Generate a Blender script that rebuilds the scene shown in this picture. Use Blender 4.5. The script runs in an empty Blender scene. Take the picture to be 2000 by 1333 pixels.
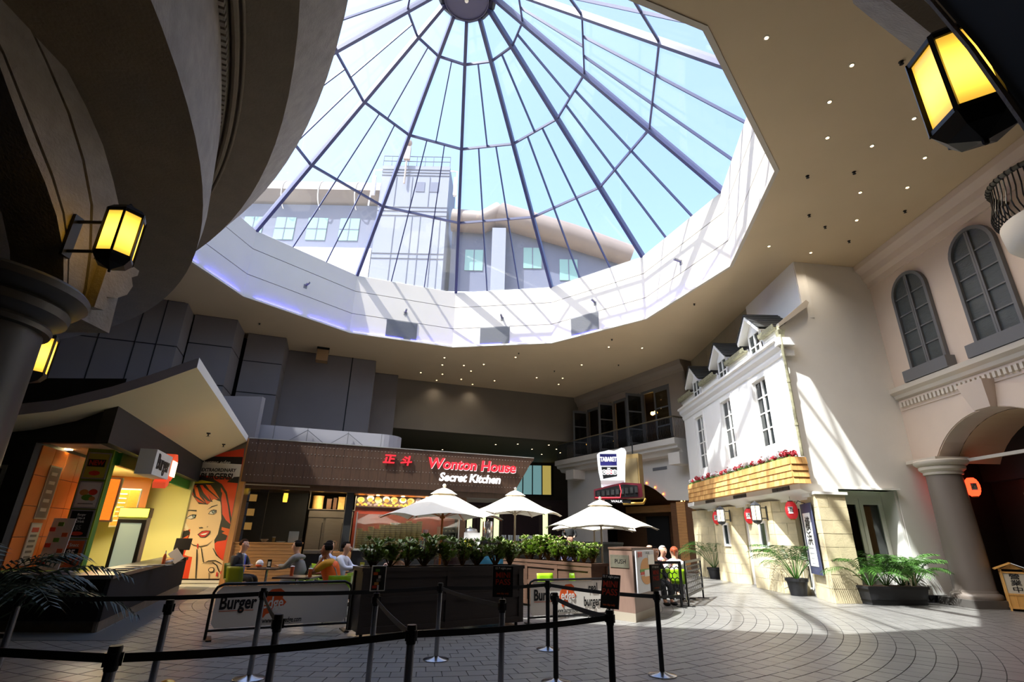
import bpy, bmesh, math, random
from mathutils import Vector, Matrix
R = math.radians
random.seed(7)
C = bpy.context.scene.collection
S = bpy.context.scene
# ---------------------------------------------------------------- camera
cam = bpy.data.cameras.new('camera'); cam.sensor_width = 36.0; cam.lens = 18.0; cam.clip_end = 500
camo = bpy.data.objects.new('camera', cam); C.objects.link(camo)
_th = R(20.8); _r = R(1.09)
_F = Vector((0, math.cos(_th), math.sin(_th))); _U = Vector((0, -math.sin(_th), math.cos(_th))); _X = Vector((1, 0, 0))
_rx = _X*math.cos(_r) + _U*math.sin(_r); _ux = _U*math.cos(_r) - _X*math.sin(_r)
camo.matrix_world = Matrix(((_rx.x, _ux.x, -_F.x, 0), (_rx.y, _ux.y, -_F.y, 0), (_rx.z, _ux.z, -_F.z, 1.6), (0, 0, 0, 1)))
S.camera = camo
# ---------------------------------------------------------------- sky, sun, exposure
S.view_settings.view_transform = 'Standard'; S.view_settings.look = 'None'
S.view_settings.gamma = 1.0; S.view_settings.use_curve_mapping = False
S.view_settings.exposure = 1.4
S.cycles.diffuse_bounces = 8; S.cycles.max_bounces = 14; S.cycles.transparent_max_bounces = 16; S.cycles.caustics_reflective = False; S.cycles.caustics_refractive = False
w = bpy.data.worlds.new('world'); S.world = w; w.use_nodes = True
nt = w.node_tree; nt.nodes.clear()
sky = nt.nodes.new('ShaderNodeTexSky'); sky.sky_type = 'NISHITA'; sky.sun_disc = False
sky.sun_elevation = R(57); sky.sun_rotation = R(234); sky.air_density = 1.0; sky.dust_density = 3.2; sky.ozone_density = 1.2
bgn = nt.nodes.new('ShaderNodeBackground'); bgn.inputs[1].default_value = 0.25
out = nt.nodes.new('ShaderNodeOutputWorld'); nt.links.new(sky.outputs[0], bgn.inputs[0]); nt.links.new(bgn.outputs[0], out.inputs[0])
SUN_AZ, SUN_EL = 36.0, 57.5       # light travels towards this azimuth, falling at this elevation
sl = bpy.data.lights.new('sun', 'SUN'); sl.energy = 5.8; sl.angle = R(0.6); sl.color = (1.0, 0.95, 0.87)
so = bpy.data.objects.new('sun', sl); C.objects.link(so)
_d = Vector((math.cos(R(SUN_AZ))*math.cos(R(SUN_EL)), math.sin(R(SUN_AZ))*math.cos(R(SUN_EL)), -math.sin(R(SUN_EL))))
so.rotation_euler = _d.to_track_quat('-Z', 'Y').to_euler(); so.location = (-12, -8, 30)

# ---------------------------------------------------------------- materials
MATS = {}
def lin(c):
    return tuple(((v/255.0+0.055)/1.055)**2.4 if v/255.0 > 0.04045 else v/255.0/12.92 for v in c)
def mat(name, rgb, rough=0.6, metal=0.0, noise=0.0, scale=6.0, bump=0.0, bscale=40.0, emit=0.0, spec=0.5, stretch=None, island=0.0, alpha=1.0, sheen=0):
    """rgb in 0..255 sRGB; noise = colour variation amount"""
    if name in MATS: return MATS[name]
    m = bpy.data.materials.new(name); m.use_nodes = True; n = m.node_tree.nodes; l = m.node_tree.links
    p = n['Principled BSDF']; col = lin(rgb)
    p.inputs['Base Color'].default_value = (*col, 1); p.inputs['Roughness'].default_value = rough
    p.inputs['Metallic'].default_value = metal; p.inputs['Specular IOR Level'].default_value = spec
    src = None
    if noise or bump:
        tc = n.new('ShaderNodeTexCoord'); mp = n.new('ShaderNodeMapping'); l.new(tc.outputs['Object'], mp.inputs[0])
        if stretch: mp.inputs['Scale'].default_value = stretch
    if noise:
        t = n.new('ShaderNodeTexNoise'); t.inputs['Scale'].default_value = scale; t.inputs['Detail'].default_value = 6
        l.new(mp.outputs[0], t.inputs['Vector'])
        r = n.new('ShaderNodeMapRange'); r.inputs[1].default_value = 0.3; r.inputs[2].default_value = 0.7
        r.inputs[3].default_value = 1-noise; r.inputs[4].default_value = 1+noise; l.new(t.outputs[0], r.inputs[0])
        src = r.outputs[0]
    if island:
        g = n.new('ShaderNodeNewGeometry'); r = n.new('ShaderNodeMapRange'); r.inputs[3].default_value = 1-island; r.inputs[4].default_value = 1+island
        l.new(g.outputs['Random Per Island'], r.inputs[0])
        if src:
            mu = n.new('ShaderNodeMath'); mu.operation = 'MULTIPLY'; l.new(src, mu.inputs[0]); l.new(r.outputs[0], mu.inputs[1]); src = mu.outputs[0]
        else: src = r.outputs[0]
    if src:
        mx = n.new('ShaderNodeVectorMath'); mx.operation = 'SCALE'; mx.inputs[0].default_value = col
        l.new(src, mx.inputs['Scale']); l.new(mx.outputs[0], p.inputs['Base Color'])
    if bump:
        t = n.new('ShaderNodeTexNoise'); t.inputs['Scale'].default_value = bscale; t.inputs['Detail'].default_value = 4
        l.new(mp.outputs[0], t.inputs['Vector']); b = n.new('ShaderNodeBump'); b.inputs['Strength'].default_value = bump; b.inputs['Distance'].default_value = 0.02
        l.new(t.outputs[0], b.inputs['Height']); l.new(b.outputs[0], p.inputs['Normal'])
    if emit:
        p.inputs['Emission Color'].default_value = (*col, 1); p.inputs['Emission Strength'].default_value = emit
    if alpha < 1: p.inputs['Alpha'].default_value = alpha
    MATS[name] = m; return m
def glassmat(name, tint=(235, 242, 248), haze=0.1, gloss=0.06, hazecol=(225, 232, 240)):
    """thin flat glass: mostly clear, some mirror reflection, a little dust that scatters light through"""
    if name in MATS: return MATS[name]
    m = bpy.data.materials.new(name); m.use_nodes = True; n = m.node_tree.nodes; l = m.node_tree.links; n.clear()
    o = n.new('ShaderNodeOutputMaterial'); tr = n.new('ShaderNodeBsdfTransparent'); tr.inputs[0].default_value = (*lin(tint), 1)
    gl = n.new('ShaderNodeBsdfGlossy'); gl.inputs['Roughness'].default_value = 0.02
    lw = n.new('ShaderNodeLayerWeight'); lw.inputs[0].default_value = 0.5; fr = n.new('ShaderNodeMath'); fr.operation = 'POWER'; fr.inputs[1].default_value = 5; l.new(lw.outputs['Facing'], fr.inputs[0])
    f2 = n.new('ShaderNodeMath'); f2.operation = 'MULTIPLY'; f2.inputs[1].default_value = 0.45; l.new(fr.outputs[0], f2.inputs[0]); fr = f2
    dt = n.new('ShaderNodeBsdfTranslucent'); dt.inputs[0].default_value = (*lin(hazecol), 1)
    a = n.new('ShaderNodeMixShader'); a.inputs[0].default_value = haze; l.new(tr.outputs[0], a.inputs[1]); l.new(dt.outputs[0], a.inputs[2])
    b = n.new('ShaderNodeMixShader')
    if gloss > 0: mm = n.new('ShaderNodeMath'); mm.operation = 'ADD'; mm.inputs[1].default_value = gloss; l.new(fr.outputs[0], mm.inputs[0]); l.new(mm.outputs[0], b.inputs[0])
    else: b.inputs[0].default_value = 0
    l.new(a.outputs[0], b.inputs[1]); l.new(gl.outputs[0], b.inputs[2]); l.new(b.outputs[0], o.inputs[0])
    MATS[name] = m; return m

# ---------------------------------------------------------------- mesh building
class MB:
    def __init__(s): s.bm = bmesh.new()
    def quadbox(s, P):
        v = [s.bm.verts.new(p) for p in P]
        for f in ((0,3,2,1),(4,5,6,7),(0,1,5,4),(1,2,6,5),(2,3,7,6),(3,0,4,7)): s.bm.faces.new([v[i] for i in f])
        return s
    def box(s, x0, x1, y0, y1, z0, z1):
        x0, x1 = sorted((x0, x1)); y0, y1 = sorted((y0, y1)); z0, z1 = sorted((z0, z1))
        return s.quadbox([(x0,y0,z0),(x1,y0,z0),(x1,y1,z0),(x0,y1,z0),(x0,y0,z1),(x1,y0,z1),(x1,y1,z1),(x0,y1,z1)])
    def obox(s, c, d, M):
        """box of size d centred at c turned by matrix M"""
        h = [v/2 for v in d]; P = []
        for z in (-1, 1):
            for x, y in ((-1,-1),(1,-1),(1,1),(-1,1)): P.append(Vector(c) + M @ Vector((x*h[0], y*h[1], z*h[2])))
        return s.quadbox(P)
    def bar(s, a, b, wd, ht, up=(0,0,1)):
        """rectangular bar from a to b; wd across, ht along up"""
        a = Vector(a); b = Vector(b); t = (b-a).normalized(); u = Vector(up); sd = t.cross(u)
        if sd.length < 1e-4: sd = t.cross(Vector((1,0,0)))
        sd.normalize(); u = sd.cross(t).normalized(); P = []
        for e in (a, b):
            for i, j in ((-1,-1),(1,-1),(1,1),(-1,1)): P.append(e + sd*i*wd/2 + u*j*ht/2)
        return s.quadbox(P)
    def prism(s, poly, z0, z1):
        return s.sweep([(x, y, z0) for x, y in poly], (0, 0, z1-z0))
    def sweep(s, pts, vec):
        """planar polygon pushed along vec"""
        vec = Vector(vec); a = [s.bm.verts.new(p) for p in pts]; b = [s.bm.verts.new(Vector(p)+vec) for p in pts]; n = len(pts)
        s.bm.faces.new(a[::-1]); s.bm.faces.new(b)
        for i in range(n): s.bm.faces.new((a[i], a[(i+1)%n], b[(i+1)%n], b[i]))
        return s
    def loft(s, rings, closed=True, cap=True):
        vs = [[s.bm.verts.new(p) for p in r] for r in rings]
        for a, b in zip(vs, vs[1:]):
            n = len(a)
            for i in range(n if closed else n-1): s.bm.faces.new((a[i], a[(i+1)%n], b[(i+1)%n], b[i]))
        if cap and closed: s.bm.faces.new(vs[0][::-1]); s.bm.faces.new(vs[-1])
        return s
    def tube(s, pts, r, n=8, closed=False):
        pts = [Vector(p) for p in pts]; rings = []; prev = None
        rr = r if isinstance(r, (list, tuple)) else [r]*len(pts)
        for i, p in enumerate(pts):
            t = (pts[min(i+1, len(pts)-1)] - pts[max(i-1, 0)]).normalized()
            u = prev if prev is not None else (Vector((0,0,1)) if abs(t.z) < 0.9 else Vector((1,0,0)))
            sd = t.cross(u).normalized(); u = sd.cross(t).normalized(); prev = u
            rings.append([p + (sd*math.cos(2*math.pi*k/n) + u*math.sin(2*math.pi*k/n))*rr[i] for k in range(n)])
        return s.loft(rings)
    def lathe(s, prof, c=(0,0,0), n=24, cap=True):
        rings = [[(c[0]+r*math.cos(2*math.pi*k/n), c[1]+r*math.sin(2*math.pi*k/n), c[2]+z) for k in range(n)] for r, z in prof]
        return s.loft(rings, True, cap)
    def ball(s, c, r, n=12, sc=(1,1,1)):
        m = max(4, n//2)
        return s.lathe2([(max(1e-4, math.sin(math.pi*i/m)), -math.cos(math.pi*i/m)) for i in range(m+1)], c, r, n, sc)
    def lathe2(s, prof, c, r, n, sc):
        rings = [[(c[0]+q*r*sc[0]*math.cos(2*math.pi*k/n), c[1]+q*r*sc[1]*math.sin(2*math.pi*k/n), c[2]+z*r*sc[2]) for k in range(n)] for q, z in prof]
        return s.loft(rings)
    def face(s, pts): s.bm.faces.new([s.bm.verts.new(p) for p in pts]); return s
    def grid(s, rows):
        vs = [[s.bm.verts.new(p) for p in r] for r in rows]
        for a, b in zip(vs, vs[1:]):
            for i in range(len(a)-1): s.bm.faces.new((a[i], a[i+1], b[i+1], b[i]))
        return s
    def mesh(s, name, m, smooth=False):
        me = bpy.data.meshes.new(name); bmesh.ops.recalc_face_normals(s.bm, faces=s.bm.faces[:]); s.bm.to_mesh(me); s.bm.free()
        if m: me.materials.append(m)
        if smooth:
            for p in me.polygons: p.use_smooth = True
            try: me.set_sharp_from_angle(angle=R(40))
            except Exception: pass
        return me
def put(name, me, parent=None, loc=None, rot=None):
    o = bpy.data.objects.new(name, me); C.objects.link(o)
    if parent: o.parent = parent
    if loc is not None: o.location = loc
    if rot is not None: o.rotation_euler = (0, 0, rot) if isinstance(rot, (int, float)) else rot
    return o
def part(name, mb, m, parent=None, smooth=False, label=None, kind=None, loc=None, rot=None):
    o = put(name, mb.mesh(name, m, smooth), parent, loc, rot)
    if label: o['label'] = label
    if kind: o['kind'] = kind
    return o
def tag(o, label, cat, group=None, kind=None):
    o['label'] = label; o['category'] = cat
    if group: o['group'] = group
    if kind: o['kind'] = kind
    return o
def thing(name, label, cat, loc=(0,0,0), rot=0.0, group=None):
    o = bpy.data.objects.new(name, None); C.objects.link(o); o.empty_display_size = 0.2
    o.location = loc; o.rotation_euler = (0, 0, rot); return tag(o, label, cat, group)
def struct(name, mb, m, smooth=False):
    o = part(name, mb, m, None, smooth); o['kind'] = 'structure'; return o
def sroot(name, loc=(0,0,0), rot=0.0):
    o = bpy.data.objects.new(name, None); C.objects.link(o); o['kind'] = 'structure'; o.location = loc; o.rotation_euler = (0,0,rot); return o
def dup(o, loc, rot=None, label=None, scale=None):
    def cp(a, par):
        c = a.copy(); C.objects.link(c)
        if par: c.parent = par
        for ch in KIDS.get(a.name, ()): cp(ch, c)
        return c
    KIDS = {}
    def scan(a):
        KIDS[a.name] = list(a.children)
        for ch in a.children: scan(ch)
    scan(o)
    c = cp(o, None); c.location = loc
    if rot is not None: c.rotation_euler = (0, 0, rot)
    if label: c['label'] = label
    if scale: c.scale = (scale,)*3 if isinstance(scale, (int, float)) else scale
    return c
def text(body, size, m, parent, loc, rot, name='lettering', extrude=0.004, bold=0.0, shear=0.0, align='CENTER', sx=1.0, font=None):
    cu = bpy.data.curves.new(name, 'FONT'); cu.body = body; cu.size = size; cu.extrude = extrude; cu.offset = bold; cu.shear = shear
    cu.align_x = align; cu.align_y = 'CENTER'; cu.resolution_u = 3; cu.materials.append(m)
    tmp = bpy.data.objects.new(name, cu); me = bpy.data.meshes.new_from_object(tmp); bpy.data.objects.remove(tmp)
    if not me.materials: me.materials.append(m)
    o = bpy.data.objects.new(name, me); C.objects.link(o); o.parent = parent; o.location = loc; o.rotation_euler = rot; o.scale = (sx, 1, 1)
    return o
UP = (R(90), 0, 0)       # text standing up, facing local -y
# ================================================================ materials used by the shell
m_ceil = mat('ceiling_paint', (208, 186, 152), 0.75, noise=0.03, scale=0.6)
m_white = mat('white_render', (238, 236, 230), 0.7, noise=0.02, scale=1.5, bump=0.05, bscale=30)
m_drum = mat('drum_white', (200, 191, 178), 0.6, noise=0.02, scale=1.0)
m_pink = mat('warm_plaster', (214, 196, 180), 0.75, noise=0.03, scale=1.2, bump=0.05, bscale=30)
m_trim = mat('trim_cream', (205, 196, 182), 0.6)
m_dark = mat('charcoal_panel', (112, 106, 104), 0.7, noise=0.05, scale=0.8)
m_dark2 = mat('dark_wall', (112, 104, 92), 0.75, noise=0.04, scale=0.8)
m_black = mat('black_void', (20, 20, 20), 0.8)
m_stone = mat('limestone_block', (216, 202, 164), 0.8, noise=0.16, scale=2.5, bump=0.25, bscale=25, island=0.07)
m_joint = mat('stone_joint', (190, 178, 146), 0.9)
m_paver = mat('floor_paver', (124, 122, 119), 0.34, noise=0.07, scale=3.0, bump=0.06, bscale=60, island=0.09)
m_grout = mat('dark_grout', (72, 70, 68), 0.9)
m_steel = mat('bluegrey_steel', (70, 72, 104), 0.45, noise=0.03)
m_glass = glassmat('skylight_glass', (232, 240, 247), 0.035, 0.03)
m_wglass = mat('dark_window_glass', (40, 46, 48), 0.08, noise=0.1, scale=0.6, spec=0.6)
m_grey = mat('painted_grey_joinery', (104, 104, 106), 0.5)
m_wht = mat('white_joinery', (236, 234, 228), 0.45)
m_slate = mat('slate_roof', (66, 66, 64), 0.7, noise=0.15, scale=5)
m_lead = mat('weathered_copper', (150, 146, 118), 0.6, noise=0.35, scale=9)
m_blackm = mat('black_metal', (24, 24, 26), 0.4, 0.4)
m_chrome = mat('chrome', (200, 200, 202), 0.18, 1.0)
m_baseb = mat('black_skirting', (26, 26, 28), 0.35)
HC = 10.96
CX, CY = -2.25, 15.55
def vtx(k, r=10.28): a = R(5.2 + 30*k); return (CX + r*math.cos(a), CY + r*math.sin(a))
# ---------------------------------------------------------------- floor
fl = MB().box(-24, 22, -7, 50, -0.3, -0.012)
floor = struct('floor', fl, m_grout)
def paver_mb(mb, r0, r1, a0, a1, z=0.0):
    g = 0.006; P = []
    for zz in (-0.02, z):
        for r, a in ((r0+g, a0+g/r0), (r1-g, a0+g/r1), (r1-g, a1-g/r1), (r0+g, a1-g/r0)):
            P.append((CX + r*math.cos(a), CY + r*math.sin(a), zz))
    v = [mb.bm.verts.new(p) for p in P]
    for f in ((4,5,6,7),(0,1,5,4),(1,2,6,5),(2,3,7,6),(3,0,4,7)): mb.bm.faces.new([v[i] for i in f])
near = []
far = MB(); pitch = 0.25
for i in range(2, 72):
    r0 = i*pitch; n = max(6, int(2*math.pi*(r0+pitch/2)/0.31)); off = (i % 2)*math.pi/n
    for k in range(n):
        a0 = 2*math.pi*k/n + off; a1 = a0 + 2*math.pi/n; am = (a0+a1)/2; x = CX + (r0+.12)*math.cos(am); y = CY + (r0+.12)*math.sin(am)
        if not (-13.5 < x < 13.2 and 4.5 < y < 33): continue
        if y < 6.2 and abs(x) > 7: continue
        d = math.hypot(x, y)
        vis = y > 0.0 and abs(x) < 1.0*y*1.0 and 7.05 < y + abs(x)*0.02
        if vis: near.append((d, r0, a0, a1))
        else: paver_mb(far, r0, r0+pitch, a0, a1)
near.sort()
for d, r0, a0, a1 in near[300:]: paver_mb(far, r0, r0+pitch, a0, a1, random.uniform(-0.0015, 0.0015))
for d, r0, a0, a1 in near[:300]:
    b = MB(); paver_mb(b, r0, r0+pitch, a0, a1, random.uniform(-0.0015, 0.0015)); part('paver', b, m_paver, floor)
part('paver_field', far, m_paver, floor, kind='stuff')
# ---------------------------------------------------------------- ceiling with the twelve-sided opening
cb = MB(); bm = cb.bm
outer = [(-24, -7), (22, -7), (22, 50), (-24, 50)]
hole = [vtx(k, 10.3) for k in range(12)]
import mathutils
def ring_slab(z0, z1):
    b = MB(); n = 12
    ext = []
    for k in range(12):
        a = R(5.2 + 30*k); dx, dy = math.cos(a), math.sin(a); t = 1e9
        for lim, c0, d in ((22, CX, dx), (-24, CX, dx), (50, CY, dy), (-7, CY, dy)):
            if abs(d) > 1e-6:
                q = (lim-c0)/d
                if q > 0: t = min(t, q)
        ext.append((CX + dx*t, CY + dy*t))
    for k in range(12):
        a, c = ext[k], ext[(k+1) % 12]; poly = [hole[k], a]
        for q in outer:      # corner between a and c
            ang = math.atan2(q[1]-CY, q[0]-CX) % (2*math.pi); s0 = R(5.2+30*k) % (2*math.pi); e0 = s0 + R(30)
            if s0 < ang < e0 or s0 < ang + 2*math.pi < e0: poly.append(q)
        poly += [c, hole[(k+1) % 12]]
        b.prism(poly, z0, z1)
    return b
struct('ceiling', ring_slab(HC, HC+0.35), m_ceil)
# ---------------------------------------------------------------- drum under the skylight
ZT = 14.2
drum = sroot('wall_drum')
for k in range(12):
    a, c = vtx(k), vtx(k+1); a2, c2 = vtx(k, 10.75), vtx(k+1, 10.75)
    for z0, z1 in ((HC+0.01, 12.02), (12.05, 13.28), (13.31, ZT)):
        part('wall_panel', MB().prism([a, c, c2, a2], z0, z1), m_drum, drum)
    a1, c1 = vtx(k, 10.31), vtx(k+1, 10.31)
    gb = MB().prism([a1, c1, c2, a2], 12.02, 12.05); gb.prism([a1, c1, c2, a2], 13.28, 13.31); part('joint', gb, m_grey, drum)
    ai, ci, ao, co = vtx(k, 10.2), vtx(k+1, 10.2), vtx(k, 10.32), vtx(k+1, 10.32)
    part('lower_lip', MB().prism([ai, ci, co, ao], HC-0.02, HC+0.07), m_drum, drum)
m_led = mat('blue_led_strip', (60, 60, 255), emit=40.0)
for k in (0, 1, 2, 3, 4, 5):
    for t0, t1 in ((0.05, 0.42), (0.5, 0.97)):
        if k == 4 and t0 > 0.4: t1 = 0.9
        a, c = Vector(vtx(k, 10.235)), Vector(vtx(k+1, 10.235)); p, q = a.lerp(c, t0), a.lerp(c, t1)
        part('led_strip', MB().bar((p.x, p.y, HC+0.075), (q.x, q.y, HC+0.075), 0.025, 0.01), m_led, drum)
m_vent = mat('grey_vent', (120, 118, 116), 0.6)
for k, t in ((3, 0.52), (2, 0.57), (1, 0.62)):
    a, c = Vector(vtx(k, 10.27)), Vector(vtx(k+1, 10.27)); p, q = a.lerp(c, t-0.15), a.lerp(c, t+0.15)
    vt = MB().bar((p.x, p.y, 11.55), (q.x, q.y, 11.55), 0.03, 0.98)
    o = part('vent_panel', vt, m_vent, drum)
    ins = (Vector((CX, CY))-(p+q)/2).normalized()*0.02
    sb = MB()
    for i in range(20):
        z = 11.1 + i*0.046; sb.bar((p.x+ins.x, p.y+ins.y, z), (q.x+ins.x, q.y+ins.y, z), 0.01, 0.012)
    part('louvre', sb, m_grey, o, kind='stuff')
for k in (0, 1, 2, 3, 4, 5):
    a, c = Vector(vtx(k, 10.28)), Vector(vtx(k+1, 10.28)); p = a.lerp(c, 0.5); ins = (Vector((CX, CY))-p).normalized()
    b = MB().bar((p.x, p.y, 12.55), (p.x+ins.x*0.35, p.y+ins.y*0.35, 12.6), 0.09, 0.07); b.bar((p.x, p.y, 12.5), (p.x+ins.x*0.02, p.y+ins.y*0.02, 12.5), 0.16, 0.2)
    tag(part('security_camera', b, m_vent), '%s from the left of the small grey cameras round the skylight drum' % ('first', 'second', 'third', 'fourth', 'fifth', 'sixth')[5-k], 'camera', 'cameras on the skylight drum')
# ---------------------------------------------------------------- skylight cone
win = sroot('window_1')
ZH, RH = 23.8, 1.05
def cone(k, t, dz=0.0, dr=0.0):
    """point on rib k at t (0 base, 1 hub)"""
    r = 10.42 + (RH-10.42)*t + dr; a = R(5.2 + 30*k); return Vector((CX + r*math.cos(a), CY + r*math.sin(a), ZT + (ZH-ZT)*t + dz))
T1, T2, T3 = 0.295, 0.57, 0.85
def bayp(k, t, s): return cone(k, t).lerp(cone(k+1, t), s)
for k in range(12):
    nrm = (cone(k, 0)-Vector((CX, CY, 0))); nrm.z = 0; nrm.normalize(); up = Vector((nrm.x*.7, nrm.y*.7, .72))
    part('rib', MB().bar(cone(k, -0.01), cone(k, 1.0), 0.15, 0.26, up), m_steel, win)
    for t in (T1, T2, T3):
        b = MB().bar(cone(k, t), cone(k+1, t), 0.07, 0.12); part('ring_bar', b, m_steel, win)
    part('sill_bar', MB().bar(cone(k, 0), cone(k+1, 0), 0.12, 0.1), m_wht, win)
    for t0, t1, fr in ((0, T1, (1/3, 2/3)), (T1, T2, (1/3, 2/3)), (T2, T3, (0.5,))):
        for s in fr:
            part('mullion', MB().bar(bayp(k, t0, s), bayp(k, t1, s), 0.05, 0.1, up), m_steel, win)
    for t0, t1, fr in ((0, T1, (0, 1/3, 2/3, 1)), (T1, T2, (0, 1/3, 2/3, 1)), (T2, T3, (0, 0.5, 1)), (T3, 1, (0, 1))):
        for s0, s1 in zip(fr, fr[1:]):
            e = Vector((0, 0, 0.06))
            part('pane', MB().face([bayp(k, t0, s0)+e, bayp(k, t0, s1)+e, bayp(k, t1, s1)+e, bayp(k, t1, s0)+e]), m_glass, win)
m_hub = mat('hub_dark', (66, 66, 88), 0.5)
part('hub_ring', MB().lathe([(1.2, 0), (1.36, 0.1), (1.36, 0.75), (1.05, 0.75), (1.05, 0.0)], (CX, CY, ZH-0.2), 12), m_blackm, win)
hb = part('hub_disc', MB().lathe([(0.02, 0), (.93, 0), (.93, -0.05), (.97, -0.05), (.97, 0.25), (0.02, 0.25)], (CX, CY, ZH-0.45), 32), m_hub, win)
part('finial', MB().ball((CX, CY, ZH-0.52), 0.09), m_wht, hb, True)
part('cap', MB().lathe([(1.45, 0), (0.05, 0.4)], (CX, CY, ZH+0.5), 12), m_hub, win)

# ---------------------------------------------------------------- right wall with windows and arch
def wallx(name, X0, X1, y0, y1, z0, z1, m, par=None): return part(name, MB().box(X0, X1, y0, y1, z0, z1), m, par) if par else struct(name, MB().box(X0, X1, y0, y1, z0, z1), m)
XR = 12.82
arch = [(-1.95, 3.85), (-2.1, 3.85)]
AC, AZ, AR = 13.5, 2.6, 2.42
wr = MB()
pts = [(16.5, 3.86), (16.5, HC), (1.0, HC), (1.0, 3.86), (AC-math.sqrt(AR**2-1.26**2), 3.86)]
for i in range(15):
    a = R(180-31.3) - R(180-62.6)*i/14; pts.append((AC + AR*math.cos(a), AZ + AR*math.sin(a)))
pts.append((AC+math.sqrt(AR**2-1.26**2), 3.86))
pts2 = []
for p in pts:
    if not pts2 or (abs(p[0]-pts2[-1][0])+abs(p[1]-pts2[-1][1])) > 0.02: pts2.append(p)
wr.sweep([(XR, y, z) for y, z in pts2], (0.6, 0, 0))
wall_r = struct('wall_right', wr, m_pink)
# arch soffit band and vault behind
vb = MB(); rows = []
for i in range(17):
    a = R(180-31.3) - R(180-62.6)*i/16; y, z = AC + (AR-.01)*math.cos(a), AZ + (AR-.01)*math.sin(a); rows.append([(XR+0.6, y, z), (XR+3.5, y, z)])
struct('ceiling_vault', vb.grid(rows), m_ceil)
# archivolt shallow step
av = MB(); ri, ro = AR+0.02, AR+0.62
for i in range(20):
    a0 = R(180-31.3) - R(180-62.6)*i/20; a1 = R(180-31.3) - R(180-62.6)*(i+1)/20
    av.sweep([(XR-0.03, AC+r*math.cos(a), AZ+r*math.sin(a)) for r, a in ((ri, a0), (ro, a0), (ro, a1), (ri, a1))], (0.05, 0, 0))
o = part('archivolt', av, m_pink, wall_r)
part('keystone', MB().quadbox([(XR-0.22, 13.1, 5.0), (XR, 13.1, 5.0), (XR, 13.62, 5.0), (XR-0.22, 13.62, 5.0), (XR-0.38, 12.95, 5.72), (XR, 12.95, 5.72), (XR, 13.77, 5.72), (XR-0.38, 13.77, 5.72)]), m_pink, wall_r)
def profile_y(prof, x, y0, y1):
    """trim with a (depth, z) profile running along y in front of a wall at x (sticking to -x)"""
    return MB().sweep([(x-d, y0, z) for d, z in prof], (0, y1-y0, 0))
tr = sroot('trim_1')
part('cornice', profile_y([(0, 10.1), (0.06, 10.1), (0.08, 10.3), (0.2, 10.42), (0.24, 10.62), (0.42, 10.78), (0.45, HC-.01), (0, HC-.01)], XR, 1.0, 16.48), m_pink, tr)
part('string_course', profile_y([(0, 5.98), (0.1, 6.02), (0.14, 6.12), (0.26, 6.2), (0.28, 6.34), (0, 6.4)], XR, 1.0, 16.45), m_trim, tr)
part('dentil_bed', profile_y([(0, 5.62), (0.03, 5.62), (0.03, 5.95), (0, 5.98)], XR, 1.0, 16.4), m_pink, tr)
y = 16.3
while y > 9.5:
    part('dentil', MB().box(XR-0.11, XR-0.025, y-0.09, y, 5.72, 5.88), m_trim, tr); y -= 0.155
def arched_window(y0, y1, zs, zt, label, n):
    """grey arched window in the right wall between y0 and y1 (y1 nearer the corner)"""
    ww = sroot('window_%d' % n, (XR, (y0+y1)/2, zs)); h = (y1-y0)/2; H = zt-zs; zc = H-h
    def arc(r, x, m=14): return [(x, r*math.cos(math.pi*i/m), zc + r*math.sin(math.pi*i/m)) for i in range(m+1)]
    fo, fi = arc(h, -0.12), arc(h-0.1, -0.12)
    fr = MB()
    outr = [(-0.12, h, 0)] + fo + [(-0.12, -h, 0)]; inr = [(-0.12, h-0.1, 0)] + fi + [(-0.12, -h+0.1, 0)]
    for i in range(len(outr)-1):
        fr.sweep([outr[i], outr[i+1], inr[i+1], inr[i]], (0.13, 0, 0))
    part('window_frame', fr, m_grey, ww)
    for s in (-1, 1):
        gp = [(-0.035, s*0.03, 0.05), (-0.035, s*(h-0.1), 0.05), (-0.035, s*(h-0.1), zc)] + [(-0.035, s*(h-0.1)*math.cos(math.pi/2*i/6), zc + (h-0.1)*math.sin(math.pi/2*i/6)) for i in range(1, 6)] + [(-0.035, s*0.03, zc+h-0.1)]
        part('pane', MB().sweep(gp, (0.01, 0, 0)), m_obs, ww)
        part('sash_stile', MB().box(-0.09, -0.03, s*0.005, s*0.065, 0, H-0.1), m_grey, ww)
        for i in range(1, 5):
            z = (H-0.55)*i/4.4 + 0.05
            part('glazing_bar', MB().box(-0.07, -0.03, s*0.05, s*(h-0.09 if z < zc else math.sqrt(max(0.01, (h-0.08)**2-(z-zc)**2))), z-0.02, z+0.02), m_grey, ww)
    part('window_sill', MB().box(-0.3, 0, -h-0.14, h+0.14, -0.36, 0.0), m_grey, ww)
    return ww
m_obs = mat('rippled_glass', (74, 80, 82), 0.16, noise=0.1, scale=2, bump=0.5, bscale=14, stretch=(1, 1, 4))
arched_window(14.05, 15.48, 6.72, 9.85, '', 2)
arched_window(11.62, 13.08, 6.72, 9.95, '', 3)
arched_window(9.1, 10.5, 6.72, 9.95, '', 4)
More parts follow.
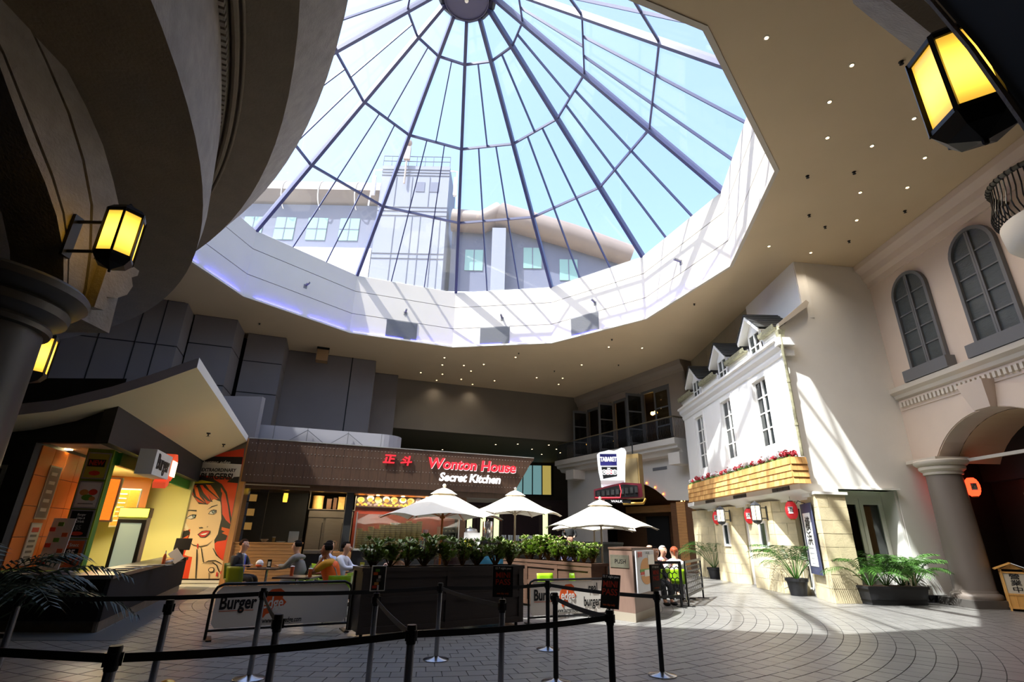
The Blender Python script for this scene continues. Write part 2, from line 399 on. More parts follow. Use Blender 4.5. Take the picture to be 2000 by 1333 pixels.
# ---------------------------------------------------------------- house side wall (sunlit) and tower block
sw = MB()
A = (9.0, 15.95); B = (12.84, 16.47); u = (Vector(B)-Vector(A)).normalized()
def sp(s, z): return (A[0]+u.x*s, A[1]+u.y*s, z)
sw.sweep([sp(0, 2.85), sp(0, 8.3), sp(1.05, 9.15), sp(1.05, HC), sp(4.7, HC), sp(4.7, 0), sp(3.0, 0), sp(3.0, 3.1), sp(1.0, 3.1), sp(1.0, 2.85)], (0.0, 0.4, 0))
house_side = struct('wall_house_side', sw, m_white)
part('tower_return', MB().box(10.02, 10.4, 16.12, 20.0, 8.8, HC), m_white, house_side)
part('window_reveal', MB().box(11.88, 11.95, 16.38, 17.1, 0.6, 3.1), m_white, house_side)
part('reveal_soffit', MB().box(9.9, 11.95, 16.15, 17.1, 3.1, 3.16), m_white, house_side)
part('raking_coping', MB().sweep([sp(-0.08, 8.28), sp(-0.08, 8.42), sp(1.12, 9.38), sp(1.22, 9.3), sp(1.12, 9.12)], (0, -0.16, 0)), m_trim, house_side)
struct('baseboard_right', MB().sweep([sp(2.75, 0), sp(3.75, 0), sp(3.75, 0.2), sp(2.75, 0.2)], (0.02, -0.06, 0)), m_baseb)
# recessed french window in the side wall
fw = thing('french_window', 'white french window with tall glass in the recess beside the limestone corner pier', 'window', (11.12, 17.0, 0.35), 0)
part('frame', MB().box(-0.83, 0.83, 0, 0.1, 2.55, 2.75).box(-0.83, -0.75, 0, 0.1, 0, 2.55).box(0.75, 0.83, 0, 0.1, 0, 2.55), m_wht, fw)
for sx in (-1, 1):
    d = part('door', MB().box(sx*0.01, sx*0.12, -0.03, 0.03, 0, 2.55).box(sx*0.6, sx*0.74, -0.03, 0.03, 0, 2.55).box(sx*0.12, sx*0.6, -0.03, 0.03, 0, 0.45).box(sx*0.12, sx*0.6, -0.03, 0.03, 2.36, 2.55), m_wht, fw)
    part('pane', MB().box(sx*0.12, sx*0.6, -0.005, 0.005, 0.45, 2.36), glassmat('clear_glass', (225, 232, 232), 0.02, 0.05), d)
# interior seen through it
m_orange_in = mat('amber_interior_wall', (150, 96, 48), 0.7, noise=0.1, scale=2)
struct('wall_restaurant', MB().box(9.6, 12.6, 19.2, 19.3, 0, 3.1), m_orange_in)
# ================================================================ white house facade on the right
XF = 9.0
fb = MB()
cols = [(16.36, 17.35), (18.45, 20.42), (21.48, 23.62), (24.72, 26.2)]
for y0, y1 in cols: fb.box(XF, XF+0.35, y0, y1, 3.2, 8.3)
for y0, y1 in ((17.35, 18.45), (20.42, 21.48), (23.62, 24.72)):
    fb.box(XF, XF+0.35, y0, y1, 3.2, 4.66); fb.box(XF, XF+0.35, y0, y1, 7.08, 7.74)
    ym = (y0+y1)/2 - 0.05
    fb.box(XF, XF+0.35, y0, ym-0.42, 7.74, 8.3); fb.box(XF, XF+0.35, ym+0.42, y1, 7.74, 8.3)
front = struct('wall_house_front', fb, m_white)
part('window_surround', MB().box(XF-.03, XF, 17.2, 17.35, 4.4, 7.2).box(XF-.03, XF, 18.45, 18.6, 4.4, 7.2).box(XF-.03, XF, 20.27, 20.42, 4.4, 7.2).box(XF-.03, XF, 21.48, 21.63, 4.4, 7.2).box(XF-.03, XF, 23.47, 23.62, 4.4, 7.2).box(XF-.03, XF, 24.72, 24.87, 4.4, 7.2), m_white, front)
hc = sroot('trim_2')
part('cornice', profile_y([(0, 7.3), (0.05, 7.32), (0.08, 7.42), (0.08, 7.5), (0.2, 7.62), (0.22, 7.76), (0.3, 7.8), (0.3, 7.88), (0, 7.95)], XF, 15.85, 26.2), m_wht, hc)
part('cornice_return', MB().box(XF-0.25, XF+0.3, 15.68, 15.93, 7.62, 7.88).box(XF-0.12, XF+0.3, 15.82, 15.93, 7.3, 7.5), m_wht, hc)
part('beam', profile_y([(0, 2.8), (0.04, 2.8), (0.04, 2.88), (0.5, 3.06), (0.5, 3.22), (0, 3.22)], XF+0.25, 15.9, 26.2), m_white, hc)
def multi_window(name, n, x, yc, z0, w_, h_, rows, cols_, fr=0.06, gl=0.025, st=0.05):
    ww = sroot(name, (x, yc, z0))
    b = MB().box(-0.03, 0.05, -w_/2, w_/2, 0, fr).box(-0.03, 0.05, -w_/2, w_/2, h_-fr, h_).box(-0.03, 0.05, -w_/2, -w_/2+fr, fr, h_-fr).box(-0.03, 0.05, w_/2-fr, w_/2, fr, h_-fr)
    b.box(-0.03, 0.05, -st, st, fr, h_-fr)
    part('window_frame', b, m_wht, ww)
    hw = w_/2-fr-st
    for s in (-1, 1):
        y0, y1 = (st, w_/2-fr) if s > 0 else (-w_/2+fr, -st)
        for i in range(rows):
            za, zb = fr + (h_-2*fr)*i/rows, fr + (h_-2*fr)*(i+1)/rows
            part('pane', MB().box(0.01, 0.02, y0, y1, za, zb), m_wglass, ww)
            if i: part('glazing_bar', MB().box(-0.02, 0.03, y0, y1, za-gl, za+gl), m_wht, ww)
    return ww
for i, yc in enumerate((17.9, 20.95, 24.17)):
    multi_window('window_%d' % (5+i), 5+i, XF+0.12, yc, 4.66, 1.08, 2.42, 4, 2)
for i, (y0, y1) in enumerate(((17.35, 18.45), (20.42, 21.48), (23.62, 24.72))):
    ym = (y0+y1)/2 - 0.05
    multi_window('window_%d' % (8+i), 8+i, XF+0.0, ym-0.18, 7.8, 0.86, 1.0, 2, 2, 0.05, 0.02, 0.03)
    lab = ('dormer with white gable nearest the sunlit corner of the white house', 'middle of the three white gabled dormers on the white house', 'farthest of the three white gabled dormers, beside the black balcony')[i]
    dm = thing('dormer', lab, 'dormer', (XF, ym-0.18, 7.95), 0, 'dormers of the white house')
    part('cheek', MB().box(0.0, 1.4, -0.52, -0.44, 0, 1.0), m_white, dm); part('cheek', MB().box(0.0, 1.4, 0.44, 0.52, 0, 1.0), m_white, dm)
    part('gable_wall', MB().sweep([(-0.02, -0.52, 0.86), (-0.02, 0.52, 0.86), (-0.02, 0, 1.42)], (0.1, 0, 0)), m_white, dm)
    for s in (-1, 1):
        part('barge_board', MB().sweep([(-0.28, s*0.86, 0.72), (-0.28, 0, 1.5), (-0.28, 0, 1.36), (-0.28, s*0.83, 0.6)], (0.06, 0, 0)), m_wht, dm)
        part('soffit', MB().sweep([(-0.26, s*0.84, 0.68), (-0.26, 0, 1.44), (-0.26, 0, 1.40), (-0.26, s*0.83, 0.64)], (1.6, 0, 0)), m_wht, dm)
        rf = None
        for j in range(6):
            t0, t1 = j/6, (j+1)/6+0.02
            q = lambda t, e: (s*0.9*(1-t), 0.72+0.84*t+e)
            a0, a1 = q(t0, 0.05), q(t1, 0.02)
            part('slate', MB().sweep([(-0.3, a0[0], a0[1]-0.03), (-0.3, a1[0], a1[1]-0.02), (-0.3, a1[0], a1[1]+0.01), (-0.3, a0[0], a0[1]+0.02)], (1.9, 0, 0)), m_slate, dm)
for i, (y0, y1) in enumerate(((15.95, 17.05), (18.3, 20.1), (21.4, 23.2), (24.4, 26.3))):
    g = thing('roof_gutter', ('weathered copper gutter at the sunlit corner of the white house', 'weathered gutter between the nearest and middle dormers', 'weathered gutter between the middle and farthest dormers', 'weathered gutter beyond the farthest dormer')[i], 'gutter', (XF, (y0+y1)/2, 8.3), 0, 'gutters of the white house')
    L = (y1-y0)/2
    part('channel', MB().sweep([(-0.2, -L, 0.02), (-0.22, -L, 0.16), (-0.19, -L, 0.16), (-0.17, -L, 0.05), (-0.02, -L, 0.05), (-0.02, -L, 0.0), (-0.15, -L, -0.02)], (0, 2*L, 0)), m_lead, g)
    part('fascia_board', MB().box(-0.02, 0.02, -L, L, -0.12, 0.1), m_wht, g)
struct('roof_main', MB().quadbox([(XF+.05, 15.98, 8.3), (10.1, 15.98, 9.25), (10.1, 26.2, 9.25), (XF+.05, 26.2, 8.3), (XF+.05, 15.98, 8.4), (10.1, 15.98, 9.35), (10.1, 26.2, 9.35), (XF+.05, 26.2, 8.4)]), m_slate)['kind'] = 'structure'
m_beige = mat('beige_boarding', (158, 148, 122), 0.75)
ub = sroot('wall_upper_boarding')
yy = 16.6
while yy < 27.2: part('panel', MB().box(10.1, 10.16, yy, yy+1.18, 8.9, HC), m_beige, ub); yy += 1.2
dp = thing('downpipe', 'weathered copper downpipe on the sunlit corner of the white house', 'drainpipe', (8.93, 15.84, 0))
part('pipe', MB().tube([(0, 0.02, 8.35), (-0.02, 0, 8.15), (-0.06, -0.12, 7.9), (-0.06, -0.12, 7.3), (0, -0.04, 7.0), (0, -0.04, 4.02)], 0.05), m_lead, dp, True)
part('hopper', MB().quadbox([(-0.08, -0.1, 7.9), (0.08, -0.1, 7.9), (0.08, 0.06, 7.9), (-0.08, 0.06, 7.9), (-0.12, -0.16, 8.15), (0.12, -0.16, 8.15), (0.12, 0.08, 8.15), (-0.12, 0.08, 8.15)]), m_lead, dp)
for z in (5.0, 6.4): part('bracket', MB().tube([(0, -0.04, z-.04), (0, -0.04, z+.04)], 0.065), m_lead, dp, True)
# vents in the beam
for i, (y0, y1) in enumerate(((16.5, 17.6), (19.6, 20.75), (22.7, 23.75))):
    v = thing('air_vent', ('grey slotted vent under the near end of the flower box', 'grey slotted vent under the middle of the flower box', 'grey slotted vent under the far end of the flower box')[i], 'vent', (8.74, (y0+y1)/2, 3.14), 0, 'vents under the flower box')
    h = (y1-y0)/2
    part('backing', MB().box(-0.012, 0.0, -h, h, -0.06, 0.06), m_blackm, v)
    for j in range(3): part('slat_panel', MB().box(-0.02, -0.012, -h+j*2*h/3+.02, -h+(j+1)*2*h/3-.02, -0.055, -0.03).box(-0.02, -0.012, -h+j*2*h/3+.02, -h+(j+1)*2*h/3-.02, -0.01, 0.01).box(-0.02, -0.012, -h+j*2*h/3+.02, -h+(j+1)*2*h/3-.02, 0.03, 0.055), m_grey, v)
# ---------------------------------------------------------------- flower box
m_cedar = [mat('cedar_shingle_a', (214, 164, 98), 0.7, noise=0.12, scale=8, stretch=(1, 1, .3)), mat('cedar_shingle_b', (226, 180, 112), 0.7, noise=0.12, scale=8, stretch=(1, 1, .3)), mat('cedar_shingle_c', (198, 146, 84), 0.7, noise=0.12, scale=8, stretch=(1, 1, .3))]
m_soil = mat('soil', (70, 50, 34), 0.95)
fbx = thing('flower_box', 'long cedar shingled flower box across the front of the white house', 'flower box', (8.5, 20.45, 3.22))
part('box_core', MB().box(0.02, 0.5, -4.68, 4.68, 0, 0.68), m_cedar[2], fbx); part('soil', MB().box(0.04, 0.48, -4.62, 4.62, 0.68, 0.72), m_soil, fbx)
sh = {}
for c in range(4):
    z0 = 0.0 + c*0.19; y = -4.72; j = 0
    while y < 4.68:
        wd = random.choice((0.13, 0.16, 0.19)); y1 = min(y+wd, 4.72)
        b = MB().quadbox([(-0.03, y+.003, z0-.01), (0.02, y+.003, z0-.01), (0.02, y1-.003, z0-.01), (-0.03, y1-.003, z0-.01), (-0.004, y+.003, z0+.2), (0.02, y+.003, z0+.2), (0.02, y1-.003, z0+.2), (-0.004, y1-.003, z0+.2)])
        part('shingle', b, random.choice(m_cedar), fbx); y = y1
    x = 0.0
    while x < 0.5:
        x1 = min(x+0.17, 0.5)
        b = MB().quadbox([(x+.003, -4.75, z0-.01), (x1-.003, -4.75, z0-.01), (x1-.003, -4.68, z0-.01), (x+.003, -4.68, z0-.01), (x+.003, -4.71, z0+.2), (x1-.003, -4.71, z0+.2), (x1-.003, -4.68, z0+.2), (x+.003, -4.68, z0+.2)])
        part('shingle', b, random.choice(m_cedar), fbx); x = x1
m_leafy = mat('leaf_green', (92, 130, 52), 0.5, noise=0.25, scale=12)
m_red = mat('petal_red', (196, 44, 58), 0.5, noise=0.15, scale=20); m_petw = mat('petal_white', (240, 236, 236), 0.5)
def leafball(mb, c, r, n, sz, flat=0.7, rnd=random):
    for _ in range(n):
        v = Vector((rnd.gauss(0, 1), rnd.gauss(0, 1), rnd.gauss(0, 1))).normalized()*r*rnd.uniform(.6, 1); p = Vector(c) + Vector((v.x, v.y, v.z*flat))
        a = v.normalized(); t = a.cross(Vector((rnd.random(), rnd.random(), rnd.random()))).normalized(); q = a.cross(t)
        t = (t + a*0.5).normalized()
        mb.face([p - q*sz*.4, p + t*sz*.5 - q*sz*.25, p + t*sz, p + t*sz*.5 + q*sz*.45, p + q*sz*.2])
def geranium(red):
    g = thing('geranium', 'red geraniums in the cedar flower box' if red else 'white geraniums in the cedar flower box', 'flowers', (0, 0, 0), 0, 'red geraniums' if red else 'white geraniums')
    lb = MB(); leafball(lb, (0, 0, 0.06), 0.16, 60, 0.09, .5); part('leaves', lb, m_leafy, g, kind='stuff')
    for i in range(4):
        a = i*1.57+.4; c = (0.11*math.cos(a), 0.13*math.sin(a), 0.16+0.04*(i % 2))
        bb = MB(); leafball(bb, c, 0.07, 46, 0.055, 1.0); part('bloom', bb, m_red if red else m_petw, g, kind='stuff')
    return g
gr, gw = geranium(True), geranium(False)
seq = 'wrwwrwrwrrwrwrrwrwwrwrwwrwrrwwrwrr'
first = {'r': gr, 'w': gw}
for i, ch in enumerate(seq):
    loc = (8.74+random.uniform(-.06, .06), 25.05-i*(9.15/len(seq)), 3.96)
    if first.get(ch): first[ch].location = loc; first[ch] = None
    else: dup(gr if ch == 'r' else gw, loc, random.uniform(0, 6), scale=random.uniform(.85, 1.2))
# ---------------------------------------------------------------- limestone piers, doors
def stone_face(root, a, b, z0, z1, course=0.36, seed=0, wmin=0.45, wmax=0.85, proud=0.03):
    """limestone blocks laid on the vertical face from a to b (outward normal to the right of a->b)"""
    rnd = random.Random(seed); a = Vector(a); b = Vector(b); t = (b-a); L = t.length; t.normalize(); n = Vector((t.y, -t.x))
    nz = max(1, round((z1-z0)/course)); hz = (z1-z0)/nz
    for c in range(nz):
        s = 0.0; k = 0
        while s < L-1e-3:
            wd = rnd.uniform(wmin, wmax)*(0.5 if (k == 0 and c % 2) else 1); e = s+wd
            if L-e < 0.25: e = L
            g = 0.004; za, zb = z0+c*hz+g, z0+(c+1)*hz-g; pr = proud + rnd.uniform(-.006, .006); P = []
            for z in (za, zb):
                for q, d in ((s+g, -.01), (e-g, -.01), (e-g, pr), (s+g, pr)):
                    p = a + t*q + n*d; P.append((p.x, p.y, z))
            part('stone_block', MB().quadbox(P), m_stone, root); s = e; k += 1
def pier(name_i, poly, faces, z1, seed):
    r_ = sroot('wall_pier_%d' % name_i); part('core', MB().prism(poly, 0, z1), m_joint, r_)
    for i, (a, b) in enumerate(faces): stone_face(r_, a, b, 0, z1, seed=seed+i*7)
    return r_
pA = pier(1, [(9.44, 17.23), (9.05, 15.7), (9.98, 15.83), (9.98, 17.23)], [((9.44, 17.23), (9.05, 15.7)), ((9.05, 15.7), (9.98, 15.83))], 2.9, 3)
part('capping', MB().prism([(9.38, 17.3), (8.98, 15.63), (10.05, 15.76), (10.05, 16.2), (9.6, 17.3)], 2.9, 2.98), m_wht, pA)
pier(2, [(9.0, 20.3), (9.0, 18.35), (9.5, 17.9), (9.7, 17.9), (9.7, 20.3)], [((9.0, 20.3), (9.0, 18.35)), ((9.0, 18.35), (9.5, 17.9)), ((9.7, 20.3), (9.0, 20.3))], 2.86, 11)
pier(3, [(8.98, 23.6), (8.98, 21.95), (9.45, 21.7), (9.7, 21.7), (9.7, 23.6)], [((8.98, 23.6), (8.98, 21.95)), ((8.98, 21.95), (9.45, 21.7))], 2.86, 23)
pier(4, [(8.95, 26.2), (8.95, 25.2), (9.4, 24.8), (9.7, 24.8), (9.7, 26.2)], [((8.95, 26.2), (8.95, 25.2)), ((8.95, 25.2), (9.4, 24.8))], 2.86, 31)
struct('wall_recess_lintel', MB().box(9.25, 9.7, 15.9, 26.2, 2.86, 3.2), m_white)
def small_window(y, lab):
    t = thing('pier_window', lab, 'window', (8.96, y, 1.34), 0, 'small windows in the limestone piers')
    part('frame', MB().box(-0.05, 0.02, -0.3, 0.3, 0, 0.09).box(-0.05, 0.02, -0.3, 0.3, 0.81, 0.9).box(-0.05, 0.02, -0.3, -0.2, 0.09, 0.81).box(-0.05, 0.02, 0.2, 0.3, 0.09, 0.81), m_wht, t)
    part('pane', MB().box(-0.02, 0.0, -0.2, 0.2, 0.09, 0.81), m_wglass, t)
small_window(22.35, 'small white framed window in the limestone pier farther along the white house')
small_window(19.1, 'small white framed window in the limestone pier nearer the corner')
def house_door(n, y0, y1, x=9.55, dbl=True):
    d = sroot('door_%d' % n, (x, (y0+y1)/2, 0)); h = (y1-y0)/2
    part('frame', MB().box(-0.05, 0.05, -h, h, 2.72, 2.86).box(-0.05, 0.05, -h, -h+.1, 0, 2.72).box(-0.05, 0.05, h-.1, h, 0, 2.72), m_wht, d)
    leaves = ((-h+.1, 0), (0, h-.1))
    for a, b in leaves:
        lf = part('leaf', MB().box(-.03, .02, a, a+.1, 0.0, 2.72).box(-.03, .02, b-.1, b, 0.0, 2.72).box(-.03, .02, a+.1, b-.1, 0, 0.22).box(-.03, .02, a+.1, b-.1, 0.85, 1.0).box(-.03, .02, a+.1, b-.1, 2.6, 2.72), m_wht, d)
        part('pane', MB().box(-.005, .005, a+.1, b-.1, 0.22, 0.85), m_wglass, lf); part('pane', MB().box(-.005, .005, a+.1, b-.1, 1.0, 2.6), m_wglass, lf)
house_door(1, 20.3, 21.72); house_door(2, 23.6, 24.8, 9.6); house_door(3, 17.23, 18.1, 9.65)
# lanterns on the house front
m_milk = mat('lantern_milk_glass', (250, 236, 196), 0.3, emit=0.9); m_iron = mat('grey_iron', (70, 72, 76), 0.45, 0.5)
def hex_lantern(name, lab, loc, rot, r0, h, glass, frame, group=None, n=6, arm=0.3):
    t = thing(name, lab, 'lantern', loc, rot, group)
    k = [(r0*math.cos(2*math.pi*i/n), r0*math.sin(2*math.pi*i/n)) for i in range(n)]
    for i in range(n):
        a, b = k[i], k[(i+1) % n]
        part('glass_pane', MB().sweep([(a[0]*.96, a[1]*.96, -h/2), (b[0]*.96, b[1]*.96, -h/2), (b[0]*.96, b[1]*.96, h/2), (a[0]*.96, a[1]*.96, h/2)], (-(a[0]+b[0])*.01, -(a[1]+b[1])*.01, 0)), glass, t)
        part('upright', MB().bar((a[0], a[1], -h/2), (a[0], a[1], h/2), r0*.12, r0*.12, (a[0], a[1], 0)), frame, t)
    part('bottom_cap', MB().lathe([(r0*1.04, 0.03), (r0*1.04, 0), (r0*.75, -h*.13), (r0*.2, -h*.2), (r0*.08, -h*.22), (r0*.08, -h*.26), (0.01, -h*.27)], (0, 0, -h/2), n), frame, t)
    part('roof', MB().lathe([(r0*1.04, -0.03), (r0*1.06, 0.0), (r0*.8, h*.1), (r0*.25, h*.2), (r0*.1, h*.24), (0.01, h*.27)], (0, 0, h/2), n), frame, t)
    br = MB()
    for z in (-h*.33, h*.33): br.tube([(r0*.9, 0, z), (r0+arm, 0, z)], r0*.1, 6)
    part('bracket', br, frame, t, True)
    part('back_plate', MB().box(r0+arm-.015, r0+arm+.015, -r0*.3, r0*.3, -h*.45, h*.45), frame, t)
    return t
hex_lantern('wall_lantern', 'white glowing hexagonal lantern over the farther small pier window', (8.6, 21.85, 2.5), 0, 0.16, 0.5, m_milk, m_iron, 'white lanterns on the house front', arm=0.2)
hex_lantern('wall_lantern', 'white glowing hexagonal lantern over the nearer small pier window', (8.6, 18.7, 2.48), 0, 0.17, 0.52, m_milk, m_iron, 'white lanterns on the house front', arm=0.2)
m_paper = mat('red_paper', (205, 40, 44), 0.6, emit=0.12); m_ink = mat('black_ink', (16, 14, 14), 0.6); m_gold = mat('brass', (190, 150, 70), 0.3, 0.9); m_pw = mat('paper_white', (238, 236, 230), 0.7)
def paper_lantern(lab, loc, glow=False, rot=0, ch='酒'):
    t = thing('paper_lantern', lab, 'lantern', loc, rot, 'red paper lanterns')
    prof = [(0.09, -.26)] + [(0.09 + 0.09*math.sin(math.pi*i/12)**.6 + (0.004 if i % 2 else -.002), -.25+.5*i/12) for i in range(13)] + [(0.09, .26)]
    part('shade', MB().lathe(prof, (0, 0, 0), 20), m_glow if glow else m_paper, t, True)
    part('cap', MB().lathe([(.075, .25), (.075, .29), (.01, .29)], (0, 0, 0), 16), m_ink, t); part('base', MB().lathe([(.01, -.29), (.075, -.29), (.075, -.25)], (0, 0, 0), 16), m_gold, t)
    part('label_panel', MB().box(-0.19, -.185, -.07, .07, -.1, .1), m_pw, t); text(ch, .17, m_ink, t, (-.193, 0, 0), (R(90), 0, R(-90)))
    part('cord', MB().tube([(0, 0, .29), (0, 0, .42)], .006, 5), m_ink, t)
    return t
m_glow = mat('red_paper_lit', (255, 60, 30), 0.6, emit=1.6)
paper_lantern('red paper lantern hanging behind the farther white lantern', (8.95, 23.2, 2.46), rot=R(55)); paper_lantern('red paper lantern hanging left of the nearer white lantern', (8.95, 20.05, 2.43), rot=R(55)); paper_lantern('red paper lantern hanging over the potted palm by the corner pier', (8.95, 17.0, 2.5), rot=R(55))
# hanging scroll sign on pier A
bs = thing('scroll_sign', 'tall blue bordered scroll sign with black brushed characters on the limestone corner pier', 'sign', (9.2, 16.5, 1.68), math.atan2(-1.53, -0.39)+R(0))
m_navy = mat('indigo_border', (62, 66, 96), 0.6)
part('backing', MB().box(-.55, .55, -.075, -.04, -1.0, 1.0), m_navy, bs); part('paper', MB().box(-.37, .37, -.085, -.074, -.78, .72), m_pw, bs)
text('橫', .42, m_ink, bs, (0.02, -.087, .38), UP, sx=1.2, bold=.006); text('浜', .42, m_ink, bs, (0.0, -.087, -.03), UP, sx=1.2, bold=.006)
for i, z in enumerate((-.28, -.42, -.56, -.7)): text(('restaurant', 'sushi & sake bar', 'teppanyaki', 'open daily')[i], .09, m_ink, bs, (0, -.087, z), UP, sx=1.0) if False else part('print_line', MB().box(-.25+.03*i, .22-.02*i, -.088, -.084, z-.012, z+.012), mat('faint_print', (176, 178, 182), .8), bs)
part('lamp_bracket', MB().tube([(0, -.05, 1.0), (0, -.25, 1.08), (0, -.3, 1.0)], .012, 6), m_blackm, bs)
# ================================================================ balcony wing at the back right
V0 = (4.81, 36.0); VR = math.atan2(-0.883, 0.47)
# local frame: x along the wall towards the camera, local -y faces the hall
wing = sroot('wall_balcony_wing', (V0[0], V0[1], 0), VR)
wb = MB()
# wall above the slab with three door openings
ops = [(1.0, 3.72), (3.85, 6.4), (6.55, 8.9)]
ed = [-1.5] + [v for o in ops for v in o] + [10.15]
for i in range(0, len(ed), 2): wb.box(ed[i], ed[i+1], 0, 0.3, 6.5, HC)
for a, b in ops: wb.box(a, b, 0, 0.3, 9.88, HC)
# wall below with segmental arch
pa = [(10.15, 3.42), (10.15, 6.5), (-1.5, 6.5), (-1.5, 0.0), (2.3, 0.0), (2.3, 3.42)]
ac, ar, az = 5.15, 4.2, 0.45
h0 = math.acos((8.0-ac)/ar)
for i in range(13):
    a = math.pi-h0 - (math.pi-2*h0)*i/12; pa.append((ac+ar*math.cos(a), az + ar*math.sin(a)))
wb2 = MB().sweep([(x, 0, z) for x, z in pa], (0, 0.35, 0))
m_wing = mat('grey_plaster', (150, 138, 124), 0.75, noise=.03, scale=1)
m_wingw = mat('pale_plaster', (200, 194, 184), 0.75, noise=.03, scale=1)
part('upper_wall', wb, m_wing, wing); part('lower_wall', wb2, m_wingw, wing)
part('side_return', MB().box(10.0, 10.15, 0, 2.0, 6.5, HC), m_wing, wing)
wc = part('cornice', MB().sweep([(-1.5, -d, z) for d, z in [(0, 10.3), (.05, 10.3), (.1, 10.5), (.25, 10.7), (.3, HC-.01), (0, HC-.01)]], (11.65, 0, 0)), m_wing, wing)
part('slab', MB().sweep([(-1.5, -d, z) for d, z in [(0, 5.75), (.5, 5.8), (.62, 5.98), (.85, 6.05), (.88, 6.2), (1.05, 6.24), (1.05, 6.55), (0, 6.55)]], (11.45, 0, 0)), m_wingw, wing)
part('bracket', MB().box(9.3, 10.1, -.95, 0, 5.2, 5.8), m_wingw, wing); part('bracket', MB().box(-.3, .6, -.95, 0, 5.2, 5.8), m_wingw, wing)
part('vent', MB().box(7.1, 8.2, -.02, 0, 5.15, 5.32), m_grey, wing)
m_greyd = mat('grey_painted_timber', (92, 94, 96), 0.5)
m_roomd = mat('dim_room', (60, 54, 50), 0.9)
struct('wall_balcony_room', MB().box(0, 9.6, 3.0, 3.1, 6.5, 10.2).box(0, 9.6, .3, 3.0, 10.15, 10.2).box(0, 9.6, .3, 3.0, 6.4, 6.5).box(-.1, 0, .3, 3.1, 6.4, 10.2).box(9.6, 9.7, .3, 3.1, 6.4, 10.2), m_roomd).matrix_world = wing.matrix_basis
m_glw = glassmat('door_glass', (170, 175, 178), 0.02, 0.06)
for i, (a, b) in enumerate(ops):
    d = sroot('door_%d' % (4+i), (V0[0], V0[1], 0), VR); m = (a+b)/2
    part('frame', MB().box(a, b, .05, .15, 9.72, 9.88).box(a, a+.12, .05, .15, 6.55, 9.72).box(b-.12, b, .05, .15, 6.55, 9.72), m_greyd, d)
    for x0, x1 in ((m-.15, b-.12),):
        lf = part('leaf', MB().box(x0, x0+.12, .05, .12, 6.55, 9.72).box(x1-.12, x1, .05, .12, 6.55, 9.72).box(x0+.12, x1-.12, .05, .12, 6.55, 6.8).box(x0+.12, x1-.12, .05, .12, 9.6, 9.72).box(x0+.12, x1-.12, .06, .1, 7.55, 7.63).box(x0+.12, x1-.12, .06, .1, 8.6, 8.68), m_greyd, d)
        part('pane', MB().box(x0+.12, x1-.12, .075, .085, 6.8, 9.6), m_glw, lf)
    # leaf swung open towards the hall
    lf = part('leaf', MB().box(-.03, .03, -1.1, -.98, 6.55, 9.75).box(-.03, .03, -.12, 0, 6.55, 9.75).box(-.03, .03, -.98, -.12, 6.55, 6.8).box(-.03, .03, -.98, -.12, 9.6, 9.75).box(-.02, .02, -.98, -.12, 7.55, 7.63).box(-.02, .02, -.98, -.12, 8.6, 8.68), m_greyd, d, loc=(a+.05, .05, 0), rot=R(-12))
    part('pane', MB().box(-.005, .005, -.98, -.12, 6.8, 9.6), m_glw, lf)
# lit interior lamp
m_bulb = mat('warm_bulb', (255, 190, 90), emit=8)
for i, (x, y, z) in enumerate(((6.0, 1.5, 8.9), (8.3, 1.5, 8.7), (8.35, 1.2, 8.1))):
    t = thing('interior_lamp', ('twin globe lamp glowing behind the middle balcony doors', 'small amber lamp glowing high behind the right balcony door', 'small amber lamp glowing low behind the right balcony door')[i], 'lamp', Matrix.Rotation(VR, 4, 'Z') @ Vector((x, y, z)) + Vector((V0[0], V0[1], 0)), VR)
    for k in ((-.14, .14) if i == 0 else (0,)): part('globe', MB().ball((k, 0, 0), .12 if i == 0 else .06, 12), m_bulb, t, True)
    part('stem', MB().tube([(0, 0, .05), (0, 0, 10.15-z)], .012, 5), m_blackm, t)
# railing
def railing(root, x0, x1, y, z0, z1, n, m):
    part('top_rail', MB().bar((x0, y, z1), (x1, y, z1), .09, .06), m_lead2, root); part('bottom_rail', MB().bar((x0, y, z0+.06), (x1, y, z0+.06), .05, .03), m, root)
    for i in range(n):
        x = x0 + (x1-x0)*(i+.5)/n
        part('baluster', MB().tube([(x, y, z0+.06), (x, y-.05, z0+.25), (x, y-.09, z0+.42), (x, y-.02, z0+.7), (x, y, z1)], .014, 4), m, root)
m_lead2 = mat('dull_brass_rail', (120, 108, 84), 0.5, 0.3)
rr = thing('balcony_railing', 'long black railing with bellied balusters along the far balcony', 'railing', (V0[0], V0[1], 0), VR)
railing(rr, -1.2, 9.9, -.98, 6.55, 7.68, 96, m_blackm)
part('return_rail', MB().bar((9.9, -.98, 7.68), (9.9, 0, 7.68), .09, .06), m_lead2, rr)
for i in range(8):
    y = -.9+i*.11; part('baluster', MB().tube([(9.9, y, 6.6), (9.97, y, 6.95), (9.9, y, 7.68)], .014, 4), m_blackm, rr)
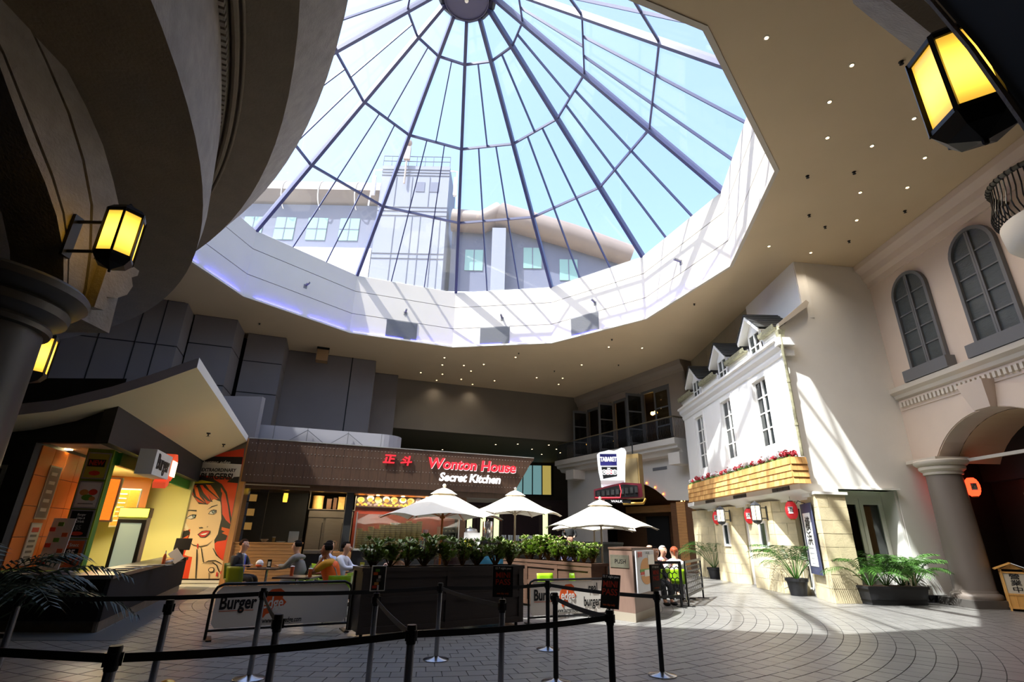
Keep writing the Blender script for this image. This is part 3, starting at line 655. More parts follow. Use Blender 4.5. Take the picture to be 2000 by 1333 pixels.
# ---- timber entrance under the wing
m_tim = mat('honey_timber', (176, 128, 78), 0.5, noise=.18, scale=3, stretch=(.6, .6, 9), island=.1)
m_timd = mat('brown_timber', (92, 62, 38), 0.5, noise=.2, scale=3, stretch=(.6, .6, 9), island=.12)
def planks(root, x0, x1, y, z0, z1, m, h=.14, d=.03, name='plank', sgn=-1):
    n = round((z1-z0)/h)
    for i in range(n): part(name, MB().box(x0, x1, y, y+sgn*d, z0+(z1-z0)*i/n+.004, z0+(z1-z0)*(i+1)/n-.004), m, root)
tw = sroot('wall_timber_entrance', (V0[0], V0[1], 0), VR)
part('backing', MB().box(8.6, 10.2, .0, .3, 0, 3.42), m_timd, tw); planks(tw, 8.65, 9.25, 0, 0, 3.42, m_tim); planks(tw, 9.75, 10.15, 0, 0, 3.42, m_tim)
part('dark_post', MB().box(8.0, 8.64, .2, .6, 0, 3.42), m_timd, tw)
part('inner_wall', MB().box(-.5, 10.2, 3.4, 3.5, 0, 5), m_timd, tw); planks(tw, 1.0, 2.6, 3.4, 0, 3.3, m_timd); planks(tw, 4.6, 8.4, 3.4, 0, 3.3, m_timd, .2)
part('inner_beam', MB().box(1.5, 9, 2.6, 3.3, 3.1, 3.5), m_tim, tw)
part('dark_door', MB().box(2.6, 4.6, 3.3, 3.38, 0, 2.9), m_black, tw)
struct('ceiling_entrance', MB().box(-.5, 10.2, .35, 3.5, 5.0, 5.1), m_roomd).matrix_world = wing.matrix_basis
# arch bulbs
m_fest = mat('orange_bulb', (255, 120, 50), emit=3)
for i in range(9):
    a = R(48)+R(10)*i/1.0 if False else h0 + R(5)+ (math.pi-2*h0-R(10))*i/8
    p = Matrix.Rotation(VR, 4, 'Z') @ Vector((ac+(ar+.12)*math.cos(a), -.05, az+(ar+.12)*math.sin(a))) + Vector((V0[0], V0[1], 0))
    tag(part('festoon_bulb', MB().ball((0, 0, 0), .05, 8), m_fest, None, True, loc=p), 'small orange bulb on the rim of the dark entrance arch', 'light bulb', 'orange bulbs round the entrance arch')
for i, (x, z, y) in enumerate(((6.9, 3.6, 2.2), (7.3, 3.45, 2.4), (7.9, 3.4, 1.4))):
    p = Matrix.Rotation(VR, 4, 'Z') @ Vector((x, y, z)) + Vector((V0[0], V0[1], 0))
    tag(part('pendant_bulb', MB().ball((0, 0, 0), .06, 8).tube([(0, 0, .05), (0, 0, 5.0-z)], .008, 4), m_bulb, None, True, loc=p), 'small warm bulb hanging inside the dark entrance arch', 'light bulb', 'bulbs inside the entrance arch')
# wall sconce on the timber
p = Matrix.Rotation(VR, 4, 'Z') @ Vector((9.95, -.1, 3.0)) + Vector((V0[0], V0[1], 0))
sc = thing('wall_sconce', 'slim brass up-down light on the timber wall beside the flower box', 'light', p, VR)
part('body', MB().box(-.06, .06, -.05, .05, -.2, .2), m_gold, sc); part('lens', MB().box(-.05, .05, -.04, .04, -.215, -.2).box(-.05, .05, -.04, .04, .2, .215), m_bulb, sc)
# ================================================================ back wall, lower ceiling and far recess
bk = MB().sweep([(4.85, 36.02, 7.75), (4.85, 36.02, HC), (-7.5, 31.74, HC), (-7.5, 31.74, 7.75)], (-.1, .3, 0))
struct('wall_back', bk, m_dark2)
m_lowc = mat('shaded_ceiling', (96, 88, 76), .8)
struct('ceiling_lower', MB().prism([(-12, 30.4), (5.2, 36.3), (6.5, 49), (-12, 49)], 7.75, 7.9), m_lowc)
struct('wall_far', MB().box(-12, 9, 47.0, 47.3, 0, 7.75), m_dark2)
struct('wall_far_left', MB().box(-12.2, -12, 30, 47.3, 0, 7.75), m_dark2)
struct('wall_far_right', MB().box(6.5, 6.7, 37.5, 47.3, 0, 7.75), m_dark2)
m_teal = mat('teal_lit_glass', (110, 150, 152), .2, emit=.35); m_yel = mat('amber_lit_blind', (190, 170, 90), .6, emit=.3)
fw2 = sroot('window_11', (0.4, 46.9, 5.0))
part('frame', MB().box(-.1, 3.5, -.02, .05, -.1, 2.6), m_blackm, fw2)
for i, (x0, x1, m) in enumerate(((0, .75, m_teal), (.85, 1.6, m_teal), (1.7, 2.45, m_teal), (2.55, 3.3, m_yel))): part('pane', MB().box(x0, x1, -.04, -.02, 0, 2.5), m, fw2)
# daylight strips of a garden seen through the far glazed doors
m_gar = mat('garden_light', (196, 214, 150), .6, noise=.5, scale=4, emit=.8)
gd = sroot('door_7', (-3.4, 44.5, 0))
for i, x in enumerate((0, 1.1, 2.2, 6.2)):
    part('pane', MB().box(x, x+.42, 0, .03, .3, 3.6), m_gar, gd); part('jamb', MB().box(x-.3, x, -.05, .1, 0, 3.9).box(x+.42, x+.7, -.05, .1, 0, 3.9), m_timd, gd)
struct('wall_far_bar', MB().box(-6, 6.4, 44.7, 44.8, 0, 4.4), mat('dark_red_wall', (60, 26, 20), .6, noise=.1))
# ================================================================ stacked charcoal blocks at the back left
def block(i, plan, zs, dark=None):
    r_ = sroot('wall_block_%d' % i)
    for z0, z1 in zip(zs, zs[1:]): part('panel', MB().prism(plan, z0+.025, z1-.025), m_dark, r_)
    c = Vector((sum(p[0] for p in plan)/len(plan), sum(p[1] for p in plan)/len(plan)))
    ins = [tuple(c + (Vector(p)-c)*.97) for p in plan]
    part('core', MB().prism(ins, 0, HC), m_black, r_)
    return r_
def quad(a, b, dx, dy): return [a, b, (b[0]+dx, b[1]+dy), (a[0]+dx, a[1]+dy)]
rA = block(1, quad((-21.5, 18.1), (-14.34, 20.66), -.5, 1.35), [0, 5.2, 6.9, 8.9, HC])
b = MB()
for s in (.25, .42, .63, .8, .9): 
    p = Vector((-21.5, 18.1)).lerp(Vector((-14.34, 20.66)), s); b.bar((p.x, p.y-.01, 5), (p.x, p.y-.01, HC), .03, .03, (0, 1, 0))
part('groove', b, m_black, rA)
block(2, quad((-14.72, 21.9), (-13.04, 22.49), -.5, 1.7), [0, 5.0, 6.6, 7.7, 9.55, HC])
block(3, quad((-13.35, 24.2), (-11.66, 24.8), -.6, 1.8), [0, 5.1, 6.3, 7.9, 9.5, HC])
rD = block(4, quad((-12.3, 26.65), (-7.87, 28.29), -.6, 2.3), [0, 5.2, HC])
part('joint', MB().bar((-9.1, 27.83, 5.2), (-9.1, 27.83, HC), .05, .03, (0, 1, 0)), m_black, rD)
block(5, quad((-8.6, 30.6), (-7.15, 31.12), -.4, 1.2), [0, HC])
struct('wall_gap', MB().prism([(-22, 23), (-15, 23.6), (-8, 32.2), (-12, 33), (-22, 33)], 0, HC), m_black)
# ledge block behind the canopy
struct('wall_ledge', MB().box(-12.0, -8.62, 17.35, 17.6, 4.3, 5.95), mat('grey_panel', (128, 124, 126), .7))
gp = sroot('wall_grey_parapet')
pp = [(0.0, 0), (4.4, 0)] + [(4.4+.75*math.sin(R(a)), .75-.75*math.cos(R(a))) for a in range(15, 95, 15)]
W0 = (-8.54, 16.9); WU = (.9405, .34); WN = (.34, -.9405); WR = math.atan2(.34, .9405)
o = part('wall_panel', MB().grid([[(x, y, z) for x, y in pp] for z in (4.3, 5.08)]), mat('pale_grey_panel', (150, 148, 152), .6), gp)
so_ = o.modifiers.new('thick', 'SOLIDIFY'); so_.thickness = .12
gp.location = (W0[0]-WN[0]*1.0, W0[1]-WN[1]*1.0, 0); gp.rotation_euler = (0, 0, WR)
b = MB()
for x in (.6, 1.7, 3.1, 4.3): b.bar((x, -.07, 4.3), (x, -.07, 5.08), .02, .02, (0, 1, 0))
for x in (1.7, 3.1): b.bar((x, -.07, 5.0), (x-.9, -.07, 4.35), .02, .02, (0, 1, 0)); b.bar((x, -.07, 5.0), (x+.9, -.07, 4.35), .02, .02, (0, 1, 0))
part('joint', b, m_grey, gp)
# enclosing walls out of view
m_enc = mat('outer_plaster', (120, 112, 102), .8)
struct('wall_left', MB().box(-24, -23.7, -7, 50, 0, HC), m_enc)
struct('wall_behind', MB().box(-24, 22, -7, -6.7, 0, HC), m_enc)
struct('wall_outer_right', MB().box(21.7, 22, -7, 50, 0, HC), m_enc)
struct('wall_outer_back', MB().box(-24, 22, 49.7, 50, 0, HC), m_enc)
# dark restaurant behind the right arch
m_shop = mat('dark_timber_front', (34, 28, 24), .5, noise=.2, scale=3)
sh2 = sroot('wall_shopfront')
part('back', MB().box(15.0, 15.2, 6, 16.6, 0, 5.5), m_shop, sh2); part('side', MB().box(13.5, 15.2, 16.4, 16.6, 0, 5.5), m_shop, sh2)
part('fascia_beam', MB().box(14.7, 15.0, 9, 16.3, 3.4, 5.0), m_black, sh2); part('picture_rail', MB().box(13.42, 13.5, 8, 16.3, 3.86, 3.95), m_trim, sh2)
m_shoji = mat('amber_screen', (190, 140, 80), .6, emit=.12, noise=.2, scale=3); m_post = mat('poster_grey', (150, 165, 185), .5)
part('screen', MB().box(14.93, 15.0, 14.2, 15.0, .9, 2.0), m_shoji, sh2); part('screen', MB().box(14.93, 15.0, 11.4, 12.8, .3, 3.0), m_shoji, sh2)
part('notice', MB().box(14.9, 14.93, 13.55, 13.85, 1.3, 1.9), m_post, sh2)
b = MB()
for y_ in (14.2, 14.6, 15.0, 15.3): b.box(14.9, 14.95, y_, y_+.04, 2.1, 3.0)
for z_ in (2.1, 2.4, 2.75, 3.0): b.box(14.9, 14.95, 14.2, 15.34, z_, z_+.03)
part('lattice', b, mat('pale_lattice', (120, 112, 90), .6), sh2)
b = MB()
for y_ in (9.5, 11.2, 12.9, 13.3, 14.05, 15.15): b.box(14.85, 15, y_, y_+.12, 0, 3.4)
part('post', b, m_shop, sh2)
paper_lantern('glowing red paper lantern beside the near grey column', (13.72, 15.62, 3.18), True, R(60), '酒')
# near column on the right
def column(lab, x, y, h, r0, mshaft, mcap, s=1.0, plinth=True):
    t = thing('column', lab, 'column', (x, y, 0))
    part('shaft', MB().lathe([(r0*1.0, .38), (r0*1.0, h*.4), (r0*.93, h-.42)], (0, 0, 0), 40), mshaft, t, True)
    part('base', MB().lathe([(r0*1.22, .2), (r0*1.25, .26), (r0*1.2, .32), (r0*1.06, .36), (r0*1.03, .42)], (0, 0, 0), 40), mshaft, t, True)
    part('plinth', MB().box(-r0*1.3, r0*1.3, -r0*1.3, r0*1.3, 0, .2), mat('grey_plinth', (90, 86, 82), .5), t)
    part('capital', MB().lathe([(r0*.93, h-.42), (r0*1.02, h-.41), (r0*1.04, h-.37), (r0*1.0, h-.34), (r0*1.06, h-.32), (r0*1.2, h-.27), (r0*1.22, h-.2), (r0*1.17, h-.17), (r0*1.3, h-.15), (r0*1.42, h-.09), (r0*1.43, h-.03), (r0*1.38, h)], (0, 0, 0), 40), mcap, t, True)
    return t
m_shaft = mat('grey_taupe_column', (122, 112, 104), .4)
column('thick taupe grey column with pale capital at the corner of the arched passage', 12.95, 15.62, 3.92, .47, m_shaft, m_trim)
struct('wall_spandrel', MB().box(12.5, 13.5, 15.2, 16.4, 3.9, 4.0), m_trim)
bb = thing('wall_juliet_balcony', 'small round balcony with black iron railing high on the right wall', 'balcony', (XR, 10.0, 8.38))
part('slab', MB().lathe([(.3, -.95), (.42, -.9), (.5, -.6), (.75, -.42), (.8, -.3), (1.0, -.2), (1.12, -.05), (1.15, .3), (1.15, .42), (.02, .42)], (0, 0, 0), 48), mat('white_moulding', (222, 218, 210), .6), bb, True)
b = MB()
for i in range(30):
    a = R(90)+R(180)*(i+.5)/30; c, s_ = math.cos(a), math.sin(a)
    part('baluster', MB().tube([(1.1*c, 1.1*s_, .42), (1.2*c, 1.2*s_, .6), (1.22*c, 1.22*s_, .75), (1.12*c, 1.12*s_, 1.1), (1.08*c, 1.08*s_, 1.5)], .016, 5), m_blackm, bb)
rl = [(1.1*math.cos(R(90)+R(180)*i/24), 1.1*math.sin(R(90)+R(180)*i/24), 1.52) for i in range(25)]
part('hand_rail', MB().tube(rl, .06, 10), mat('stone_grey_rail', (86, 84, 74), .5), bb, True)
for i in range(24):
    a = R(90)+R(180)*(i+.5)/24; part('rail_collar', MB().tube([(1.1*math.cos(a-.012), 1.1*math.sin(a-.012), 1.52), (1.1*math.cos(a+.012), 1.1*math.sin(a+.012), 1.52)], .072, 8), m_blackm, bb)
# ---------------------------------------------------------------- ceiling downlights and other ceiling fittings
m_dl = mat('downlight_glow', (255, 214, 150), emit=14)
dl = thing('downlight', 'small warm recessed downlight in the flat ceiling', 'light', (0, 0, HC), 0, 'recessed ceiling downlights')
part('lens', MB().lathe([(.001, -.012), (.035, -.012), (.035, 0)], (0, 0, 0), 10), m_dl, dl); part('trim_ring', MB().lathe([(.036, 0), (.036, -.014), (.06, -.01), (.065, 0)], (0, 0, 0), 14, False), m_trim, dl)
DL = [(4.95, 7.35), (7.02, 7.94), (7.12, 8.91), (9.37, 9.35), (7.72, 10.02), (8.99, 10.27), (10.62, 10.66), (11.04, 11.86), (9.88, 12.12), (10.64, 13.47), (8.68, 15.08), (10.3, 15.44),
 (-3.81, 27.5), (-4.09, 28.82), (-2.82, 28.84), (-1.63, 28.58), (-5.62, 30.45), (-4.31, 30.69), (-2.47, 29.93), (-4.85, 32.08), (-3.22, 31.74), (-2.57, 32.89), (-1.08, 31.94), (0.22, 27.18), (1.6, 31.07), (3.25, 31.08), (3.12, 32.49), (4.08, 28.33), (5.09, 25.24), (6.86, 25.3)]
for x, y in DL:
    q_ = bpy.data.lights.new('downlight_lamp', 'SPOT'); q_.energy = 50 if y < 20 else 24; q_.color = (1, .86, .68); q_.spot_size = R(120); q_.spot_blend = 1; q_.shadow_soft_size = .04
    qo = bpy.data.objects.new('downlight_lamp', q_); C.objects.link(qo); qo.location = (x, y, HC-.03)
dl.location = (*DL[0], HC)
for x, y in DL[1:]: dup(dl, (x, y, HC))
for i, (x, y) in enumerate([(-5.25, 40.29), (-1.04, 37.39), (0.55, 36.98), (1.67, 39.2), (2.8, 37.17), (3.51, 38.97), (3.95, 40.72), (1.15, 44.27), (2.56, 41.72)]):
    c = dup(dl, (x, y, 7.75), label='small warm recessed downlight in the low dark ceiling at the back', scale=1.3); c['group'] = 'downlights in the low ceiling'
sp_ = thing('sprinkler', 'tiny dark sprinkler head on the flat ceiling', 'sprinkler', (0, 0, HC), 0, 'sprinklers on the ceiling')
part('head', MB().lathe([(.05, 0), (.05, -.01), (.02, -.02), (.02, -.06), (.045, -.065), (.001, -.07)], (0, 0, 0), 8), m_blackm, sp_)
SPK = [(7.98, 7.84), (8.01, 11.46), (9.16, 11.26), (9.04, 13.25), (9.88, 13.86), (11.14, 14.66), (11.76, 12.95), (7.73, 19.77), (0.38, 26.48), (5.04, 24.12), (-12.2, 22.9), (2.6, 29.6), (6.2, 28.2)]
sp_.location = (*SPK[0], HC)
for x, y in SPK[1:]: dup(sp_, (x, y, HC))
pj = thing('ceiling_box', 'brown projector box hanging from the ceiling left of the skylight drum', 'box', (-10.3, 26.4, HC), WR)
part('housing', MB().box(-.3, .3, -.3, .25, -.75, -.12), mat('tan_box', (150, 118, 80), .6), pj); part('mount', MB().box(-.32, .32, -.3, .3, -.14, 0), m_blackm, pj)
# ================================================================ dark arcade on the left, nearest the camera
m_cast = mat('cast_stone', (150, 142, 134), .8, noise=.14, scale=5, bump=.5, bscale=30)
m_casts = mat('smooth_soffit', (120, 108, 92), .75, noise=.08, scale=4, bump=.3, bscale=30)
def arcpts(c, r, a0, a1, z, n=40): return [(c[0]+r*math.cos(R(a0+(a1-a0)*i/n)), c[1]+r*math.sin(R(a0+(a1-a0)*i/n)), z) for i in range(n+1)]
# lower gallery: soffit at 5.6 m, upper gallery: soffit at 7.35 m; both bow out towards the hall
LZ, LCx, LCy, LR_ = 5.6, -14.37, -.1, 11.79
UZ, UCx, UCy, UR_ = 7.35, -15.84, -1.59, 14.5
low = sroot('ceiling_lower_gallery'); upg = sroot('ceiling_upper_gallery')
def bandgrid(A, B): return MB().grid([A, B])
o1 = arcpts((LCx, LCy), LR_, -20, 70, LZ); i1 = arcpts((LCx, LCy), 3.0, -20, 70, LZ)
part('soffit', bandgrid(o1, i1), m_casts, low, True)
i1b = arcpts((LCx-.05, LCy), LR_-.0, -20, 70, LZ+.0); t1 = arcpts((-15.4, -1.2), 13.55, -20, 70, 7.2)
part('fascia', MB().grid([arcpts((LCx, LCy), LR_, -20, 70, LZ), arcpts((LCx, LCy), LR_+.02, -20, 70, LZ+.35), arcpts((-14.9, -.6), 12.45, -20, 70, 6.9), arcpts((-15.3, -1.1), 12.95, -20, 70, 7.34)]), m_cast, low, True)
o2 = arcpts((UCx, UCy), UR_, -20, 70, UZ); i2 = arcpts((-15.2, -1.0), 12.6, -20, 70, UZ)
part('soffit', bandgrid(o2, i2), m_casts, upg, True)
f2 = arcpts((-16.6, -2.45), 16.05, -20, 66, 8.15); f3 = arcpts((-16.6, -2.45), 15.9, -20, 66, 8.6)
part('fascia', MB().grid([o2, [tuple(Vector(a).lerp(Vector(b), .5)) for a, b in zip(o2, f2)], f2, f3, arcpts((-16.6, -2.45), 10.0, -20, 66, 8.6)]), m_cast, upg, True)
for dr, dz, rr_ in ((.0, -.03, .035), (.1, -.05, .045), (.19, -.02, .02)):
    part('moulding', MB().tube(arcpts((-15.3, -1.1), 12.9+dr+.12, -12, 60, UZ+dz), rr_, 8), m_casts, upg, True)
for k in range(150):
    a = -8+k*.42; c = arcpts((-15.3, -1.1), 12.98, a, a+.26, UZ-.09, 1)
    part('dentil', MB().bar(c[0], c[1], .1, .11), m_cast, upg)
# arcade wall and arch (plane facing the hall), inner opening dark
AX = -4.2
inn = [(4.36, 3.5), (4.32, 3.7), (4.2, 4.0), (4.01, 4.27), (3.8, 4.48), (3.58, 4.66), (3.35, 4.87), (3.12, 5.09), (2.8, 5.3), (2.4, 5.5), (1.9, 5.6), (1.2, 5.6)]
mid = [(4.56, 3.5), (4.54, 3.8), (4.46, 4.15), (4.3, 4.6), (4.05, 4.95), (3.75, 5.25), (3.4, 5.5), (3.03, 5.73), (2.6, 5.9), (2.2, 6.0), (1.7, 6.05), (1.2, 6.05)]
outp = [(5.0, 3.5), (4.97, 3.9), (4.85, 4.3), (4.66, 4.75), (4.45, 5.0), (4.2, 5.25), (3.9, 5.45), (3.5, 5.65), (3.1, 5.84), (2.7, 6.0), (2.2, 6.12), (1.2, 6.2)]
aw = sroot('wall_arcade_left')
def strip(A, B, x0, dx): 
    b = MB()
    for i in range(len(A)-1): b.sweep([(x0, *A[i]), (x0, *A[i+1]), (x0, *B[i+1]), (x0, *B[i])], (dx, 0, 0))
    return b
def off(A, B, t): return [tuple(Vector(a).lerp(Vector(b), t)) for a, b in zip(A, B)]
part('archivolt', strip(inn, off(inn, mid, .16), AX, -.5), m_cast, aw); part('archivolt', strip(off(inn, mid, .22), off(inn, mid, .96), AX, -.5), m_cast, aw)
part('groove', strip(off(inn, mid, .14), off(inn, mid, .24), AX-.04, -.4), m_black, aw); part('groove', strip(off(inn, mid, .94), off(mid, outp, .1), AX-.04, -.4), m_black, aw)
part('spandrel', strip(off(mid, outp, .08), outp, AX-.01, -.5), m_cast, aw)
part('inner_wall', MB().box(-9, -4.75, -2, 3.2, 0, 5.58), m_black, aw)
m_colL = mat('dark_column', (52, 50, 47), .38)
column('massive dark grey column with rolled capital at the left edge', -4.64, 4.1, 3.62, .5, m_colL, mat('dark_capital', (70, 67, 63), .4))
cs = thing('corbel', 'cream scroll corbel above the dark column under the left lantern', 'corbel', (-4.3, 4.62, 3.62))
pr_ = [(0, 0), (.12, .02), (.16, .1), (.1, .16), (.22, .2), (.34, .3), (.38, .42), (.33, .5), (.4, .56), (.4, .62), (0, .62)]
part('body', MB().sweep([(-.42, y-.02, z) for y, z in pr_], (.62, 0, 0)), m_cast, cs)
# lanterns of the arcade
def amber(name, rgb, e):
    m = mat(name, rgb, .3, emit=e); n = m.node_tree.nodes; l = m.node_tree.links; p = n['Principled BSDF']
    tc = n.new('ShaderNodeTexCoord'); sx = n.new('ShaderNodeSeparateXYZ'); l.new(tc.outputs['Object'], sx.inputs[0])
    r = n.new('ShaderNodeMath'); r.operation = 'MULTIPLY'; l.new(sx.outputs['Z'], r.inputs[0]); r.inputs[1].default_value = 1
    ab = n.new('ShaderNodeMath'); ab.operation = 'ABSOLUTE'; l.new(r.outputs[0], ab.inputs[0])
    cr = n.new('ShaderNodeMapRange'); cr.inputs[1].default_value = 0.0; cr.inputs[2].default_value = .24; cr.inputs[3].default_value = e*2.6; cr.inputs[4].default_value = e*.55
    cr.interpolation_type = 'SMOOTHSTEP'; l.new(ab.outputs[0], cr.inputs[0]); l.new(cr.outputs[0], p.inputs['Emission Strength']); return m
m_amb = amber('amber_lantern_glass', (255, 196, 66), .62)
L1 = hex_lantern('arcade_lantern', 'glowing amber hexagonal lantern on the arch at the left above the dark column', (-3.72, 4.2, 4.17), math.pi, .16, .48, m_amb, m_blackm, 'amber arcade lanterns', 6, .3)
L2 = hex_lantern('arcade_lantern', 'glowing amber hexagonal lantern in the top right corner', (2.52, 2.17, 4.02), R(-35), .2, .54, m_amb, m_blackm, 'amber arcade lanterns', 6, .3)
L3 = hex_lantern('arcade_lantern', 'sliver of a glowing amber lantern just below the dark capital', (-5.65, 5.79, 3.5), math.pi, .16, .48, m_amb, m_blackm, 'amber arcade lanterns', 6, .3)
for i, (x, y, z) in enumerate(((-3.72, 4.2, 4.17), (2.52, 2.17, 4.02))):
    pl = bpy.data.lights.new('lantern_bulb', 'POINT'); pl.energy = 15; pl.color = (1, .66, .25); pl.shadow_soft_size = .1
    po = bpy.data.objects.new('lantern_bulb', pl); C.objects.link(po); po.location = (x, y, z)
# right arcade pier overhead
ap = sroot('wall_arcade_right')
ed_ = [(1.3, 0), (1.42, 2.0), (1.5, 2.7), (1.56, 3.18), (1.63, 3.65), (1.71, 4.05), (1.83, 4.5), (2.0, 5.0), (2.3, 5.58), (-1.5, 5.58), (-1.5, 0)]
part('pier', MB().sweep([(2.02, y, z) for y, z in ed_], (.5, 0, 0)), m_black, ap)
part('edge_moulding', MB().tube([(2.0, y+.01, z) for y, z in ed_[:9]], .014, 6), m_cast, ap, True)
rg = sroot('ceiling_right_gallery')
A_ = [(1.5, 1.2), (2.93, 2.8), (3.28, 2.98), (4.3, 3.5), (5.3, 4.0), (7.5, 4.8), (9, 5.2)]
LO = [(x, y, 5.6) for x, y in A_]; HI = [(x-.02-.1*k/6, y+.28, 5.95) for k, (x, y) in enumerate(A_)]
part('fascia', MB().grid([LO, HI, [(x+.2, y-.3, 6.6) for x, y, z in HI]]), m_cast, rg)
part('soffit', MB().grid([LO, [(x+1.5, y-5, 5.6) for x, y in A_]]), m_casts, rg)
# ================================================================ buildings outside, seen through the skylight
m_bldg = mat('hotel_facade', (92, 96, 116), .8, noise=.05); m_bldg2 = mat('tower_facade', (122, 126, 142), .8, noise=.04); m_roll = mat('copper_roll_roof', (120, 106, 98), .6, noise=.08, scale=.4)
m_bw = mat('pale_green_window', (120, 156, 150), .2)
hb_ = thing('hotel_building', 'long hotel block with rolled copper roof and green windows left of the tower', 'building', (-23.5, 50, 0))
part('wall', MB().box(-24, 8.2, 0, 8, 0, 37.0), m_bldg, hb_); part('podium', MB().box(-24, 8.2, -2, 0, 0, 30.2), mat('white_podium', (226, 228, 232), .7), hb_)
part('roof_roll', MB().sweep([(-24, -1.2+1.6*math.cos(R(a))+1.6, 38.3+1.9*math.sin(R(a))) for a in range(-60, 200, 20)], (32.2, 0, 0)), m_roll, hb_, True)
for i in range(8):
    x = -22.5+i*3.65+.6; w_ = part('window', MB().box(x, x+2.2, -.08, 0, 32.3, 35.2), m_bw, hb_); part('glazing_bar', MB().box(x+1.05, x+1.15, -.12, -.08, 32.3, 35.2).box(x, x+2.2, -.12, -.08, 33.7, 33.8), m_bldg, w_)
for i in range(7): part('roof_seam', MB().tube([(-20+i*4.2, .4+1.65*math.cos(R(a)), 38.3+1.95*math.sin(R(a))) for a in range(100, 270, 20)], .06, 5), m_wht, hb_)
tb = thing('service_tower', 'tall pale service tower with mast and rooftop railing beyond the glass', 'building', (-11.3, 48, 0))
part('shaft', MB().box(-3.9, 3.8, 0, 6, 0, 41.2), m_bldg2, tb)
b = MB()
for z in (39.8, 40.2, 40.6, 34.4, 35.0, 35.5, 29.0, 29.6): b.box(-3.9, 3.8, -.06, 0, z, z+.06)
for x in (-2.2, -.4, 1.6): b.box(x, x+.06, -.06, 0, 35.6, 39.6)
for x in (-1.9, 0.0, .9, 2.3, 3.1): b.box(x, x+.06, -.06, 0, 22, 34.3)
part('groove', b, mat('tower_groove', (90, 94, 108), .8), tb)
for x in (.1, 1.7): part('window', MB().box(x, x+1.0, -.05, 0, 37.6, 38.9), m_bldg, tb)
b = MB()
for z in (41.8, 42.5): b.tube([(-3.9, 0, z), (3.8, 0, z)], .05, 5)
for i in range(9): b.tube([(-3.9+i*.96, 0, 41.2), (-3.9+i*.96, 0, 42.5)], .04, 5)
part('roof_railing', b, m_bldg, tb); part('mast', MB().tube([(-1.2, -.3, 38.5), (-1.2, -.3, 44.4)], .1, 6).ball((-1.2, -.3, 44.2), .45).box(-1.55, -.85, -.5, -.1, 41.8, 43.6), mat('mast_cream', (180, 160, 146), .6), tb)
for s in (-1, 1): part('antenna', MB().tube([(s*3.9, 0, 40.5), (s*4.7, -.2, 40.3), (s*4.8, -.2, 37.4), (s*4.9, -.2, 35.5)], .09, 6).box(s*4.6-.2, s*4.6+.2, -.4, 0, 37, 39.4), mat('antenna_white', (220, 224, 236), .5), tb)
rb_ = thing('hotel_wing', 'hotel wing with rolled copper roof and angled corner beyond the glass, right of the tower', 'building', (2.5, 50, 0))
part('wall', MB().sweep([(-9.5, 0, 20), (10.5, 0, 20), (10.5, 0, 29.8), (-4.2, 0, 34.4), (-9.5, 0, 33.8)], (0, 6, 0)), m_bldg, rb_)
part('roof_roll', MB().tube([(-9.5, -.6, 34.9), (-6.2, -.6, 34.6), (-4.0, -.6, 36.0)], [1.3, 1.3, 1.3], 12), m_roll, rb_, True); part('roof_roll', MB().tube([(-4.2, -.6, 35.6), (4, -.6, 33.0), (10.5, -.6, 30.6)], [1.5, 1.4, 1.2], 12), m_roll, rb_, True)
part('white_bay', MB().box(-4.9, -3.4, -1.5, 0, 24, 33.4), m_bldg2, rb_)
for x, z in ((-7.9, 30.2), (-1.4, 30.6), (2.6, 29.2), (6.4, 27.6)):
    w_ = part('window', MB().box(x, x+2.0, -.08, 0, z-1.4, z+1.2), m_bw, rb_); part('glazing_bar', MB().box(x+.95, x+1.05, -.12, -.08, z-1.4, z+1.2), m_bldg, w_)
tag(part('roof_terrace_wall', MB().box(-24, 16, 40, 40.4, 17, 21.3), mat('white_podium', (226, 228, 232), .7)), 'low white terrace parapet just beyond the lower rim of the skylight', 'parapet')
# ================================================================ burger counter on the left
K0 = Vector((-6.62, 9.45)); KD = Vector((-.36, .933)); KR = math.atan2(KD.y, KD.x)   # local x runs along the counter away from the camera, local y to the left
m_cb = mat('dark_counter_panel', (40, 40, 43), .8, noise=.05, scale=3, spec=.1); m_ctop = mat('counter_top', (84, 82, 84), .35); m_plin = mat('counter_plinth', (96, 88, 80), .5, noise=.2, scale=6)
ct = thing('burger_counter', 'dark grey L shaped serving counter of the burger stall', 'counter', (K0.x, K0.y, 0), KR)
part('front_panel', MB().box(0, 6.7, 0, .06, .17, .8), m_cb, ct); part('plinth', MB().box(0.02, 6.7, 0.03, .08, 0, .17), m_plin, ct)
part('counter_top', MB().box(-.02, 6.72, -.03, .62, .8, .86), m_ctop, ct)
b = MB(); Lv = Matrix.Rotation(-KR, 2)
def kl(x, y): v = Lv @ Vector((x-K0.x, y-K0.y)); return (v.x, v.y)
e0, e1 = kl(-9.9, 9.2), kl(-9.9, 9.75); c1 = kl(-7.0, 9.9)
part('side_panel', MB().prism([(0, 0), (0.06, .0), kl(-9.88, 9.26), e0], .17, .8), m_cb, ct); part('side_plinth', MB().prism([(0.05, 0.02), (.1, 0.05), kl(-9.88, 9.28), kl(-9.9, 9.23)], 0, .17), m_plin, ct)
part('side_top', MB().prism([(-.02, -.03), (.5, .1), kl(-9.9, 9.85), kl(-9.92, 9.16)], .8, .858), m_ctop, ct)
part('floor_apron', MB().prism([kl(-5.9, 8.9), kl(-8.9, 17), kl(-9.6, 17), kl(-6.62, 9.5), kl(-10.5, 9.2), kl(-10.5, 8.5)], .0, .006), mat('apron_tile', (92, 96, 98), .4), ct)
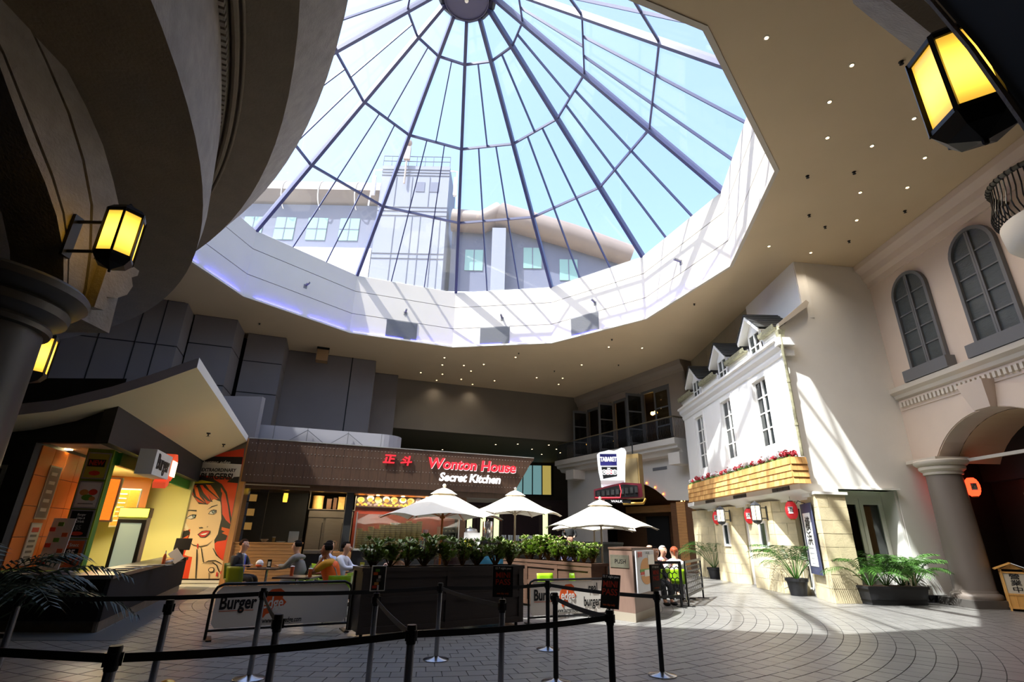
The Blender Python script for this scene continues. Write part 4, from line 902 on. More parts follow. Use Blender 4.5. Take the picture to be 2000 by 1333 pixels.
# stall building
BK = sroot('wall_burger_stall', (-7.15, 9.2, 0), math.atan2(.94, -.335))
m_blk = mat('black_tile_bulkhead', (44, 44, 46), .5, noise=.15, scale=2, stretch=(.3, 1, 6)); m_orange = mat('orange_glazed_tile', (224, 122, 52), .25, noise=.06, scale=2); m_lime = mat('lime_paint', (130, 158, 30), .5); m_green = mat('green_paint', (60, 140, 50), .5); m_crm = mat('cream_ceiling', (226, 206, 166), .7)
part('bulkhead', MB().box(-.0, 8.25, 0, .2, 3.02, 3.8), m_blk, BK)
part('green_beam', MB().box(1.6, 8.2, .22, .3, 2.78, 3.03), m_green, BK)
def bkl(x, y): v = Matrix.Rotation(-math.atan2(.94, -.335), 2) @ Vector((x+7.15, y-9.2)); return (v.x, v.y)
part('bulkhead_side', MB().prism([(0, 0), bkl(-12.5, 9.45), bkl(-12.5, 9.65), (0.2, .2)], 3.0, 4.2), m_blk, BK)
part('stall_ceiling', MB().prism([(.05, .05), (8.2, .1), bkl(-13.2, 17.2), bkl(-12.4, 9.6)], 3.04, 3.1), m_crm, BK)
part('black_wall', MB().prism([bkl(-8.47, 9.42), bkl(-13, 9.5), bkl(-13, 9.3), bkl(-8.47, 9.26)], 0, 3.02), m_blk, BK)
po_ = Vector((-8.45, 9.4)); pd = (Vector((-9.15, 11.6))-po_).normalized()
for i in range(5):
    for j in range(4):
        a = po_+pd*(i*.5+.005); c = po_+pd*((i+1)*.5-.005); nrm = Vector((-pd.y, pd.x))*.03
        part('wall_tile', MB().prism([bkl(*a), bkl(*c), bkl(*(c+nrm)), bkl(*(a+nrm))], .9+j*.52+.005, .9+(j+1)*.52-.005), m_orange, BK)
a, c = po_, po_+pd*2.5; part('tile_backing', MB().prism([bkl(*(a-nrm*.0+nrm)), bkl(*(c+nrm)), bkl(*(c+nrm*3)), bkl(*(a+nrm*3))], 0, 3.04), m_blk, BK)
part('lime_dado', MB().prism([bkl(*a), bkl(*c), bkl(*(c+nrm)), bkl(*(a+nrm))], 0, .9), m_lime, BK)
part('kitchen_back', MB().prism([bkl(-9.6, 11.9), bkl(-13.2, 17.3), bkl(-13.4, 17.2), bkl(-9.8, 11.8)], 0, 3.04), mat('pale_yellow_wall', (214, 204, 130), .6), BK)
part('end_wall', MB().prism([bkl(-10.0, 16.8), bkl(-13.2, 16.8), bkl(-13.2, 16.9), bkl(-10, 16.9)], 0, 3.04), mat('pale_lime_wall', (222, 220, 150), .55), BK)
part('orange_panel', MB().prism([bkl(-10.9, 16.2), bkl(-12.2, 15.3), bkl(-12.3, 15.4), bkl(-11, 16.3)], 1.9, 3.04), mat('orange_panel', (214, 130, 44), .4), BK)
for i, (x, y) in enumerate(((-8.9, 10.2), (-9.2, 12.3), (-9.9, 14.2))):
    f = thing('stall_downlight', ('oblong warm ceiling light above the orange tiled wall of the burger stall', 'round warm spotlight behind the green post', 'small warm spotlight above the till')[i], 'light', (x, y, 3.04), R(20), 'spotlights in the burger stall')
    part('lens', MB().box(-.25, .25, -.06, .06, -.02, 0) if i == 0 else MB().lathe([(.001, -.02), (.09, -.02), (.09, 0)], (0, 0, 0), 16), mat('stall_light', (255, 232, 170), emit=7), f)
    pl = bpy.data.lights.new('stall_lamp', 'SPOT'); pl.energy = 60; pl.color = (1, .72, .38); pl.spot_size = R(130); pl.shadow_soft_size = .15
    po = bpy.data.objects.new('stall_lamp', pl); C.objects.link(po); po.location = (x+.1, y, 2.95)
pl = bpy.data.lights.new('kitchen_lamp', 'AREA'); pl.energy = 50; pl.color = (1, .85, .6); pl.size = 1.0
po = bpy.data.objects.new('kitchen_lamp', pl); C.objects.link(po); po.location = (-10.2, 14.0, 2.98)
# green post with posters
gpst = thing('green_post', 'lime green square post on the burger counter with four framed posters', 'post', (-7.93, 10.6, .86), KR)
part('shaft', MB().box(-.3, -.02, .02, .3, 0, 2.18), m_green, gpst); part('front_face', MB().box(-.34, -.3, .0, .43, 0, 2.18), m_lime, gpst)
m_frame = mat('silver_frame', (190, 190, 184), .3, .6)
def poster(root, lab_col, x0, y0, z0, w_, h_, bg, items, axis='x', frame=.025, sgn=-1):
    """framed print on a face whose outward normal is -x (axis x) or -y; items: (text,size,colour,u,v,bold) or ('rect',u0,u1,v0,v1,mat) or ('disc',u,v,r,mat,squash)"""
    fr = part('poster_frame', (MB().box(x0-.02, x0, y0-w_/2, y0+w_/2, z0-h_/2, z0+h_/2) if axis == 'x' else MB().box(x0-w_/2, x0+w_/2, y0-.02, y0, z0-h_/2, z0+h_/2)), m_frame, root)
    def q(u, v, d): return (x0-.02-d, y0-u, z0+v) if axis == 'x' else (x0+u, y0-.02-d, z0+v)
    def slab(name, u0, u1, v0, v1, d, m):
        P = [q(u0, v0, d), q(u1, v0, d), q(u1, v1, d), q(u0, v1, d)]; vec = (-.002, 0, 0) if axis == 'x' else (0, -.002, 0)
        part(name, MB().sweep(P, vec), m, fr)
    slab('print', -w_/2+frame, w_/2-frame, -h_/2+frame, h_/2-frame, 0.0, bg)
    for k, it in enumerate(items):
        if it[0] == 'rect': slab('print_shape', it[1], it[2], it[3], it[4], .002+.0005*k, it[5])
        elif it[0] == 'disc':
            _, u, v, r_, m_, sq = it; P = [q(u+r_*math.cos(2*math.pi*i/16), v+r_*sq*math.sin(2*math.pi*i/16), .002+.0005*k) for i in range(16)]
            part('print_shape', MB().sweep(P, (-.002, 0, 0) if axis == 'x' else (0, -.002, 0)), m_, fr)
        else:
            t_, sz, m_, u, v, bo = it; text(t_, sz, m_, fr, q(u, v, .006+.0005*k), (R(90), 0, R(-90)) if axis == 'x' else UP, name='print_text', extrude=.001, bold=bo, sx=.8)
    return fr
P_y = mat('print_yellow', (176, 172, 60), .5); P_r = mat('print_red', (206, 60, 36), .5); P_k = mat('print_black', (26, 24, 24), .4); P_w = mat('print_white', (222, 218, 208), .5); P_o = mat('print_orange', (204, 92, 40), .5); P_b = mat('print_bun', (200, 138, 70), .5); P_g = mat('print_green', (90, 150, 50), .5); P_gr = mat('print_grey', (120, 116, 110), .5)
poster(gpst, '', -.34, .215, 1.86, .38, .5, P_y, [('rect', -.15, .13, -.02, .12, P_k), ('NEW', .13, P_r, -.01, .05, .004), ('disc', .0, -.14, .09, P_r, .5)])
poster(gpst, '', -.34, .215, 1.32, .38, .5, P_w, [('disc', -.07, .04, .07, P_b, .8), ('disc', .07, .05, .07, P_r, .8), ('disc', 0, -.05, .09, P_g, .6), ('disc', .08, -.07, .05, P_b, .8), ('rect', -.12, .12, -.17, -.155, P_gr)])
poster(gpst, '', -.34, .215, .8, .38, .5, P_k, [('Burger', .06, P_w, 0, .16, .001), ('Chips &', .05, P_w, 0, .1, .001), ('Drink', .07, P_w, 0, .04, .001), ('$5', .12, P_gr, 0, -.07, .003), ('disc', 0, -.17, .1, P_r, .35)])
poster(gpst, '', -.34, .215, .28, .38, .5, P_o, [('r Snacc', .08, P_w, 0, .15, .001), ('rect', -.11, .11, -.07, .09, P_k), ('$5', .15, P_w, 0, .01, .006), ('disc', -.11, -.16, .06, P_b, .8), ('disc', .11, -.15, .03, P_gr, 1.6)])
# framed boards on tiles and on the black wall
tl = thing('framed_notice', 'tall narrow framed price board high on the orange tiles', 'picture', (-8.66, 10.05, 2.2), math.atan2(pd.y, pd.x))
poster(tl, '', 0, 0, 0, .44, .95, P_gr, [('rect', -.12, .1, .3-.16*i, .36-.16*i, P_w) for i in range(5)], 'y').parent = tl
tl.rotation_euler = (0, 0, math.atan2(pd.y, pd.x)); 
tl = thing('framed_notice', 'tall narrow framed notice low on the orange tiles behind the palm', 'picture', (-8.64, 10.0, 1.3), math.atan2(pd.y, pd.x))
poster(tl, '', 0, 0, 0, .38, .72, P_w, [('rect', -.12, .12, .2, .28, P_r)] + [('rect', -.12, .1, .12-.09*i, .16-.09*i, P_gr) for i in range(5)], 'y')
wp = thing('framed_poster', 'white framed black poster with red lettering on the black wall, upper of two', 'picture', (-9.25, 9.24, 2.1), 0)
poster(wp, '', 0, 0, 0, .9, 1.0, P_k, [('A', .4, P_r, 0, .2, .01), ('FREE', .15, P_o, 0, -.05, .003), ('BURGER', .13, P_w, 0, -.2, .003), ('TO', .13, P_w, 0, -.34, .003)], 'y', .07)
wp = thing('framed_poster', 'white framed black poster reading GET THE FREE, lower of two on the black wall', 'picture', (-9.25, 9.24, 1.12), 0)
poster(wp, '', 0, 0, 0, .9, .75, P_k, [('GET', .12, P_w, 0, .22, .003), ('THE', .13, P_w, 0, .07, .003), ('FREE', .26, P_o, 0, -.15, .008)], 'y', .07)
# menu light boxes, fridge, till
m_menu = mat('orange_menu_light', (255, 110, 30), .4, emit=.6, noise=.25, scale=14, stretch=(1, 6, 6))
for i, (x, y, z, lab) in enumerate(((-9.35, 12.0, 2.2, 'slanted glowing orange menu board hung left of the green post'), (-10.0, 14.1, 2.1, 'narrow glowing orange menu board glimpsed right of the green post'))):
    t = thing('menu_board', lab, 'sign', (x, y, z), R(25))
    part('casing', MB().box(-.5+.25*i, .5-.25*i, 0, .12, -.48, .48), m_frame, t)
    for k in range(2): part('light_panel', MB().box((-.46+.47*k)*(1-.5*i), (-.01+.47*k)*(1-.5*i), -.01, 0, -.44, .44), m_menu, t)
    for k in range(7): part('print_line', MB().box((-.4)*(1-.5*i), (-.06)*(1-.5*i), -.016, -.01, .32-.11*k, .35-.11*k), P_w, t)
fr_ = thing('drinks_fridge', 'tall glass door drinks fridge with a lit yellow header behind the counter', 'fridge', (-9.25, 13.4, 0), R(24))
part('body', MB().box(-.3, .3, 0, .5, 0, 1.85), mat('fridge_grey', (110, 112, 104), .4), fr_); part('header', MB().box(-.3, .3, -.04, 0, 1.86, 2.06), mat('yellow_header_light', (250, 236, 60), .4, emit=1.8), fr_); part('header_case', MB().box(-.32, .32, 0, .45, 1.85, 2.08), m_blackm, fr_)
part('door', MB().box(-.29, -.22, -.05, 0, .2, 1.8).box(.22, .29, -.05, 0, .2, 1.8).box(-.22, .22, -.05, 0, .2, .28).box(-.22, .22, -.05, 0, 1.72, 1.8), m_blackm, fr_); part('door_glass', MB().box(-.22, .22, -.03, -.02, .28, 1.72), mat('lit_fridge_glass', (150, 168, 158), .2, emit=.18), fr_)
tk = thing('till', 'black touch screen till on the burger counter', 'till', (-8.35, 14.2, .86), KR-R(90))
part('base', MB().box(-.17, .17, -.15, .15, 0, .07), m_blackm, tk); part('neck', MB().box(-.05, .05, -.02, .05, .07, .28), m_blackm, tk); part('screen', MB().obox((0, .02, .38), (.36, .04, .28), Matrix.Rotation(R(-18), 3, 'X')), m_blackm, tk); part('customer_display', MB().obox((0, .16, .33), (.2, .03, .09), Matrix.Rotation(R(20), 3, 'X')), m_blackm, tk)
pm = thing('menu_card', 'white menu card leaning beside the till', 'card', (-8.1, 13.6, .865), R(30)); part('sheet', MB().obox((0, 0, .12), (.3, .01, .22), Matrix.Rotation(R(50), 3, 'Y')), m_pw, pm)
for i, (x, y, r_) in enumerate(((-7.35, 10.9, 10), (-7.55, 11.5, -12), (-7.2, 10.4, 25), (-7.8, 9.9, 5), (-8.4, 9.65, -8), (-7.5, 12.1, 8))):
    t = thing('newspaper', ('folded newspaper flat on the counter beside the green post', 'open newspaper flat on the counter in front of the till', 'dark covered magazine on the corner of the counter', 'scattered newspaper along the near counter top', 'newspaper at the far left of the counter top', 'loose sheet near the wrapped sandwiches')[i], 'newspaper', (x, y, .862), R(r_), 'newspapers on the counter')
    part('sheet', MB().box(-.2, .2, -.15, .15, 0, .006).quadbox([(-.18, -.13, .006), (.16, -.14, .006), (.18, .12, .006), (-.16, .13, .006), (-.18, -.13, .012), (.16, -.14, .022), (.18, .12, .014), (-.16, .13, .01)]), mat('newsprint', (150, 150, 150), .8, noise=.2, scale=30) if i != 2 else m_ctop, t)
sc_ = thing('sauce_bottle', 'slim orange sauce bottle standing on the burger counter', 'bottle', (-7.75, 12.6, .86)); part('body', MB().lathe([(.035, 0), (.035, .16), (.012, .22), (.008, .28)], (0, 0, 0), 12), P_o, sc_, True); part('cap', MB().lathe([(.014, .215), (.012, .26), (.001, .26)], (0, 0, 0), 10), P_w, sc_)
for i, (x, y) in enumerate(((-7.95, 13.0), (-8.05, 13.3), (-7.85, 12.9))):
    t = thing('wrapped_sandwich', ('paper wrapped sandwich in the middle of the three near the till', 'paper wrapped sandwich nearest the till', 'paper wrapped sandwich farthest from the till')[i], 'food', (x, y, .87), R(40*i), 'wrapped sandwiches on the counter')
    part('bread', MB().ball((0, 0, .045), .07, 10, (1.3, .8, .6)), mat('bread', (214, 160, 86), .7), t, True); part('wrap', MB().ball((0, 0, .03), .078, 10, (1.2, .9, .5)), m_pw, t, True)
# promotional leaflet stand
ls = thing('leaflet_stand', 'tilted colourful price board standing on the counter end behind the palm', 'sign', (-8.2, 10.05, .86), R(10))
part('board', MB().obox((0, 0, .45), (.36, .02, .88), Matrix.Rotation(R(-6), 3, 'X')), P_w, ls)
for k in range(8): part('print_shape', MB().box(-.15+.11*(k % 3), -.06+.11*(k % 3), -.06+k*.002, -.05+k*.002, .12+.09*k, .19+.09*k), (P_r, P_g, P_o)[k % 3], ls)
for k in range(5):
    t = thing('sauce_packet_box', 'upright orange and green snack box in the row behind the counter', 'box', (-8.55-.07*k, 10.65+.12*k, .86), R(15), 'snack boxes behind the counter'); part('carton', MB().box(-.05, .05, -.04, .04, 0, .4), (P_o, P_g, P_r)[k % 3], t); part('printed_label', MB().box(-.035, .035, -.045, -.04, .08, .32), P_k, t)
# projecting burger sign
bsg = thing('projecting_sign', 'white box sign reading Burger with a lit orange shape on the black bulkhead', 'sign', (-7.85, 11.18, 2.88), math.atan2(.942, -.335))
part('box', MB().box(-.65, .65, -.4, -.1, -.25, .25), m_pw, bsg); text('Burger', .42, P_k, bsg, (.02, -.405, .02), UP, bold=.012, sx=.85)
part('bracket', MB().box(-.1, .1, -.12, .0, -.1, .1), m_blackm, bsg)
gz = [(.35, .2), (.5, .42), (.72, .44), (.85, .3), (.82, .1), (.86, -.1), (.75, -.2), (.62, -.32), (.55, -.2), (.5, -.45), (.3, -.55), (.24, -.4), (.4, -.25), (.35, -.05)]
part('orange_shape', MB().sweep([(x+.28, -.41, z*.8) for x, z in gz], (0, .25, 0)), mat('orange_plastic', (232, 84, 50), .4, emit=.25), bsg)
part('lit_face', MB().box(.68, 1.08, -.425, -.41, -.16, .18), mat('warm_lit_face', (255, 220, 160), .4, emit=2.0), bsg)
# sweeping canopy
cn = thing('canopy', 'sweeping cream canopy with upturned corner over the burger stall', 'canopy', (0, 0, 0))
U0, U1 = Vector((-5.75, 8.96, 4.5)), Vector((-8.62, 16.92, 4.45))
prof = [(0, 0), (.6, -.36), (1.2, -.68), (1.9, -.98), (2.6, -1.15), (3.6, -1.28), (5.0, -1.36), (7.5, -1.4), (12, -1.4)]
lowr, upr = [], []
for f in [i/8 for i in range(9)]:
    e = U0.lerp(U1, f); ang = Vector((-.95, -.31+.31*f*1.0, 0)).normalized(); s_ = 1-.0*f
    k_ = 1.0 if f < 1 else 1.0
    lowr.append([(e.x+ang.x*s, e.y+ang.y*s, e.z-.13+z*(1-.1*f)) for s, z in prof]); upr.append([(e.x+ang.x*s, e.y+ang.y*s, e.z+z*(1-.1*f)+.06) for s, z in prof])
m_cnp = mat('cream_canopy', (232, 218, 178), .65); m_cng = mat('grey_canopy_edge', (168, 166, 176), .6)
part('soffit', MB().grid(lowr), m_cnp, cn, True); part('top_skin', MB().grid(upr), m_cng, cn, True)
part('edge_fascia', MB().grid([lowr[0], upr[0]]), m_cng, cn); part('edge_trim', MB().grid([[r[0] for r in lowr], [r[0] for r in upr]]), m_wht, cn); part('far_fascia', MB().grid([lowr[-1], upr[-1]]), m_cng, cn)
for x, y, z in ((-7.4, 12.6, 3.82), (-8.3, 15.0, 3.93)): part('sprinkler', MB().lathe([(.05, 0), (.04, -.03), (.015, -.03), (.015, -.08), (.05, -.085)], (x, y, z), 8), m_blackm, cn)
# ================================================================ mural
mw = sroot('wall_mural', (-8.54, 16.9, 0)); part('wall', MB().box(-2.2, 0, 0, .3, 0, 4.4), m_enc, mw)
part('timber_edge', MB().box(-.04, .12, -.05, .35, 0, 4.42), mat('timber_edge', (176, 124, 74), .6, noise=.15, scale=3, stretch=(6, 6, .5)), mw)
part('skirting', MB().box(-1.35, -.05, -.03, 0, 0, .2), m_pw, mw)
ml = thing('mural', 'pop art mural of a red haired woman with a speech bubble reading EXTRAORDINARY BURGERS!', 'mural', (-8.54, 16.9, 0))
MUR = [('red',[(-1.7,3.736),(-0.111,4.102),(-0.069,3.655),(-0.1,3.03),(-0.074,1.715),(-0.073,0.721),(-0.089,0.11),(-0.992,0.211),(-1.244,0.206),(-1.745,0.999),(-1.914,2.151),(-1.939,2.752),(-1.696,3.186)]),('k',[(-1.542,3.818),(-0.103,3.82),(-0.091,3.607),(-0.094,3.0),(-0.449,3.024),(-0.336,3.165),(-1.497,3.221)]),('w',[(-1.499,3.635),(-0.093,3.585),(-0.088,3.201),(-0.261,3.188),(-0.351,3.087),(-0.324,3.187),(-1.476,3.228)]),('k',[(-1.944,2.27),(-1.916,2.661),(-1.826,2.937),(-1.689,3.156),(-1.345,3.187),(-0.951,3.138),(-0.594,2.96),(-0.383,2.719),(-0.215,2.301),(-0.077,1.949),(-0.043,1.716),(-0.11,1.311),(-0.375,1.264),(-0.499,1.134),(-0.821,1.877),(-1.655,1.862),(-1.561,1.115),(-1.714,1.0)]),('red',[(-0.605,2.868),(-0.417,2.658),(-0.261,2.3),(-0.071,1.773),(-0.235,1.887),(-0.381,2.061),(-0.503,2.475)]),('hairl',[(-0.314,1.682),(-0.055,1.628),(-0.058,1.427),(-0.276,1.509),(-0.193,1.554),(-0.31,1.595)]),('band',[(-1.948,2.66),(-1.819,2.907),(-1.588,3.003),(-1.254,3.071),(-0.825,3.002),(-1.17,2.98),(-1.482,2.959),(-1.709,2.847),(-1.861,2.692)]),('hair',[(-1.913,2.27),(-1.87,2.601),(-1.698,2.802),(-1.472,2.913),(-1.064,2.936),(-0.68,2.775),(-0.501,2.536),(-0.738,2.471),(-0.867,2.349),(-1.224,2.402),(-1.476,2.669),(-1.619,2.606),(-1.755,2.393),(-1.774,2.154),(-1.671,1.803),(-1.491,1.574),(-1.307,1.577),(-1.268,1.607),(-1.265,1.405),(-1.47,1.117),(-1.713,1.112),(-1.859,1.567)]),('skin',[(-1.469,2.639),(-1.59,2.486),(-1.663,2.275),(-1.698,2.037),(-1.641,1.745),(-1.423,1.546),(-1.268,1.607),(-1.242,1.434),(-1.277,1.262),(-1.244,1.064),(-1.272,0.867),(-1.126,0.828),(-1.017,0.816),(-0.992,0.211),(-0.043,0.241),(-0.058,0.721),(-0.254,0.857),(-0.389,1.051),(-0.461,1.305),(-0.392,1.478),(-0.38,1.914),(-0.473,2.296),(-0.525,2.43),(-0.745,2.501),(-0.895,2.334),(-1.179,2.343)]),('k',[(-1.482,2.76),(-1.369,2.55),(-0.926,2.333),(-1.065,2.525),(-1.234,2.643),(-0.919,2.438),(-0.756,2.411),(-0.929,2.618),(-1.142,2.858),(-0.512,2.445),(-0.518,2.687),(-0.7,2.866),(-1.001,2.937),(-1.349,2.931)]),('hairl',[(-1.461,2.867),(-1.314,2.581),(-0.968,2.377),(-1.204,2.583),(-1.347,2.854)]),('red',[(-1.282,2.917),(-1.099,2.676),(-0.825,2.44),(-0.974,2.678),(-1.187,2.918)]),('hairl',[(-1.096,2.935),(-0.932,2.77),(-0.557,2.505),(-0.729,2.713),(-0.935,2.923)]),('cream',[(-1.628,2.32),(-1.614,2.009),(-1.519,1.689),(-1.331,1.548),(-1.321,1.635),(-1.471,1.806),(-1.57,2.277)]),('k',[(-1.828,1.568),(-1.569,1.515),(-1.307,1.577),(-1.24,1.492),(-1.282,1.348),(-1.526,1.343),(-1.792,1.424)]),('hairl',[(-1.754,1.396),(-1.458,1.316),(-1.272,1.434),(-1.316,1.233),(-1.561,1.115),(-1.727,1.169)]),('k',[(-1.609,2.053),(-1.538,2.143),(-1.419,2.169),(-1.199,2.164),(-1.189,2.12),(-1.411,2.137),(-1.528,2.105)]),('k',[(-0.875,2.176),(-0.759,2.285),(-0.583,2.339),(-0.578,2.315),(-0.736,2.256)]),('k',[(-1.486,1.909),(-1.378,1.999),(-1.293,2.035),(-1.174,2.032),(-1.173,1.988),(-1.19,1.928),(-1.29,1.892),(-1.386,1.902)]),('w',[(-1.451,1.915),(-1.359,1.984),(-1.258,2.015),(-1.192,2.002),(-1.221,1.928),(-1.324,1.903)]),('k',[(-1.304,2.015),(-1.215,2.031),(-1.179,1.973),(-1.206,1.928),(-1.265,1.942)]),('iris',[(-1.276,2.0),(-1.225,2.01),(-1.204,1.972),(-1.225,1.945),(-1.256,1.957)]),('k',[(-0.815,2.053),(-0.755,2.158),(-0.674,2.189),(-0.572,2.176),(-0.568,2.102),(-0.641,2.041)]),('w',[(-0.788,2.068),(-0.728,2.149),(-0.623,2.166),(-0.593,2.101),(-0.66,2.056)]),('k',[(-0.738,2.167),(-0.641,2.18),(-0.602,2.116),(-0.647,2.068),(-0.702,2.09)]),('iris',[(-0.704,2.153),(-0.652,2.159),(-0.628,2.121),(-0.653,2.091),(-0.685,2.108)]),('k',[(-1.037,1.712),(-0.999,1.655),(-0.913,1.671),(-0.868,1.649),(-0.89,1.637),(-0.987,1.632)]),('k',[(-0.775,1.673),(-0.726,1.703),(-0.737,1.668)]),('k',[(-1.001,1.453),(-0.886,1.556),(-0.753,1.578),(-0.621,1.566),(-0.637,1.474),(-0.736,1.372),(-0.889,1.369)]),('lip',[(-0.97,1.453),(-0.868,1.542),(-0.75,1.564),(-0.64,1.554),(-0.669,1.479),(-0.756,1.391),(-0.878,1.389)]),('w',[(-0.916,1.46),(-0.81,1.491),(-0.683,1.516),(-0.754,1.449),(-0.844,1.441)]),('k',[(-1.28,1.276),(-1.055,1.167),(-0.831,1.122),(-0.63,1.174),(-0.464,1.319),(-0.625,1.154),(-0.826,1.1),(-1.065,1.144)]),('lip',[(-0.946,1.168),(-0.928,1.197),(-0.891,1.169),(-0.886,1.042),(-0.917,1.07)]),('k',[(-0.928,1.042),(-0.903,1.036),(-0.839,0.791),(-0.748,0.229),(-0.772,0.228),(-0.868,0.735)]),('k',[(-0.833,1.128),(-0.771,1.058),(-0.692,0.849),(-0.62,0.67),(-0.65,0.683),(-0.719,0.849),(-0.789,1.044)]),('k',[(-0.684,0.621),(-0.497,0.727),(-0.29,0.745),(-0.124,0.678),(-0.052,0.624),(-0.118,0.651),(-0.284,0.717),(-0.477,0.705)]),('k',[(-0.595,0.629),(-0.338,0.688),(-0.199,0.608),(-0.082,0.417),(-0.112,0.417),(-0.226,0.594),(-0.347,0.661)]),('k',[(-0.444,0.493),(-0.382,0.549),(-0.289,0.537),(-0.255,0.483),(-0.276,0.414),(-0.363,0.399),(-0.426,0.439)]),('skin',[(-0.419,0.488),(-0.368,0.53),(-0.299,0.518),(-0.279,0.48),(-0.298,0.433),(-0.362,0.421),(-0.407,0.447)]),('k',[(-0.407,0.398),(-0.389,0.398),(-0.351,0.227),(-0.368,0.227)]),('lip',[(-0.174,0.293),(-0.179,0.41),(-0.141,0.427),(-0.119,0.302)]),('lip',[(-0.061,0.363),(-0.046,0.459),(-0.025,0.446),(-0.031,0.363)]),('k',[(-0.425,1.079),(-0.261,0.885),(-0.073,0.749),(-0.05,0.727),(-0.288,0.87),(-0.434,1.064)]),('k',[(-1.248,0.22),(-0.041,0.233),(-0.041,0.192),(-1.238,0.179)]),('w',[(-1.238,0.179),(-0.041,0.192),(-0.046,0.119),(-1.217,0.099)])]
MC = {'red': (222, 62, 28), 'skin': (232, 200, 156), 'hair': (206, 70, 24), 'hairl': (226, 96, 34), 'k': (22, 20, 22), 'band': (196, 180, 40), 'w': (228, 224, 216), 'lip': (200, 36, 34), 'cream': (240, 224, 190), 'iris': (150, 170, 170)}
for i, (c_, P) in enumerate(MUR):
    d = -.004-.0012*i; part('painted_shape', MB().sweep([(x, d, z) for x, z in P], (0, .0010, 0)), mat('mural_'+c_, MC[c_], .5), ml)
text('burger edge ...', .19, mat('mural_w', MC['w']), ml, (-.78, -.1, 3.62), UP, shear=.25, sx=.95, extrude=.001)
text('EXTRAORDINARY', .145, mat('mural_k', MC['k']), ml, (-.74, -.1, 3.38), UP, sx=.93, bold=.005, extrude=.001); text('BURGERS!', .25, mat('mural_k', MC['k']), ml, (-.76, -.1, 3.18), UP, sx=.92, bold=.011, extrude=.001)
# ================================================================ wonton stall
WL = sroot('wall_wonton_stall', (W0[0], W0[1], 0), WR)
m_wdk = mat('dark_walnut_cladding', (74, 52, 38), .45, noise=.25, scale=4, stretch=(9, 1, .7), island=.12)
m_stl = mat('brushed_steel', (150, 144, 134), .32, .85, noise=.06, scale=3, stretch=(1, 1, 8)); m_tile = mat('maroon_tile', (110, 44, 34), .25, noise=.1, scale=3)
fs = thing('fascia_sign', 'long dark walnut fascia with studs reading Wonton House Secret Kitchen', 'sign', (W0[0], W0[1], 3.05), WR)
x = 0.0
while x < 10.0:
    x1 = min(x+.3, 10.03); s_ = lambda q: 0 if q < 9.2 else (q-9.2)/.83*1.36
    part('fascia_board', MB().sweep([(x, -.12, s_(x)), (x1-.004, -.12, min(1.3, s_(x1))), (x1-.004, -.12, 1.36), (x, -.12, 1.36)], (0, .12, 0)), m_wdk, fs); x = x1
part('top_trim', MB().box(0, 10.03, -.14, .02, 1.36, 1.39), m_frame, fs)
st = MB()
for z in (.22, .6, .98, 1.22):
    q = .12
    while q < 9.9 - (0 if z > .9 else .5-z*.3): st.box(q-.011, q+.011, -.128, -.118, z-.011, z+.011); q += .115
part('studs', st, m_frame, fs, kind='stuff')
m_redl = mat('red_letter', (226, 36, 48), .35, emit=.5); m_whl = mat('white_letter', (245, 245, 245), .4, emit=.5)
for s_, m_, dx, dz in (('Wonton House', m_whl, .012, -.012), ('Wonton House', m_redl, 0, 0)): text(s_, .515, m_, fs, (7.58+dx, -.17+(.012 if m_ is m_whl else 0), .92+dz), UP, bold=.014, shear=.12, sx=1.02, extrude=.02)
text('Secret Kitchen', .40, m_whl, fs, (7.5, -.17, .46), UP, bold=.012, shear=.2, sx=.97, extrude=.02)
text('正', .34, m_redl, fs, (4.52, -.16, .96), UP, bold=.01, shear=.15, extrude=.02, sx=1.2); text('斗', .34, m_redl, fs, (5.12, -.16, .93), UP, bold=.01, shear=.15, extrude=.02, sx=1.2)
part('soffit_band', MB().box(0, 9.2, .02, .5, 2.86, 3.05), m_wdk, WL)
part('stall_top', MB().box(0, 9.6, 0, 4.2, 4.2, 4.3), m_dark, WL); part('stall_ceiling', MB().box(0, 9.6, .5, 4.2, 2.95, 3.05), mat('stall_ceiling', (110, 96, 80), .7), WL)
part('back_wall', MB().box(0, 7.3, 3.2, 3.3, 0, 3.0), m_black, WL)
for j in range(9): 
    for i in range(8): part('wall_tile', MB().box(3.75+.46*i+.004, 3.75+.46*(i+1)-.004, 1.78, 1.8, 1.1+.16*j+.004, 1.1+.16*(j+1)-.004), m_tile, WL)
part('tile_backing', MB().box(3.7, 7.5, 1.8, 1.9, 0, 3.0), m_tile, WL)
part('post', MB().box(3.28, 3.52, .1, .4, 0, 3.0), m_black, WL); part('post', MB().box(.55, .8, .6, .85, 0, 3.0), m_black, WL); part('post', MB().box(7.28, 7.5, .2, .5, 0, 3.0), m_timd, WL)
# timber counters
wc_ = thing('timber_counter', 'honey timber slatted counter at the left end of the wonton stall', 'counter', (W0[0], W0[1], 0), WR)
part('carcass', MB().box(.1, 2.08, .04, .6, 0, 1.22), m_tim, wc_)
for j in range(12): part('slat', MB().box(.08, 2.1, 0, .04, .02+j*.1, .02+j*.1+.092), m_tim, wc_)
part('worktop', MB().box(.05, 2.12, -.02, .62, 1.22, 1.26), m_tim, wc_)
w2_ = thing('timber_counter', 'short honey timber counter panel behind the man in the orange vest', 'counter', (W0[0]+WU[0]*3.05, W0[1]+WU[1]*3.05, 0), WR)
part('carcass', MB().box(.02, .56, .04, .6, 0, 1.0), m_tim, w2_)
for j in range(10): part('slat', MB().box(0, .58, 0, .04, .0+j*.1, .0+j*.1+.092), m_tim, w2_)
def wpos(u, d, z=0): return (W0[0]+WU[0]*u-WN[0]*d, W0[1]+WU[1]*u-WN[1]*d, z)
